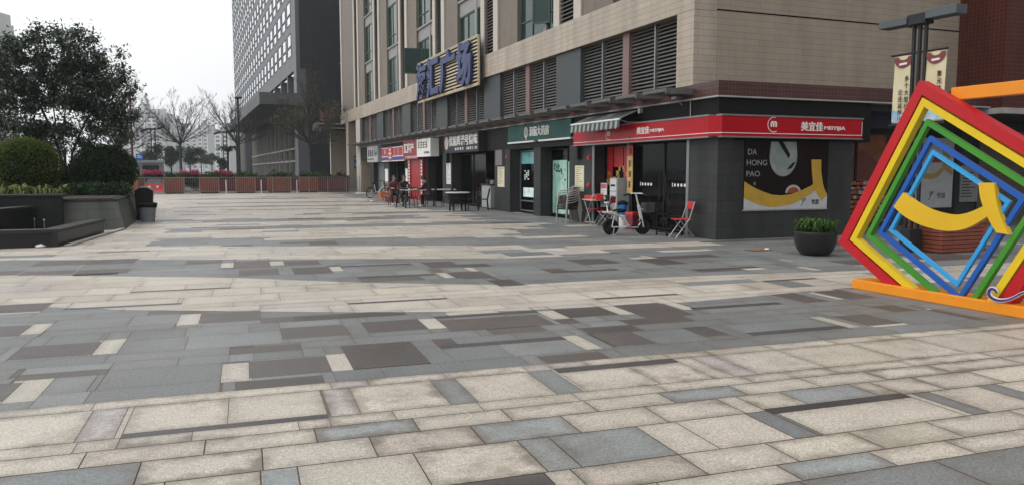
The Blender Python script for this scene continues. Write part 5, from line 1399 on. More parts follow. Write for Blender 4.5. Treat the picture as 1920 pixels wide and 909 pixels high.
e1, e2 = (-0.866, -0.5), (0.5, -0.866)
def clipz(poly, z0):
    out = []
    for i in range(len(poly)):
        a, b_ = poly[i], poly[(i + 1) % len(poly)]
        if a[1] >= z0: out.append(a)
        if (a[1] >= z0) != (b_[1] >= z0):
            t = (z0 - a[1]) / (b_[1] - a[1]); out.append((a[0] + (b_[0] - a[0]) * t, z0))
    return out
def sq(L): return [(cy + (e1[0] * a + e2[0] * b_) * L / 2, cz + (e1[1] * a + e2[1] * b_) * L / 2) for a, b_ in ((-1, -1), (1, -1), (1, 1), (-1, 1))]
for nm, L, w, mt, x0, dx in (('red_frame', 2.44, 0.13, 's_red', 8.30, 0.16), ('yellow_frame', 2.13, 0.085, 's_yel', 8.30, 0.1), ('green_frame', 1.74, 0.06, 's_grn', 8.30, 0.07), ('blue_frame', 1.44, 0.056, 's_blu', 8.30, 0.055), ('sky_blue_frame', 1.19, 0.046, 's_lbl', 8.30, 0.045)):
    mb = MB(); o_, i_ = sq(L), sq(L - 2 * w)
    for k in range(4):
        j = (k + 1) % 4
        p = clipz([o_[k], o_[j], i_[j], i_[k]], 0.13)
        if len(p) >= 3: mb.prism(p, (x0 + dx, 0, 0), (0, 1, 0), UP, OUTX, dx)
    mb.build(nm, M[mt], sp, bevel=0.006)
mb = MB(); mb.box(8.24, 8.6, 3.6, 8.1, 0.0, 0.13); mb.build('base', M['s_ora'], sp, bevel=0.01)
mb = MB(); mb.bar((8.53, 6.9, 2.52), (8.53, 3.8, 2.52), 0.13, 0.15); mb.box(8.45, 8.59, 3.66, 3.8, 0.13, 2.6); mb.build('orange_rail', M['s_ora'], sp, bevel=0.006)
hi = [(1693, 362), (1720, 382), (1750, 396), (1785, 403), (1815, 399), (1850, 384)]; lo = [(1675, 388), (1700, 409), (1735, 425), (1775, 433), (1812, 428), (1850, 407)]
XS = 8.26
y2 = lambda p: (atx(*p, XS).y, atx(*p, XS).z)
def smooth(pts, n=4):
    out = []
    for i in range(len(pts) - 1):
        p0, p1, p2, p3 = pts[max(0, i - 1)], pts[i], pts[i + 1], pts[min(len(pts) - 1, i + 2)]
        for k in range(n):
            t = k / n
            out.append(tuple(0.5 * (2 * p1[q] + (p2[q] - p0[q]) * t + (2 * p0[q] - 5 * p1[q] + 4 * p2[q] - p3[q]) * t * t + (3 * p1[q] - p0[q] - 3 * p2[q] + p3[q]) * t ** 3) for q in (0, 1)))
    return out + [pts[-1]]
mb = MB()
mb.prism(smooth([y2(p) for p in hi]) + smooth([y2(p) for p in lo[::-1]]), (XS + 0.07, 0, 0), (0, 1, 0), UP, OUTX, 0.07)
tl, tr = [(1835, 343), (1838, 370), (1846, 395), (1856, 416), (1868, 436)], [(1892, 440), (1878, 410), (1869, 380), (1864, 343)]
mb.prism(smooth([y2(p) for p in tl]) + smooth([y2(p) for p in tr]), (XS + 0.067, 0, 0), (0, 1, 0), UP, OUTX, 0.07)
mb.build('smile', M['s_gold'], sp)
for s_, wd, dx, mt in ((0, 0.05, 0.0, 'white'), (1, 0.026, 0.012, None)):
    cl = smooth([y2(p) for p in [(1873, 548), (1869, 542), (1862, 541), (1858, 548), (1862, 556), (1875, 562), (1893, 561), (1908, 555), (1922, 548), (1948, 541), (1980, 545)]], 5)
    mb = MB()
    for k, (a, b_) in enumerate(zip(cl, cl[1:])):
        t = k / len(cl); w = wd * (0.65 + 0.5 * math.sin(math.pi * min(1, t * 1.6)) )
        d = Vector((b_[0] - a[0], b_[1] - a[1])); nn = Vector((-d.y, d.x)).normalized() * w / 2
        mb.prism([(a[0] + nn.x, a[1] + nn.y), (b_[0] + nn.x, b_[1] + nn.y), (b_[0] - nn.x, b_[1] - nn.y), (a[0] - nn.x, a[1] - nn.y)], (8.24, 0, 0), (0, 1, 0), UP, OUTX, 0.012 + dx + 0.0003 * (k % 2))
    mb.build('scroll_edge' if not s_ else 'scroll', M['white'] if not s_ else mat('scroll_purple', (0.05, 0.025, 0.16), 0.4), sp)

# ------------------------------------------------------------------ lamp post with two banners
LB = Vector((13.0, 11.33, 0)); D = Vector((0.05, -1, 0)).normalized(); NB = Vector((D.y, -D.x, 0))
if NB.dot(LB) > 0: NB = -NB
lp = thing('plaza_lamp', 'dark three-pole lamp post with two flat box heads behind the rainbow frames', 'lamp post', LB)
for k in (-1, 0, 1):
    mb = MB(); c = LB + D * (0.13 * k); mb.bar(c + UP * 0.45, c + UP * 4.42, 0.055, 0.055, up=(1, 0, 0)); mb.build('pole', M['darkmetal'], lp)
mb = MB(); mb.bar(LB, LB + UP * 0.45, 0.36, 0.24, up=tuple(D)); mb.build('plinth', M['darkmetal'], lp, bevel=0.01)
mb = MB(); mb.bar(LB - D * 0.19 + UP * 4.5, LB + D * 0.19 + UP * 4.5, 0.26, 0.2); mb.build('hub', M['darkmetal'], lp, bevel=0.01)
M['lamphead'] = mat('lamp_head_paint', (0.06, 0.072, 0.078), 0.45)
mb = MB(); mb.bar(LB + D * 0.2 + UP * 4.55, LB + D * 0.84 + UP * 4.55, 0.3, 0.17); mb.build('lamp_head', M['lamphead'], lp, bevel=0.01)
mb = MB(); mb.bar(LB - D * 0.2 + UP * 4.5, LB - D * 0.84 + UP * 4.5, 0.3, 0.15); mb.build('lamp_head', M['lamphead'], lp, bevel=0.01)
for z in (3.88, 2.5):
    mb = MB(); mb.tube([LB - D * 0.62 + UP * z, LB + D * 0.6 + UP * z], 0.022, 8); mb.build('crossbar', M['darkmetal'], lp)
M['bancloth'] = mat('cream_banner', (0.55, 0.46, 0.27), 0.7, col2=(0.62, 0.55, 0.38), scale=1.2)
M['banmaroon'] = mat('banner_maroon', (0.16, 0.025, 0.03), 0.6)
for s0, s1, lab, rows in ((-0.55, -0.12, 'cream hanging banner on the left side of the three-pole lamp', (('多个大型社', 0.72, 3.4), ('企业总部环绕', 0.4, 3.15))), (0.16, 0.58, 'cream hanging banner on the right side of the three-pole lamp', (('聚元路站', 0.72, 3.42), ('时尚街', 0.36, 3.1)))):
    bn = thing('hanging_banner', lab, 'banner', LB + D * ((s0 + s1) / 2) + UP * 2.52)
    z0, z1 = 2.54, 3.85
    mb = MB(); o = LB + D * s0; n_ = 8
    P = []
    for i in range(n_ + 1):
        row = []
        for j in range(13):
            a = i / n_; zz = z0 + (z1 - z0) * j / 12
            row.append(o + D * ((s1 - s0) * a) + UP * zz + NB * (0.012 * math.sin(a * 6 + j * 0.4)))
        P.append(row)
    for i in range(n_):
        for j in range(12): mb.quad(P[i][j], P[i + 1][j], P[i + 1][j + 1], P[i][j + 1])
    mb.build('cloth', M['bancloth'], bn, smooth=True)
    W = s1 - s0; o2 = o + NB * 0.016
    mb = MB(); top = [(0, 1.28), (W, 1.28)] + [(W / 2 + W / 2 * math.cos(R_(a)), 1.28 - 0.2 * math.sin(R_(a))) for a in range(0, 181, 15)][1:-1]
    ring = [(W / 2 + W / 2 * math.cos(R_(a)), 1.29 - 0.22 * math.sin(R_(a))) for a in range(0, 181, 15)]; inn = [(W / 2 + W / 4 * math.cos(R_(a)), 1.29 - 0.06 * math.sin(R_(a))) for a in range(0, 181, 15)]
    for k in range(12): mb.prism([ring[k], ring[k + 1], inn[k + 1], inn[k]], o2 + UP * z0, D, UP, NB, 0.003)
    mb.build('arch_print', M['banmaroon'], bn)
    mb = MB(); mb.prism([(W * 0.3, 1.13), (W * 0.7, 1.14), (W * 0.7, 1.18), (W * 0.3, 1.17)], o2 + UP * z0, D, UP, NB, 0.006); mb.build('label_print', M['paper'], bn)
    mb = MB()
    for txt, fx, zt in rows:
        for q, ch in enumerate(txt): mb.text(ch, o2 + D * (W * fx) + UP * (zt - 0.135 * q), D, UP, NB, 0.11, 0.1, 0.004, 0.012)
    mb.build('lettering', mat('banner_black', (0.03, 0.02, 0.015), 0.6), bn)
    mb = MB(); mb.prism([(0, 0.02), (W, 0.02), (W, 0.12), (W * .6, 0.16), (W * .3, 0.22), (0, 0.27)], o2 + UP * z0, D, UP, NB, 0.003); mb.build('blue_print', mat('banner_blue', (0.12, 0.3, 0.45), 0.6, col2=(0.55, 0.58, 0.6), scale=5), bn)

# ------------------------------------------------------------------ slatted wooden planter and black bowl on the right
M['redwood'] = mat('red_stained_wood', (0.2, 0.05, 0.028), 0.55, var=0.25, scale=6, streak=0.3)
wp = thing('wooden_planter', 'red brown slatted wooden box planter behind the rainbow frames', 'planter', (13.9, 11.3, 0))
mb = MB(); z = 0.02
while z < 0.56:
    mb.box(13.3, 14.52, 10.87, 10.9, z, z + 0.062); mb.box(13.3, 14.52, 11.64, 11.67, z, z + 0.062); mb.box(13.3, 13.33, 10.9, 11.64, z, z + 0.062); mb.box(14.49, 14.52, 10.9, 11.64, z, z + 0.062); z += 0.075
mb.build('slatted_side', M['redwood'], wp)
mb = MB(); mb.box(13.27, 14.55, 10.84, 10.93, 0.57, 0.6); mb.box(13.27, 14.55, 11.61, 11.7, 0.57, 0.6); mb.box(13.27, 13.36, 10.93, 11.61, 0.57, 0.6); mb.box(14.46, 14.55, 10.93, 11.61, 0.57, 0.6); mb.build('rim', M['redwood'], wp)
mb = MB(); mb.box(13.34, 14.48, 10.91, 11.63, 0.03, 0.5); mb.build('soil_box', M['soil'], wp)

def blades(mb, c, n, r, h, rng_, wid=0.05, droop=0.5, m=0, spread=1.0):
    """arching strap or pointed leaves growing from a base"""
    for i in range(n):
        a = rng_.uniform(0, 2 * math.pi); out = Vector((math.cos(a), math.sin(a), 0)); L = rng_.uniform(0.7, 1.15)
        b0 = Vector(c) + out * rng_.uniform(0, r * 0.25); rr, hh = r * L * spread, h * L
        pts = [b0, b0 + out * rr * 0.35 + UP * hh * 0.75, b0 + out * rr * 0.7 + UP * hh * (1 - 0.1 * droop), b0 + out * rr + UP * hh * (1 - 0.75 * droop)]
        sd = out.cross(UP) * wid * rng_.uniform(0.7, 1.2); ws = [0.5, 1.0, 0.8, 0.05]
        for k in range(3): mb.quad(pts[k] - sd * ws[k], pts[k] + sd * ws[k], pts[k + 1] + sd * ws[k + 1], pts[k + 1] - sd * ws[k + 1], m)
bw = thing('bowl_planter', 'large black bowl planter with leafy green plants by the corner shop poster', 'planter', (10.85, 11.6, 0))
mb = MB(); mb.lathe([(0.22, 0), (0.27, 0.02), (0.34, 0.12), (0.385, 0.25), (0.395, 0.38), (0.405, 0.42), (0.4, 0.45), (0.36, 0.45), (0.35, 0.41), (1e-4, 0.4)], (10.85, 11.6, 0), 32); mb.build('bowl', mat('black_glazed_bowl', (0.01, 0.01, 0.011), 0.3), bw, smooth=True)
r = random.Random(12)
def leafball(mb, c, rx, ry, rz, n, size, rng_, shell=0.75, up_bias=0.3, m=0):
    for i in range(n):
        while True:
            d = Vector((rng_.gauss(0, 1), rng_.gauss(0, 1), rng_.gauss(0, 1)))
            if d.length > 1e-3: break
        d.normalize(); q = rng_.uniform(shell, 1.02)
        p = Vector(c) + Vector((d.x * rx, d.y * ry, d.z * rz)) * q
        t = (d + Vector((rng_.gauss(0, 0.6), rng_.gauss(0, 0.6), rng_.gauss(0, 0.6) + up_bias))).normalized(); sd = t.cross(Vector((rng_.gauss(0, 1), rng_.gauss(0, 1), rng_.gauss(0, 1)))); sd.normalize()
        s_ = size * rng_.uniform(0.6, 1.3)
        mb.poly([p - t * s_ * 0.5, p + sd * s_ * 0.24, p + t * s_ * 0.5, p - sd * s_ * 0.24], m)
M['leafpot'] = leafmat('pot_leaf', (0.015, 0.04, 0.01), (0.03, 0.08, 0.015), (0.08, 0.15, 0.03))
mb = MB()
for i in range(26):
    a, q = r.uniform(0, 6.28), r.uniform(0, 0.29); blades(mb, (10.85 + math.cos(a) * q, 11.6 + math.sin(a) * q, 0.41), 16, 0.17, 0.24 * r.uniform(0.7, 1.15), r, 0.016, 0.6)
leafball(mb, (10.85, 11.6, 0.5), 0.37, 0.37, 0.14, 700, 0.07, r, 0.3)
mb.build('leaves', M['leafpot'], bw)

# shop fronts right of the corner shop
M['panelwhite'] = mat('panel_white', (0.34, 0.35, 0.36), 0.5)
t = thing('door_panel', 'pale printed door panel with a yellow smile and small red label right of the corner shop', 'panel', (19.9, 16.84, 0.5))
mb = MB(); mb.box(19.25, 20.9, 16.82, 16.87, 0.5, 2.55); mb.build('panel', M['panelwhite'], t)
mb = MB(); mb.box(19.15, 19.25, 16.8, 16.88, 0, 2.7); mb.box(20.9, 21.0, 16.8, 16.88, 0, 2.7); mb.box(19.25, 20.9, 16.8, 16.88, 2.55, 2.7); mb.box(19.25, 20.9, 16.8, 16.88, 0.0, 0.5); mb.build('door_frame', M['blackmetal'], t)
o = Vector((19.25, 16.82, 0.5))
mb = MB(); up_ = smooth([(0.1, 1.2), (0.5, 1.02), (0.9, 1.02), (1.2, 1.2)]); dn = smooth([(0.1, 1.02), (0.5, 0.86), (0.95, 0.88), (1.25, 1.12)])
for a, b_, c, d in zip(dn, dn[1:], up_[1:], up_): mb.prism([a, b_, c, d], o, XR, UP, OUTY, 0.005)
mb.prism([(1.15, 1.75), (1.45, 1.75), (1.5, 1.3), (1.62, 0.95), (1.4, 1.05), (1.2, 1.2)], o, XR, UP, OUTY, 0.006); mb.build('smile_print', mat('dull_yellow_print', (0.3, 0.2, 0.05), 0.5), t)
mb = MB(); mb.box(20.0, 20.4, 16.812, 16.82, 1.83, 2.02); mb.build('red_label', M['signred'], t)
mb = MB(); mb.text('悦盟', (20.45, 16.82, 0.86), XR, UP, OUTY, 0.17, 0.34, 0.004); mb.tube([o + Vector((0.75 + a * 0.13, -0.006, 0.36 + b_ * 0.14)) for a, b_ in ((-.7, -.9), (-.2, -.7), (.1, 0), (.3, .6), (0, .9), (-.3, .5), (0, .1), (.4, .3), (.6, .8), (.9, .9), (.8, .4))], 0.008, 5); mb.build('lettering', M['black'], t)
t = thing('notice_board', 'grey framed notice board on the dark wall between door panel and brown shutter', 'notice', (21.6, 16.86, 0.65))
mb = MB(); mb.box(21.25, 22.0, 16.84, 16.88, 0.65, 1.75); mb.build('board', mat('notice_grey', (0.2, 0.2, 0.2), 0.5), t)
mb = MB(); rr_ = random.Random(9)
for i in range(9): mb.box(21.32, 21.32 + rr_.uniform(0.3, 0.6), 16.836, 16.84, 0.8 + i * 0.09, 0.83 + i * 0.09)
mb.build('print', M['darkmetal'], t)
t = thing('display_poster', 'dull orange poster in the recess right of the corner shop', 'poster', (17.2, 16.86, 1.3))
mb = MB(); mb.box(16.0, 18.2, 16.84, 16.88, 1.3, 2.6); mb.build('sheet', mat('dull_orange', (0.2, 0.06, 0.02), 0.5, var=0.4, scale=2), t)
mb = MB(); mb.prism([(0.2, 0.0), (2.1, 0.0), (1.9, 0.5), (1.3, 0.85), (0.7, 0.4)], (16.0, 16.84, 1.35), XR, UP, OUTY, 0.004); mb.build('print', mat('brick_print', (0.12, 0.03, 0.02), 0.5), t)
mb = MB(); mb.box(17.05, 17.12, 16.8, 16.84, 0.2, 2.8); mb.build('mullion', M['blackmetal'], t)
t = thing('goods_display', 'display of stacked red and white packets below the orange poster', 'display', (17, 16.7, 0.1))
mb = MB(); rr_ = random.Random(21)
for i in range(9): mb.box(16.1, 18.1, 16.6, 16.8, 0.15 + i * 0.13, 0.16 + i * 0.13)
mb.build('shelf', M['darkmetal'], t)
mb = MB()
for i in range(9):
    x = 16.12
    while x < 18.0: w = rr_.uniform(0.07, 0.16); mb.box(x, x + w * 0.85, 16.62, 16.75, 0.16 + i * 0.13, 0.16 + i * 0.13 + rr_.uniform(0.06, 0.11), rr_.randint(0, 2)); x += w
mb.build('packets', [mat('packet_red', (0.25, 0.03, 0.03), 0.5), mat('packet_white', (0.32, 0.3, 0.28), 0.5), mat('packet_orange', (0.3, 0.1, 0.03), 0.5)], t)

# drains and small litter
M['iron'] = mat('cast_iron', (0.03, 0.026, 0.024), 0.7, bump=0.3, bscale=30)
for (px, py, w, d, lab) in ((180, 513.5, 0.62, 0.2, 'dark rectangular drain slot in the paving before the fountain basin'), (1422, 469, 0.5, 0.3, 'rusty drain cover in the paving in front of the tea poster')):
    c = gnd(px, py); t = thing('drain_cover', lab, 'drain', (c.x, c.y, 0)); mb = MB(); mb.box(c.x - w / 2, c.x + w / 2, c.y - d / 2, c.y + d / 2, 0.001, 0.006)
    mb.build('plate', M['iron'], t); mb = MB()
    for k in range(8): mb.box(c.x - w / 2 + 0.05 + k * (w - 0.1) / 8, c.x - w / 2 + 0.05 + k * (w - 0.1) / 8 + 0.02, c.y - d / 2 + 0.02, c.y + d / 2 - 0.02, 0.006, 0.01)
    mb.build('grating', M['rust'] if px > 1000 else M['iron'], t)
r = random.Random(31)
for (px, py, s_, lab) in ((76, 464, 0.09, 'crumpled white tissue on the paving by the fountain basin'), (1438, 468.5, 0.05, 'white scrap beside the rusty drain cover'), (290, 407, 0.07, 'pale scrap of paper near the grey bucket'), (697, 379, 0.1, 'white scrap on the paving left of the orange stools')):
    c = gnd(px, py); mb = MB(); mb.ball((c.x, c.y, s_ * 0.35), s_, 9, 6, 0, 1.2, 0.8, 0.4); mb.v = [(x + r.uniform(-.2, .2) * s_, y + r.uniform(-.2, .2) * s_, max(0.001, z + r.uniform(-.15, .15) * s_)) for x, y, z in mb.v]
    tag(mb.build('paper_scrap', M['paper'], loc=(c.x, c.y, 0)), lab, 'litter')
# ------------------------------------------------------------------ left planters and fountain basin
M['granite'] = tilemat('grey_green_granite', (0.105, 0.111, 0.097), (0.092, 0.098, 0.086), (0.055, 0.056, 0.05), 0.8, 0.27, 0.012, 0.6, 0.5, 0.3, 0.3, 0.35)
M['darkgranite'] = tilemat('dark_granite', (0.016, 0.018, 0.018), (0.013, 0.014, 0.014), (0.008, 0.008, 0.008), 0.6, 0.3, 0.008, 0.35, 0.5, 0.3, 0.15, 0.3)
M['darkcap'] = mat('dark_granite_cap', (0.026, 0.03, 0.028), 0.5, spec=0.25, var=0.2, scale=3, bump=0.1)
pw = thing('stone_planter', 'grey granite planter with a battered front holding the round clipped bushes', 'planter', (-3, 26, 0))
mb = MB()
A0, A1, B0_, B1_ = (-3.5, 23.62, 0), (-1.98, 23.62, 0), (-3.5, 23.78, 0.78), (-2.17, 23.78, 0.78)
mb.quad(A0, A1, B1_, B0_); mb.quad(A1, (-1.98, 36, 0), (-2.17, 36, 0.78), B1_); mb.quad((-1.98, 36, 0), (-3.5, 36, 0), (-3.5, 36, 0.78), (-2.17, 36, 0.78))
mb.build('wall', M['granite'], pw)
mb = MB(); mb.box(-14, -2.14, 23.74, 36, 0.78, 0.82); mb.build('coping', M['darkcap'], pw)
mb = MB(); mb.box(-14, -2.3, 23.9, 35.9, 0.8, 0.84); mb.build('soil', M['soil'], pw)
dwl = thing('dark_wall', 'polished dark stone wall behind the fountain basin', 'wall', (-8, 23.6, 0))
mb = MB(); mb.box(-16, -3.45, 23.4, 23.74, 0, 0.92); mb.build('wall', M['darkgranite'], dwl)
mb = MB(); mb.box(-16, -3.38, 23.33, 23.8, 0.92, 0.98); mb.build('coping', M['darkcap'], dwl, bevel=0.01)
def wallrun(name, pts, w, h, cap, label, cat):
    t = thing(name, label, cat, (pts[0][0], pts[0][1], 0))
    mb = MB(); cp = MB()
    for k, (a, b_) in enumerate(zip(pts, pts[1:])):
        a, b_ = Vector((*a, 0)), Vector((*b_, 0)); d = (b_ - a).normalized()
        ext = d * (w / 2 - 0.002 * (k + 1))
        mb.bar(a + UP * (h / 2) - (ext if k else Vector()), b_ + UP * (h / 2), w, h)
        cp.bar(a + UP * (h + cap / 2) - (ext if k else Vector()) - d * 0.03, b_ + UP * (h + cap / 2) + d * 0.03, w + 0.08, cap - 0.001 * k)
    mb.build('wall', M['darkgranite'], t); cp.build('coping', M['darkcap'], t)
    return t
wallrun('fountain_basin', [(-16, 18.85), (-2.98, 18.85), (-2.5, 22.3)], 0.28, 0.3, 0.07, 'low black stone wall of the front fountain basin', 'fountain basin')
wallrun('fountain_basin', [(-16, 20.9), (-4.9, 20.9), (-4.2, 23.3)], 0.28, 0.62, 0.07, 'raised black stone wall of the rear fountain basin against the dark wall', 'fountain basin')
mb = MB(); mb.poly([(-15, 18.9, 0.16), (-3.0, 18.9, 0.16), (-2.6, 22.3, 0.16), (-3.4, 23.4, 0.16), (-15, 23.4, 0.16)]); tag(mb.build('fountain_water', mat('dark_water', (0.01, 0.013, 0.013), 0.08, bump=0.1, bscale=9)), kind='structure')
mb = MB(); mb.bar((-2.68, 18.75, 0.01), (-2.05, 23.58, 0.01), 0.14, 0.06); tag(mb.build('kerb', M['concrete']), kind='structure')
for (x, y, z, lab) in ((-4.05, 23.2, 0.16, 'small pale spout on the basin edge nearest the granite planter'), (-3.75, 22.7, 0.16, 'small pale spout standing left of the first one in the basin')):
    mb = MB(); mb.lathe([(0.015, 0), (0.015, 0.17), (0.028, 0.18), (0.01, 0.22)], (x, y, z), 8); tag(mb.build('fountain_spout', M['steel'], loc=(x, y, z)), lab, 'spout')

# bins
t = thing('swing_bin', 'tall black swing-top bin beside the granite planter', 'bin', (-1.92, 27.9, 0))
mb = MB(); mb.prism([(-0.22, 0), (0.22, 0), (0.26, 0.75), (-0.26, 0.75)], (-1.75, 28.15, 0), (1, 0, 0), UP, (0, -1, 0), 0.5); mb.build('body', M['black'], t, bevel=0.02)
mb = MB(); mb.prism([(-0.27, 0.75), (0.27, 0.75), (0.26, 0.95), (0.12, 1.04), (-0.12, 1.04), (-0.26, 0.95)], (-1.75, 28.16, 0), (1, 0, 0), UP, (0, -1, 0), 0.52); mb.build('lid', M['black'], t, bevel=0.02)
mb = MB(); mb.prism([(-0.25, 0.965), (-0.1, 1.05), (0.1, 1.05), (0.25, 0.965), (0.25, 0.985), (0.1, 1.07), (-0.1, 1.07), (-0.25, 0.985)], (-1.75, 28.14, 0), (1, 0, 0), UP, (0, -1, 0), 0.5); mb.build('lid_top', M['greymetal'], t)
t = thing('waste_bucket', 'grey plastic bucket lined with a black bag in front of the black bin', 'bucket', (-1.62, 27.1, 0))
mb = MB(); mb.lathe([(0.2, 0), (0.26, 0.5), (0.275, 0.52), (0.25, 0.5), (0.2, 0.1)], (-1.62, 27.1, 0), 24); mb.build('body', mat('grey_bucket', (0.2, 0.21, 0.22), 0.5), t, smooth=True)
mb = MB(); mb.lathe([(0.275, 0.44), (0.295, 0.5), (0.3, 0.56), (0.26, 0.58), (0.22, 0.5)], (-1.62, 27.1, 0), 24); r = random.Random(3); mb.v = [(x + r.uniform(-.012, .012), y + r.uniform(-.012, .012), z + r.uniform(-.015, .015)) for x, y, z in mb.v]; mb.build('liner', M['black'], t)

# ------------------------------------------------------------------ vegetation
M['leaftree'] = leafmat('tree_leaf', (0.02, 0.036, 0.023), (0.038, 0.06, 0.037), (0.075, 0.1, 0.065), 0.38, 0.4)
M['leafglobe1'] = leafmat('bright_box_leaf', (0.03, 0.06, 0.01), (0.06, 0.105, 0.015), (0.12, 0.17, 0.03))
M['leafglobe2'] = leafmat('dark_box_leaf', (0.012, 0.025, 0.012), (0.022, 0.046, 0.018), (0.045, 0.075, 0.03))
M['leafyellow'] = leafmat('variegated_leaf', (0.03, 0.06, 0.015), (0.11, 0.15, 0.04), (0.34, 0.34, 0.12))
M['bark'] = mat('bark', (0.045, 0.038, 0.032), 0.9, var=0.3, scale=8, bump=0.5, bscale=25)
M['barkgrey'] = mat('grey_bark', (0.045, 0.042, 0.04), 0.9, var=0.25, scale=6)
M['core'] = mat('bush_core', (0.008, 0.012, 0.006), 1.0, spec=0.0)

def globe(label, c, rx, rz, m, n, seed, z0):
    r = random.Random(seed); t = thing('clipped_bush', label, 'bush', (c[0], c[1], z0))
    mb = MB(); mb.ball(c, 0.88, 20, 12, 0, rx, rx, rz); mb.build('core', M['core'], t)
    mb = MB()
    for i in range(n):
        d = Vector((r.gauss(0, 1), r.gauss(0, 1), r.gauss(0, 1))).normalized()
        if d.y > 0.55: continue
        q = r.uniform(0.86, 1.02) + 0.025 * math.sin(d.x * 7 + d.z * 5 + seed) * math.cos(d.y * 6 + d.z * 3) + (0.07 if r.random() < 0.02 else 0)
        p = Vector(c) + Vector((d.x * rx, d.y * rx, d.z * rz)) * q
        if p.z < z0 + 0.02: continue
        tt = (d * 0.8 + Vector((r.gauss(0, .6), r.gauss(0, .6), r.gauss(0, .6) + 0.2))).normalized(); sd = tt.cross(Vector((r.gauss(0, 1), r.gauss(0, 1), r.gauss(0, 1)))).normalized(); s_ = r.uniform(0.035, 0.07)
        mb.poly([p - tt * s_ * .5, p + sd * s_ * .3, p + tt * s_ * .6, p - sd * s_ * .3])
    mb.build('leaves', m, t)
globe('round clipped bush of brighter green behind the dark stone wall', (-5.2, 29.0, 1.72), 1.03, 0.94, M['leafglobe1'], 13000, 1, 0.82)
globe('round clipped bush of very dark green at the planter corner', (-3.13, 30.4, 1.62), 1.08, 0.9, M['leafglobe2'], 13000, 2, 0.82)
r = random.Random(77)
for i in range(8):
    x, y = -6.3 + i * 0.33, 25.9 + r.uniform(-0.25, 0.25)
    t = thing('variegated_plant', 'yellow green strap-leaved plants in a row along the dark wall', 'plant', (x, y, 0.82), 'yellow green plants along the dark wall')
    mb = MB(); [blades(mb, (x + r.uniform(-.15, .15), y + r.uniform(-.2, .2), 0.84), 11, 0.44, 0.34 * r.uniform(0.6, 1.25), r, 0.034, 1.05) for _ in range(3)]; mb.build('leaves', M['leafyellow'], t)
for i in range(8):
    x, y = -3.75 + i * 0.21, 27.0 + r.uniform(-0.4, 0.5)
    t = thing('low_shrub', 'low dark shrub growing along the planter edge under the dark round bush', 'shrub', (x, y, 0.82), 'low shrubs along the planter edge')
    mb = MB(); leafball(mb, (x, y, 1.0), 0.3, 0.3, 0.26, 420, 0.1, r, 0.3); mb.build('leaves', M['leafdark'], t)
for i in range(7):
    x, y = -8 + i * 0.75, 31.8 + r.uniform(-0.3, 0.3)
    t = thing('dark_shrub', 'dense dark shrub between and behind the two round bushes', 'shrub', (x, y, 0.82), 'dark shrubs behind the round bushes')
    mb = MB(); leafball(mb, (x, y, 1.3), 0.62, 0.5, 0.62, 900, 0.14, r, 0.3); mb.build('leaves', M['leafglobe2'], t)

def colonize(rg, start_pts, att, step, infl, kill, iters):
    """space colonisation: start_pts = polyline list of stems [(points)], returns nodes, parents"""
    nodes, par = [], []
    for stem in start_pts:
        prev = None
        for k, p in enumerate(stem):
            if k == 0 and len(nodes) and (Vector(p) - Vector(nodes[0])).length < 1e-6: prev = 0; continue
            nodes.append(np.array(p, float)); par.append(-1 if prev is None else prev); prev = len(nodes) - 1
    att = np.array(att, float)
    for it in range(iters):
        if not len(att): break
        Nn = np.array(nodes)
        d = np.linalg.norm(att[:, None, :] - Nn[None, :, :], axis=2)
        j = d.argmin(1); dm = d[np.arange(len(att)), j]
        ok = dm < infl
        if not ok.any(): break
        added = False
        for nd in np.unique(j[ok]):
            v_ = att[ok & (j == nd)] - Nn[nd]; v_ = (v_ / np.linalg.norm(v_, axis=1)[:, None]).sum(0) + rg.normal(0, 0.12, 3)
            q = Nn[nd] + v_ / (np.linalg.norm(v_) + 1e-9) * step
            if np.min(np.linalg.norm(Nn - q, axis=1)) < step * 0.3: continue
            nodes.append(q); par.append(int(nd)); added = True
        if not added: break
        Nn = np.array(nodes); d = np.linalg.norm(att[:, None, :] - Nn[None, :, :], axis=2).min(1); att = att[d > kill]
    return nodes, par
def skeleton_mesh(nodes, par, r_tip, power, rmax=9, n=5):
    N_ = len(nodes); ch = [[] for _ in range(N_)]
    for i, p in enumerate(par):
        if p >= 0: ch[p].append(i)
    rad = [0.0] * N_
    order = sorted(range(N_), key=lambda i: -i)
    for i in range(N_ - 1, -1, -1):
        rad[i] = r_tip if not ch[i] else sum(rad[c] ** power for c in ch[i]) ** (1 / power)
    rad = [min(rmax, q) for q in rad]
    mb = MB(); 
    roots = [i for i, p in enumerate(par) if p < 0]; stack = [(None, q) for q in roots]
    while stack:
        p, i = stack.pop(); pts, rr = ([], []) if p is None else ([nodes[p]], [min(rad[p], rad[i] * 1.15)])
        while True:
            pts.append(nodes[i]); rr.append(rad[i])
            if not ch[i]: break
            c = sorted(ch[i], key=lambda q: -rad[q])
            for q in c[1:]: stack.append((i, q))
            i = c[0]
        if len(pts) > 1: mb.tube([tuple(q) for q in pts], rr, n, caps=False)
    return mb, ch, rad
def lobes_att(rg, lobes, n):
    out = []; vol = [l[1] * l[2] * l[3] for l in lobes]; tot = sum(vol)
    for (c, a, b_, e), v_ in zip(lobes, vol):
        k = int(n * v_ / tot) + 1; q = rg.normal(0, 1, (k, 3)); q /= np.linalg.norm(q, axis=1)[:, None]; q *= rg.uniform(0.25, 1, (k, 1)) ** (1 / 2.2)
        out.append(q * np.array([a, b_, e]) + np.array(c))
    return np.concatenate(out)
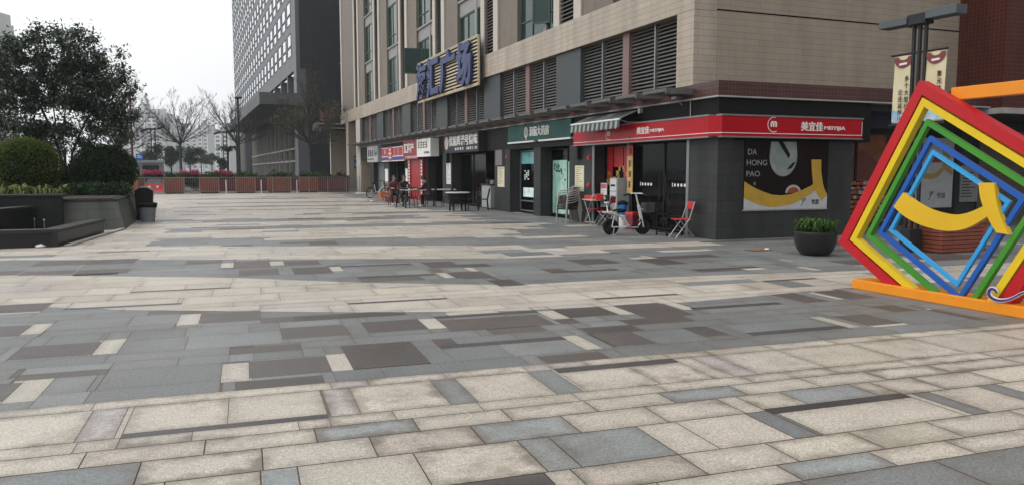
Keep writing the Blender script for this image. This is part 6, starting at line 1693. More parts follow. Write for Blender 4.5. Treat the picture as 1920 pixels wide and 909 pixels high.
def leafy_tree(name, label, stems, lobes, natt, nleaf, size, seed, leafm, step=0.22, infl=1.6, kill=0.34, group=None, barkm='bark', cluster=0.3, droop=0.3):
    rg = np.random.default_rng(seed); rr = random.Random(seed)
    nodes, par = colonize(rg, stems, lobes_att(rg, lobes, natt), step, infl, kill, 70)
    mb, ch, rad = skeleton_mesh(nodes, par, 0.008, 2.3)
    t = thing(name, label, 'tree', tuple(stems[0][0]), group)
    mb.build('trunk', M[barkm], t, smooth=True)
    tips = [i for i in range(len(nodes)) if rad[i] < 0.02 and par[i] >= 0]
    mb = MB()
    wgt = [rr.random() ** 1.5 + 0.1 for _ in tips]; W = sum(wgt)
    for i, w in zip(tips, wgt):
        b0 = Vector(nodes[i]); br = (b0 - Vector(nodes[par[i]])).normalized()
        for k in range(int(nleaf * w / W + rr.random())):
            p = b0 + Vector((rr.gauss(0, 1), rr.gauss(0, 1), rr.gauss(0, 0.8))) * cluster * rr.uniform(0.3, 1)
            tt = (br * 0.6 + Vector((rr.gauss(0, 0.7), rr.gauss(0, 0.7), rr.gauss(0, 0.6) - droop))).normalized(); sd = tt.cross(Vector((rr.gauss(0, .5), rr.gauss(0, .5), 1))); 
            if sd.length < 1e-3: continue
            sd.normalize(); s_ = size * rr.uniform(0.6, 1.25)
            mb.quad(p - tt * s_ * .5, p + sd * s_ * .2, p + tt * s_ * .5, p - sd * s_ * .2)
    mb.build('crown', leafm, t)
    return t
D0 = 27.0
def lobe(px, py, rpx, rpy=None, depth=1.2, d=D0, off=0.0):
    k = d / FPX; return (dep(px, py, d + off), rpx * k, depth, (rpy or rpx) * k)
base = dep(128, 322, D0 + 1); base.z = 0.82
def st(*px): return [tuple(base)] + [tuple(dep(a, b_, D0 + o)) for a, b_, o in px]
stems = [st((122, 290, 1), (118, 260, 1), (120, 225, 1), (125, 190, 1)), st((112, 285, .8), (95, 240, .5), (78, 205, .3), (60, 170, .2)), st((135, 290, .8), (150, 250, .6), (168, 215, .5), (190, 170, .3)), st((118, 285, 1.2), (105, 240, 1.5), (100, 200, 1.7), (95, 160, 1.8)), st((140, 295, 1), (165, 268, .8), (195, 245, .6), (220, 225, .5))]
lobes = [lobe(45, 120, 62, 62, 1.3), lobe(105, 100, 55, 55, 1.3), lobe(150, 110, 45, 55, 1.2), lobe(205, 130, 36, 40, 1.0), lobe(225, 165, 32, 34, 0.9), lobe(150, 175, 60, 50, 1.2), lobe(85, 165, 60, 40, 1.2), lobe(205, 215, 48, 42, 0.9), lobe(20, 175, 50, 55, 1.2), lobe(215, 255, 36, 24, 0.8), lobe(165, 270, 26, 22, 0.6), lobe(60, 245, 45, 28, 1.0), lobe(190, 180, 50, 40, 1.0), lobe(135, 245, 40, 22, 0.9)]
leafy_tree('leafy_tree', 'large dark leaved multi-stemmed tree rising from the granite planter', stems, lobes, 1900, 31000, 0.16, 5, M['leaftree'], cluster=0.24)
b2 = Vector((-8.6, 33.0, 0.82))
leafy_tree('leafy_tree', 'dense darker tree cut by the left edge of the picture', [[tuple(b2), tuple(b2 + Vector((0.1, 0, 1.2))), tuple(b2 + Vector((0.3, 0, 2.4)))]], [(b2 + Vector((0.3, 0, 3.4)), 1.9, 1.5, 1.8), (b2 + Vector((1.1, 0.2, 2.0)), 1.2, 1.2, 1.1)], 420, 11000, 0.17, 9, M['leaftree'], cluster=0.3)
b3 = dep(60, 330, 31); b3.z = 0.82
leafy_tree('small_leafy_tree', 'low bushy tree in shade between the two round bushes', [[tuple(b3), tuple(b3 + Vector((0.1, 0, 0.8))), tuple(b3 + Vector((0.2, 0, 1.4)))]], [(b3 + Vector((-0.4, 0, 2.0)), 1.5, 0.9, 0.8), (b3 + Vector((1.0, 0, 1.7)), 0.8, 0.7, 0.6)], 220, 5000, 0.15, 12, M['leaftree'], cluster=0.28)

# bare winter trees beyond the plaza
def bare_tree(label, base, fork, top, width, seed, natt=420, leaves=0, leafm=None, r_tip=0.017, skew=0.0):
    """straight fanning limbs with side shoots and fine twigs"""
    rr = random.Random(seed); b_ = Vector(base); mb = MB(); tips = []
    r0 = 0.15
    mb.tube([tuple(b_), tuple(b_ + UP * 0.4), tuple(b_ + UP * fork)], [r0 * 1.25, r0, r0 * 0.85], 8, caps=False)
    def grow(p, d, L, r, lev):
        n_ = 6; pts, rad = [p.copy()], [r]; q = p.copy(); dd = d.copy()
        for k in range(n_):
            dd = (dd + Vector((rr.gauss(0, 0.06), rr.gauss(0, 0.06), 0.05 + rr.gauss(0, 0.04)))).normalized(); q = q + dd * (L / n_); pts.append(q.copy()); rad.append(max(0.008, r * (1 - 0.8 * (k + 1) / n_)))
            if lev < 3:
                for s_ in ((1, -1) if lev < 2 else (rr.choice((1, -1)),)):
                    if k >= 1 and rr.random() < (0.75 if lev else 0.85):
                        side = dd.cross(Vector((rr.gauss(0, .5), rr.gauss(0, .5), rr.gauss(0, .5) + 0.6)))
                        if side.length < 1e-3: continue
                        side.normalize(); nd = (dd * 0.82 + side * s_ * rr.uniform(0.35, 0.75) + UP * 0.12).normalized()
                        grow(q.copy(), nd, L * rr.uniform(0.3, 0.52) * (1.1 - 0.5 * k / n_), rad[-1] * 0.6, lev + 1)
        mb.tube(pts, rad, 5 if lev < 2 else 3, caps=False); tips.append(q)
    nl = 13
    for k in range(nl):
        a_ = 2 * math.pi * (k + rr.uniform(-.3, .3)) / nl * 1.0; el = rr.choice((0.15, 0.35, 0.55, 0.75, 0.95)) + rr.uniform(-.08, .08)
        d = Vector((math.cos(a_) * math.cos(el), math.sin(a_) * math.cos(el) * 0.9, math.sin(el)))
        reach = min((top - fork) / max(0.2, math.sin(el) + 0.1), width / max(0.15, math.cos(el))) * rr.uniform(0.8, 0.9)
        grow(b_ + UP * (fork * rr.uniform(0.92, 1.0)), d, reach, r0 * rr.uniform(0.4, 0.55), 0)
    grow(b_ + UP * fork, Vector((rr.uniform(-.1, .1), 0, 1)), (top - fork) * 0.7, r0 * 0.6, 0)
    t = thing('bare_tree', label, 'tree', tuple(b_)); mb.build('trunk', M['barkgrey'], t, smooth=True)
    if leaves:
        m2 = MB()
        for k in range(leaves):
            p = rr.choice(tips) + Vector((rr.gauss(0, .22), rr.gauss(0, .22), rr.gauss(0, .14))); tt = Vector((rr.gauss(0, 1), rr.gauss(0, 1), rr.gauss(0, .5))).normalized(); sd = tt.orthogonal().normalized(); s_ = rr.uniform(0.08, 0.18)
            m2.quad(p - tt * s_ * .5, p + sd * s_ * .25, p + tt * s_ * .5, p - sd * s_ * .25)
        m2.build('crown', leafm, t)
    return t
def gpos(px, d): p = dep(px, 330, d); p.z = 0; return p
bare_tree('bare spreading tree standing alone in the middle of the street gap', gpos(340, 85), 4.7, 10.6, 3.9, 23, 520)
bare_tree('bare spreading tree partly behind the dark office tower edge', gpos(446, 92), 5.0, 11.6, 3.4, 4, 420)
bare_tree('bare tree whose twigs reach out behind the leafy planter tree', gpos(222, 72), 3.6, 11.0, 3.8, 6, 420)
M['leafdry'] = leafmat('dry_leaf', (0.05, 0.045, 0.025), (0.07, 0.075, 0.03), (0.1, 0.11, 0.04))
bare_tree('thin brownish tree with sparse dry leaves in front of the dark office tower', gpos(582, 62), 3.9, 10.2, 3.0, 8, 380, 2300, M['leafdry'])

# ------------------------------------------------------------------ barrier line at the end of the plaza
FY = 57.6
M['planterwood'] = mat('brown_wood_planks', (0.21, 0.055, 0.025), 0.6, var=0.3, scale=10)
M['planterred'] = mat('dull_red_planks', (0.14, 0.03, 0.035), 0.6, var=0.3, scale=10)
def dx(px, yw): d = ray(px, 350); return d.x * yw / d.y
M['leaffence'] = leafmat('box_plant_leaf', (0.015, 0.03, 0.012), (0.03, 0.06, 0.02), (0.07, 0.12, 0.03))
fr_ = random.Random(17)
def box_planter(px0, px1, yw, h, m, label, plant=0.25, z0=0.14, leafm=None):
    x0, x1 = dx(px0, yw), dx(px1, yw); t = thing('box_planter', label, 'planter', ((x0 + x1) / 2, yw, 0))
    mb = MB(); n_ = max(5, int((x1 - x0) / 0.12)); w = (x1 - x0) / n_
    for i in range(n_): mb.box(x0 + i * w + 0.008, x0 + (i + 1) * w - 0.008, yw - 0.02, yw + 0.02, z0, h + fr_.uniform(-0.01, 0.01))
    mb.box(x0 - 0.02, x0, yw, yw + 0.8, z0, h); mb.box(x1, x1 + 0.02, yw, yw + 0.8, z0, h); mb.box(x0, x1, yw + 0.78, yw + 0.8, z0, h)
    mb.build('plank_side', m, t)
    mb = MB(); mb.box(x0 + 0.05, x1 - 0.05, yw + 0.03, yw + 0.75, 0, h - 0.08); mb.build('soil_box', M['soil'], t)
    if plant:
        mb = MB()
        for i in range(int((x1 - x0) / 0.3) + 1): leafball(mb, (x0 + 0.15 + i * 0.3, yw + 0.35, h + plant * 0.3), 0.26, 0.3, plant * fr_.uniform(0.7, 1.4), 130, 0.14, fr_, 0.2)
        mb.build('leaves', leafm or M['leaffence'], t)
box_planter(232, 258, FY + 0.6, 1.05, mat('orange_planks', (0.32, 0.1, 0.03), 0.6, var=0.3, scale=10), 'orange brown plank planter right behind the black bin', 0.0)
for a, c, lab in ((308, 346, 'brown plank planter right of the red water barrier'), (375, 411, 'brown plank planter left of the third pink flower rack'), (443, 479, 'brown plank planter with a darker left half below the tower canopy'), (503, 546, 'widest brown plank planter in front of the office tower'), (563, 596, 'brown plank planter in front of the thin brownish tree')):
    box_planter(a, c, FY + 0.5, 1.12, M['planterwood'], lab, 0.26)
for a, c, lab in ((411, 443, 'dull red plank planter behind the white post under the third flower rack'), (479, 503, 'dull red plank planter between two brown planters before the tower'), (546, 563, 'narrow dull red plank planter behind the second white post'), (596, 626, 'dull red plank planter with bright leaves left of the last hedge'), (627, 655, 'dull red plank planter nearest the beige columns'), (256, 272, 'narrow dull red planter left of the red water barrier')):
    box_planter(a, c, FY + 1.9, 1.0, M['planterred'], lab, 0.2)
# red water-filled barrier
x0, x1 = dx(272, FY + 0.3), dx(305, FY + 0.3)
t = thing('water_barrier', 'bright red plastic water barrier between the plank planters', 'barrier', ((x0 + x1) / 2, FY + 0.3, 0))
mb = MB(); mb.prism([(0, 0), (0.55, 0), (0.42, 0.2), (0.36, 0.62), (0.19, 0.62), (0.13, 0.2)], (x0, FY + 0.1, 0.1), (0, 1, 0), UP, (1, 0, 0), x1 - x0); mb.build('body', mat('barrier_red', (0.6, 0.035, 0.035), 0.4), t, bevel=0.02)
mb = MB()
for q in (0.25, 0.7): mb.lathe([(1e-4, 0), (0.09, 0), (0.09, 0.02), (1e-4, 0.02)], (0, 0, 0), 12).xform(Matrix.Translation((x0 + (x1 - x0) * q, FY + 0.235, 0.5)) @ Matrix.Rotation(math.pi / 2, 4, 'X'), len(mb.v) - 48)
mb.build('filler_cap', M['white'], t)
mb = MB(); mb.box(x0 - 0.05, x1 + 0.05, FY - 0.05, FY + 0.7, 0, 0.1); mb.build('foot', M['concrete'], t)
# metal crowd barriers along the line
px = [236, 272, 308, 346, 375, 411, 443, 479, 512, 546, 580, 615, 650, 676]
for k, (a, c) in enumerate(zip(px, px[1:])):
    x0, x1 = dx(a, FY), dx(c, FY) - 0.04
    t = thing('crowd_barrier', 'thin grey metal barrier panel of upright bars across the end of the plaza', 'barrier', ((x0 + x1) / 2, FY, 0), 'metal barrier panels across the plaza end')
    mb = MB(); mb.tube([(x0, FY, 0.0), (x0, FY, 1.12), (x1, FY, 1.12), (x1, FY, 0.0)], 0.018, 6); mb.tube([(x0, FY, 0.12), (x1, FY, 0.12)], 0.014, 6); mb.build('rail', M['greymetal'], t)
    mb = MB(); n_ = max(4, int((x1 - x0) / 0.13))
    for i in range(1, n_): mb.tube([(x0 + (x1 - x0) * i / n_, FY, 0.12), (x0 + (x1 - x0) * i / n_, FY, 1.12)], 0.009, 4, caps=False)
    mb.build('bars', M['greymetal'], t)
# pale concrete feet and white posts between the planters
for a, c, lab in ((355, 373, 'pale concrete block left of the second plank planter'), (413, 441, 'pale concrete block under the third flower rack'), (480, 502, 'pale concrete block between two brown planters'), (547, 562, 'pale concrete block beside the second white post')):
    x0, x1 = dx(a, FY + 0.3), dx(c, FY + 0.3); mb = MB(); mb.box(x0, x1, FY + 0.15, FY + 0.5, 0, 0.14); tag(mb.build('concrete_block', M['concrete'], loc=((x0 + x1) / 2, FY + 0.3, 0), bevel=0.02), lab, 'block')
for p_, lab in ((424, 'white post standing under the third flower rack'), (557, 'white post between two plank planters before the tower'), (490, 'slim white post beside the block before the tower')):
    x0 = dx(p_, FY + 0.1); mb = MB(); mb.lathe([(0.06, 0), (0.06, 0.02), (0.035, 0.03), (0.035, 0.9), (0.03, 0.93), (1e-4, 0.94)], (x0, FY + 0.12, 0.0), 10); tag(mb.build('white_post', M['white'], loc=(x0, FY + 0.12, 0)), lab, 'post')
# pink flower racks
M['pink'] = leafmat('pink_blossom', (0.25, 0.02, 0.08), (0.45, 0.05, 0.14), (0.62, 0.16, 0.26))
for a, c, lab in ((268, 306, 'pink flower rack above the red water barrier'), (338, 374, 'pink flower rack in front of the lone bare tree'), (403, 435, 'pink flower rack nearest the office tower')):
    yw = FY + 3; x0, x1 = dx(a, yw), dx(c, yw); t = thing('flower_rack', lab, 'flower rack', ((x0 + x1) / 2, yw, 0))
    mb = MB(); n_ = 5
    for i in range(n_): leafball(mb, (x0 + (x1 - x0) * (i + 0.5) / n_, yw, 1.42 + fr_.uniform(-0.06, 0.06)), 0.2, 0.3, 0.22, 260, 0.09, fr_, 0.3)
    mb.build('blossoms', M['pink'], t)
    mb = MB()
    for i in range(n_): leafball(mb, (x0 + (x1 - x0) * (i + 0.5) / n_, yw, 1.2), 0.2, 0.25, 0.14, 120, 0.12, fr_, 0.3)
    mb.build('leaves', M['leaffence'], t)
    mb = MB(); mb.box(x0, x1, yw - 0.2, yw + 0.2, 1.02, 1.12)
    for xx in (x0 + 0.1, x1 - 0.1): mb.box(xx - 0.03, xx + 0.03, yw - 0.03, yw + 0.03, 0, 1.02)
    mb.build('stand', M['darkmetal'], t)
# hedge plants behind
for i, p_ in enumerate((352, 360, 368, 392, 440, 452, 515, 528, 575, 588, 610, 640, 320)):
    yw = FY + 4.2; x0 = dx(p_, yw); t = thing('street_shrub', 'dark bushy shrub rising behind the plank planters', 'shrub', (x0, yw, 0), 'shrubs behind the plank planters')
    mb = MB(); leafball(mb, (x0, yw, 0.85), 0.55, 0.5, fr_.uniform(0.5, 0.85), 650, 0.16, fr_, 0.25); mb.build('leaves', M['leafdark'], t)

# ------------------------------------------------------------------ street lamps, kiosk and small things beyond
def lamp_single(px, d, h, label, red_low=False):
    b_ = gpos(px, d); t = thing('street_lamp', label, 'lamp post', tuple(b_))
    mb = MB(); mb.lathe([(0.14, 0), (0.14, 0.05), (0.085, 0.08), (0.07, h)], tuple(b_), 10); mb.build('pole', mat('maroon_pole', (0.07, 0.015, 0.025), 0.5) if red_low else M['darkmetal'], t)
    mb = MB(); mb.box(b_.x - 0.22, b_.x + 0.32, b_.y - 0.2, b_.y + 0.2, b_.z + h, b_.z + h + 0.16); mb.build('lamp_head', M['darkmetal'], t, bevel=0.02)
lamp_single(250, 56, 7.0, 'tall dark lamp post with a flat head beside the leafy planter tree', True)
lamp_single(450, 66, 7.6, 'tall grey lamp post in front of the office tower canopy')
def lamp_double(px, d, h, w, label):
    b_ = gpos(px, d); t = thing('street_lamp', label, 'lamp post', tuple(b_))
    for s in (-0.18, 0.18): mb = MB(); mb.box(b_.x + s - 0.05, b_.x + s + 0.05, b_.y - 0.05, b_.y + 0.05, 0, h); mb.build('pole', M['darkmetal'], t)
    mb = MB(); mb.box(b_.x - 0.35, b_.x + 0.35, b_.y - 0.12, b_.y + 0.12, h, h + 0.18); mb.build('hub', M['darkmetal'], t)
    for s in (-1, 1): mb = MB(); mb.bar((b_.x + s * 0.4, b_.y, h + 0.1), (b_.x + s * w, b_.y, h + 0.25 * s + 0.12), 0.35, 0.2); mb.build('lamp_head', M['darkmetal'], t)
lamp_double(290, 78, 5.6, 1.1, 'dark two-pole lamp with flat twin heads above the kiosk')
lamp_double(424, 84, 5.6, 1.1, 'dark two-pole lamp with twin heads left of the office tower')
k0 = dep(258, 330, 76); k1 = dep(308, 330, 76); ky = k0.y
t = thing('kiosk', 'small pale kiosk with a flat roof behind the pink flowers', 'kiosk', ((k0.x + k1.x) / 2, ky, 0))
mb = MB(); mb.box(k0.x, k1.x, ky, ky + 2, 2.35, 2.6); mb.build('roof', M['panelwhite'], t)
mb = MB(); mb.box(k0.x + 0.1, k1.x - 0.1, ky + 0.3, ky + 1.9, 0, 2.35); mb.build('wall', M['greymetal'], t)
mb = MB(); mb.box(k0.x + 0.45, k1.x - 0.5, ky + 0.27, ky + 0.3, 1.0, 2.1); mb.build('window', M['darkmetal'], t)
for x in (k0.x + 0.06, k1.x - 0.12): mb = MB(); mb.box(x, x + 0.08, ky + 0.02, ky + 0.1, 0, 2.35); mb.build('post', M['greymetal'], t)
t = thing('blue_street_sign', 'blue street sign plate beside the maroon lamp post', 'sign', tuple(gpos(263, 62)))
c = gpos(263, 62); mb = MB(); mb.box(c.x - 0.26, c.x + 0.26, c.y - 0.02, c.y + 0.02, 2.4, 2.9); mb.build('plate', mat('street_blue', (0.02, 0.12, 0.42), 0.4), t)
mb = MB(); mb.box(c.x - 0.04, c.x + 0.04, c.y + 0.02, c.y + 0.08, 0, 2.9); mb.build('post', M['greymetal'], t)
mb = MB(); mb.box(c.x - 0.18, c.x + 0.18, c.y - 0.026, c.y - 0.02, 2.6, 2.66); mb.box(c.x - 0.18, c.x + 0.1, c.y - 0.026, c.y - 0.02, 2.72, 2.78); mb.build('lettering', M['white'], t)
# parked cars far down the street
def car(label, x, y, rz, m):
    t = thing('parked_car', label, 'car', (0, 0, 0))
    prof = [(-2.1, 0.35), (2.1, 0.35), (2.15, 0.6), (2.05, 0.78), (1.25, 0.92), (0.7, 1.4), (-1.1, 1.42), (-1.75, 0.98), (-2.12, 0.9)]
    mb = MB(); mb.prism(prof, (0.85, 0, 0), (0, 1, 0), UP, (-1, 0, 0), 1.7); mb.build('body', m, t, bevel=0.06)
    for s in (-1, 1):
        mb = MB(); mb.prism([(1.05, 0.95), (0.65, 1.34), (-1.05, 1.36), (-1.55, 0.98)], (s * 0.86 + (0.005 if s < 0 else 0), 0, 0), (0, 1, 0), UP, (-1, 0, 0), 0.005); mb.build('side_window', M['shopglass'], t)
        for y_ in (-1.3, 1.3): mb = MB(); mb.lathe([(1e-4, -0.1), (0.3, -0.1), (0.32, 0), (0.3, 0.1), (1e-4, 0.1)], (0, 0, 0), 18).xform(Matrix.Translation((s * 0.8, y_, 0.32)) @ Matrix.Rotation(math.pi / 2, 4, 'Y')); mb.build('wheel', M['rubber'], t)
    place(t, x, y, rz)
M['carwhite'] = mat('car_white', (0.6, 0.61, 0.62), 0.3); M['cargrey'] = mat('car_grey', (0.2, 0.21, 0.22), 0.3)
for p_, d, rz, m, lab in ((404, 150, 80, 'carwhite', 'white parked car far down the street gap'), (416, 165, 95, 'cargrey', 'grey parked car far down the street behind the flower rack'), (392, 180, 85, 'carwhite', 'smaller looking white parked car at the far end of the street')):
    c = gpos(p_, d); car(lab, c.x, c.y, R_(rz), M[m])

# leafy street trees and a palm far off
M['leaffar'] = leafmat('street_tree_leaf', (0.018, 0.035, 0.018), (0.03, 0.055, 0.026), (0.055, 0.09, 0.04))
rt = random.Random(41)
for i, (p_, d, h, w, lab) in enumerate(((292, 110, 5.6, 2.6, 'thin leafed street tree above the kiosk roof'), (322, 120, 5.2, 3.6, 'broad green street tree left of the lone bare trunk'), (357, 140, 6.0, 3.8, 'green street tree right of the lone bare trunk'), (378, 190, 7.4, 5.0, 'far green street tree in front of the white towers'), (398, 210, 6.2, 4.4, 'farthest rounded street tree near the parked cars'), (418, 130, 3.6, 1.7, 'small dark street tree near the office tower'), (272, 130, 5.0, 3.6, 'street tree partly hidden behind the maroon lamp post'))):
    c = gpos(p_, d); t = thing('street_tree', lab, 'tree', tuple(c))
    mb = MB(); mb.tube([tuple(c), tuple(c + UP * h * 0.5), tuple(c + UP * h * 0.8 + Vector((0.2, 0, 0)))], [0.16, 0.11, 0.05], 7)
    for k in range(5): a = k * 1.3; mb.tube([tuple(c + UP * h * 0.45), tuple(c + UP * h * 0.75 + Vector((math.cos(a), math.sin(a), 0)) * w * 0.3)], [0.07, 0.03], 5)
    mb.build('trunk', M['bark'], t)
    mb = MB()
    for k in range(9): leafball(mb, (c.x + rt.gauss(0, w * 0.22), c.y + rt.gauss(0, w * 0.2), h * rt.uniform(0.5, 0.9)), w * 0.25, w * 0.25, h * 0.13, 300 if i else 90, 0.34, rt, 0.25)
    mb.build('crown', M['leaffar'], t)
c = gpos(428, 105); t = thing('palm_tree', 'dark palm with drooping fronds left of the office tower', 'tree', tuple(c))
mb = MB(); mb.tube([tuple(c), tuple(c + UP * 2.2), tuple(c + UP * 4.2 + Vector((0.1, 0, 0)))], [0.2, 0.15, 0.12], 8); mb.build('trunk', M['bark'], t)
mb = MB(); blades(mb, c + UP * 4.1, 60, 1.5, 0.8, rt, 0.13, 1.3); mb.build('crown', M['leafdark'], t)
# ------------------------------------------------------------------ dark office tower
M['towerwall'] = mat('tower_grey_cladding', (0.085, 0.09, 0.096), 0.5, var=0.1, scale=0.3)
M['towerdark'] = tilemat('tower_dark_panel', (0.022, 0.024, 0.027), (0.019, 0.021, 0.023), (0.03, 0.032, 0.034), 3.0, 3.4, 0.05, 0.4, 0.0, 0.3, 0.1, 0.15)
M['towerwin'] = mat('tower_window', (0.62, 0.65, 0.68), 0.06, 0.85, 0.15, 0.2)
M['towerglass'] = mat('tower_base_glass', (0.02, 0.022, 0.02), 0.08, var=0.5, scale=0.15, col2=(0.05, 0.05, 0.04))
T0 = Vector((9.58, 85.0, 0)); TD = Vector((-0.02, 1, 0)).normalized(); TN = Vector((-1, -0.02, 0)).normalized()   # face direction and outward normal
tw = thing('office_tower', 'dark grey office tower with rows of bright paired windows and a deep canopy', 'building', tuple(T0))
def tp(t, z, o=0.0): return T0 + TD * t + UP * z + TN * o
def tbox(mb, t0, t1, z0, z1, o0, o1, m=0):
    n_ = len(mb.v)
    for z in (z0, z1):
        for (t, o) in ((t0, o0), (t0, o1), (t1, o1), (t1, o0)): mb.v.append(tuple(tp(t, z, o)))
    for f in ((0, 1, 2, 3), (4, 7, 6, 5), (0, 4, 5, 1), (1, 5, 6, 2), (2, 6, 7, 3), (3, 7, 4, 0)): mb.f.append(tuple(n_ + i for i in f)); mb.m.append(m)
TL, TH = 102, 56
mb = MB(); tbox(mb, 0, TL, 12.2, TH, -0.4, 0.0); tbox(mb, 0, 2.2, 0, 12.2, -1.5, 0.0); tbox(mb, 40, TL, 9.5, 12.2, -0.4, 0.0); tbox(mb, 76, TL, 0, 9.5, -1.7, 0.0); mb.build('wall', M['towerwall'], tw)
mb = MB(); mb.box(9.6, 34, 85.02, 86, 0, TH); mb.build('end_wall', M['towerdark'], tw)
mb = MB(); mb.box(14, 19, 84.9, 85.0, 12.9, 13.0); mb.build('ledge', M['greymetal'], tw)
mb = MB(); tbox(mb, 2.2, 40, 9.5, 12.2, -3.0, -2.8); tbox(mb, 2.2, 78, 9.3, 9.5, -3.0, 0); mb.build('recess', M['void'], tw)
for t_ in (7.5, 14, 21, 28, 34): mb = MB(); tbox(mb, t_, t_ + 0.6, 9.5, 12.2, -2.0, -0.02); mb.build('fin', M['towerwall'], tw)
mb = MB(); tbox(mb, -1.5, 64, 8.3, 9.5, 0.0, 3.9); tbox(mb, -1.5, 2.2, 8.3, 9.5, -0.5, 0.0); mb.build('canopy', mat('canopy_grey', (0.075, 0.078, 0.08), 0.6, var=0.15, scale=0.4), tw)
mb = MB(); tbox(mb, 2.2, 78, 0, 9.3, -1.6, -1.5); mb.build('base_glazing', M['towerglass'], tw)
for t_ in [2.3 + 5.6 * k for k in range(14)]:
    mb = MB(); tbox(mb, t_ + 3.2, t_ + 3.45, 0, 9.3, -1.5, -1.1); mb.build('mullion', M['concrete'], tw)
for z in (4.1, 2.6):
    mb = MB(); tbox(mb, 2.2, 78, z, z + 0.22, -1.5, -1.2); mb.build('rail', M['concrete'], tw)
mb = MB(); tbox(mb, 78, 84, 0, 8.3, 0.02, 1.0); mb.build('pier', M['concrete'], tw)
rest = MB(); cnt = 0
cols = [(3.6 + 4.5 * k) for k in range(22)]
for rI in range(12):
    z = 14.0 + 3.4 * rI
    for t_ in cols:
        if t_ + 2.9 > TL: continue
        m = MB() if cnt < 100 else rest
        tbox(m, t_, t_ + 2.9, z + 1.08, z + 2.32, -0.05, 0.012, 0); tbox(m, t_, t_ + 2.9, z, z + 0.85, -0.05, 0.012, 0)
        for (za, zb) in ((z + 1.08, z + 2.32), (z, z + 0.85)):
            tbox(m, t_ - 0.07, t_, za - 0.07, zb + 0.07, -0.05, 0.05, 1); tbox(m, t_ + 2.9, t_ + 2.97, za - 0.07, zb + 0.07, -0.05, 0.05, 1); tbox(m, t_, t_ + 2.9, zb, zb + 0.07, -0.05, 0.05, 1); tbox(m, t_, t_ + 2.9, za - 0.07, za, -0.05, 0.05, 1)
        if cnt < 100: m.build('window', [M['towerwin'], M['darkmetal']], tw)
        cnt += 1
o = rest.build('windows', [M['towerwin'], M['darkmetal']], tw); o['kind'] = 'stuff'

# low entrance canopy and beige wall beside the tower
t = thing('entrance_canopy', 'dark entrance canopy with faded red letters standing on it beside the beige building', 'canopy', (10.2, 68.5, 0))
mb = MB(); mb.box(9.4, 14, 68, 72, 5.1, 5.75); mb.build('canopy_box', M['darkmetal'], t)
mb = MB(); mb.box(9.35, 11.6, 67.95, 68.0, 5.5, 5.62); mb.box(9.35, 11.6, 67.95, 68.0, 5.15, 5.25); mb.build('trim', M['concrete'], t)
mb = MB(); rs2 = random.Random(8)
for k, x in enumerate((9.55, 10.0, 10.45)):
    h = 1.0 + 0.15 * k
    for q in range(4): mb.box(x + 0.03 + q * 0.09, x + 0.075 + q * 0.09, 68.3, 68.36, 5.75 + rs2.uniform(0, 0.3), 5.75 + h * rs2.uniform(0.7, 1.0))
    for q in range(3): mb.box(x, x + 0.36, 68.29, 68.35, 5.85 + q * h * 0.3, 5.92 + q * h * 0.3)
mb.build('lettering', mat('faded_red_letters', (0.2, 0.09, 0.08), 0.6), t)
mb = MB(); mb.box(10.7, 14, 70, 70.4, 0, 5.1); mb.build('wall', M['side'], t)
mb = MB(); mb.box(10.66, 10.7, 69.96, 70.4, 0, 5.1); mb.build('lit_edge_strip', M['pilaster'], t)  # wall end facing the light, its brightness painted as a paler strip
mb = MB(); mb.box(9.46, 9.6, 68.1, 68.24, 4.85, 5.1); mb.build('lamp', M['offwhite'], t)

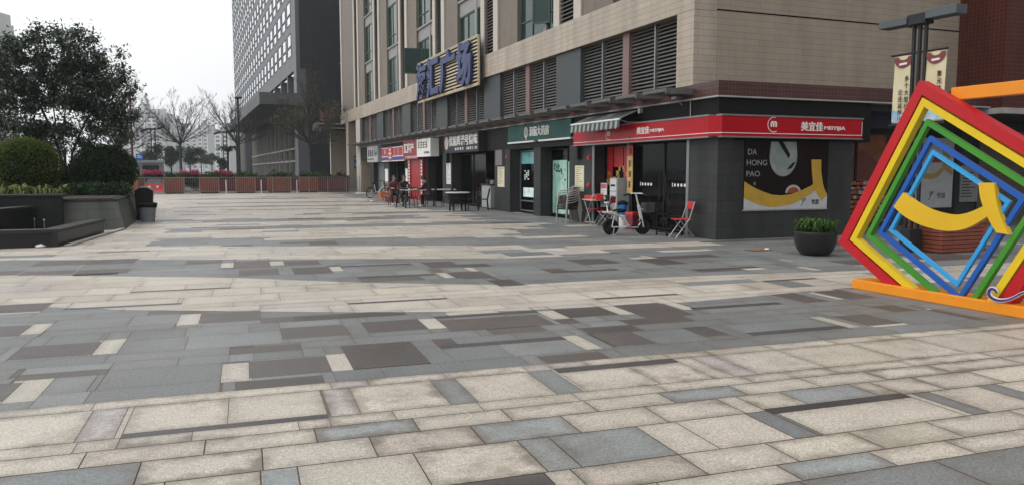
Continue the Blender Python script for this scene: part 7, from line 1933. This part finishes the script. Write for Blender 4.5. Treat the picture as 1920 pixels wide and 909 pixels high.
# far white apartment towers
M['aptwhite'] = mat('apartment_white', (0.62, 0.62, 0.6), 0.7, var=0.08, scale=0.05)
M['aptgrey'] = mat('apartment_grey', (0.32, 0.34, 0.35), 0.7, var=0.08, scale=0.05)
M['aptwin'] = mat('apartment_window', (0.12, 0.14, 0.16), 0.2, var=0.4, scale=0.2)
ra = random.Random(14)
def apt(label, pxa, pxb, pytop, d, m, bay=4.2, sh=3.0):
    a, c = gpos(pxa, d), gpos(pxb, d); W = (c - a).length; H = CAM_H + (320 - pytop) / FPX * d
    t = thing('apartment_tower', label, 'building', tuple((a + c) / 2)); ex = (c - a).normalized(); ey = Vector((-ex.y, ex.x, 0))
    def bx(mb, u0, u1, w0, w1, z0, z1, mi=0):
        n_ = len(mb.v)
        for z in (z0, z1):
            for (u, w) in ((u0, w0), (u1, w0), (u1, w1), (u0, w1)): mb.v.append(tuple(a + ex * u + ey * w + UP * z))
        for f in ((3, 2, 1, 0), (4, 5, 6, 7), (0, 1, 5, 4), (1, 2, 6, 5), (2, 3, 7, 6), (3, 0, 4, 7)): mb.f.append(tuple(n_ + i for i in f)); mb.m.append(mi)
    mb = MB(); bx(mb, 0, W, 0, 14, 0, H); nb = max(2, int(W / bay)); bw_ = W / nb
    for k in range(nb):
        if k % 2 == 0: bx(mb, k * bw_ + 0.2, (k + 1) * bw_ - 0.2, -1.4, 0, 0, H - ra.choice((0, 3)))
    bx(mb, W * 0.3, W * 0.55, 3, 9, H, H + 4); mb.build('wall', m, t)
    w_ = MB(); nf = int(H / sh)
    for k in range(nb):
        o_ = -1.4 if k % 2 == 0 else 0
        for f in range(1, nf):
            bx(w_, k * bw_ + bw_ * 0.24, k * bw_ + bw_ * 0.76, o_ - 0.08, o_ - 0.001, f * sh + 0.7, f * sh + 2.3)
    q = w_.build('windows', M['aptwin'], t); q['kind'] = 'stuff'
for args in (('wide pale apartment tower left of the lone bare tree', 245, 300, 206, 620, 'aptwhite'), ('pale apartment tower just left of the lone bare trunk', 297, 318, 214, 640, 'aptwhite'), ('pale apartment tower directly behind the lone bare tree', 320, 345, 232, 700, 'aptgrey'),
             ('white apartment tower right of the lone bare trunk', 350, 372, 242, 640, 'aptwhite'), ('narrow white apartment tower with dark window stripes', 374, 392, 236, 620, 'aptwhite'), ('greyer apartment tower beside the narrow white tower', 393, 404, 243, 680, 'aptgrey'),
             ('pale apartment block closest to the office tower canopy', 405, 432, 250, 560, 'aptwhite'), ('hazy apartment block low behind the maroon lamp post', 208, 246, 232, 660, 'aptwhite'), ('hazy pale tower cut by the left edge above the leafy trees', -60, -2, 24, 330, 'aptwhite'), ('small lower tower stepped beside the left edge tower', -2, 4, 44, 340, 'aptwhite')):
    apt(args[0], *args[1:5], M[args[5]])

# ------------------------------------------------------------------ haze
hz = MB(); hz.box(-420, 420, -60, 900, -3, 110)
hm = bpy.data.materials.new('air_haze'); hm.use_nodes = True; n_ = hm.node_tree.nodes; n_.clear()
ho = n_.new('ShaderNodeOutputMaterial'); hv = n_.new('ShaderNodeVolumePrincipled'); hv.inputs['Color'].default_value = (0.93, 0.96, 1.0, 1); hv.inputs['Density'].default_value = 0.00035; hv.inputs['Anisotropy'].default_value = 0.2
hm.node_tree.links.new(hv.outputs[0], ho.inputs['Volume'])
tag(hz.build('haze', hm), kind='stuff')
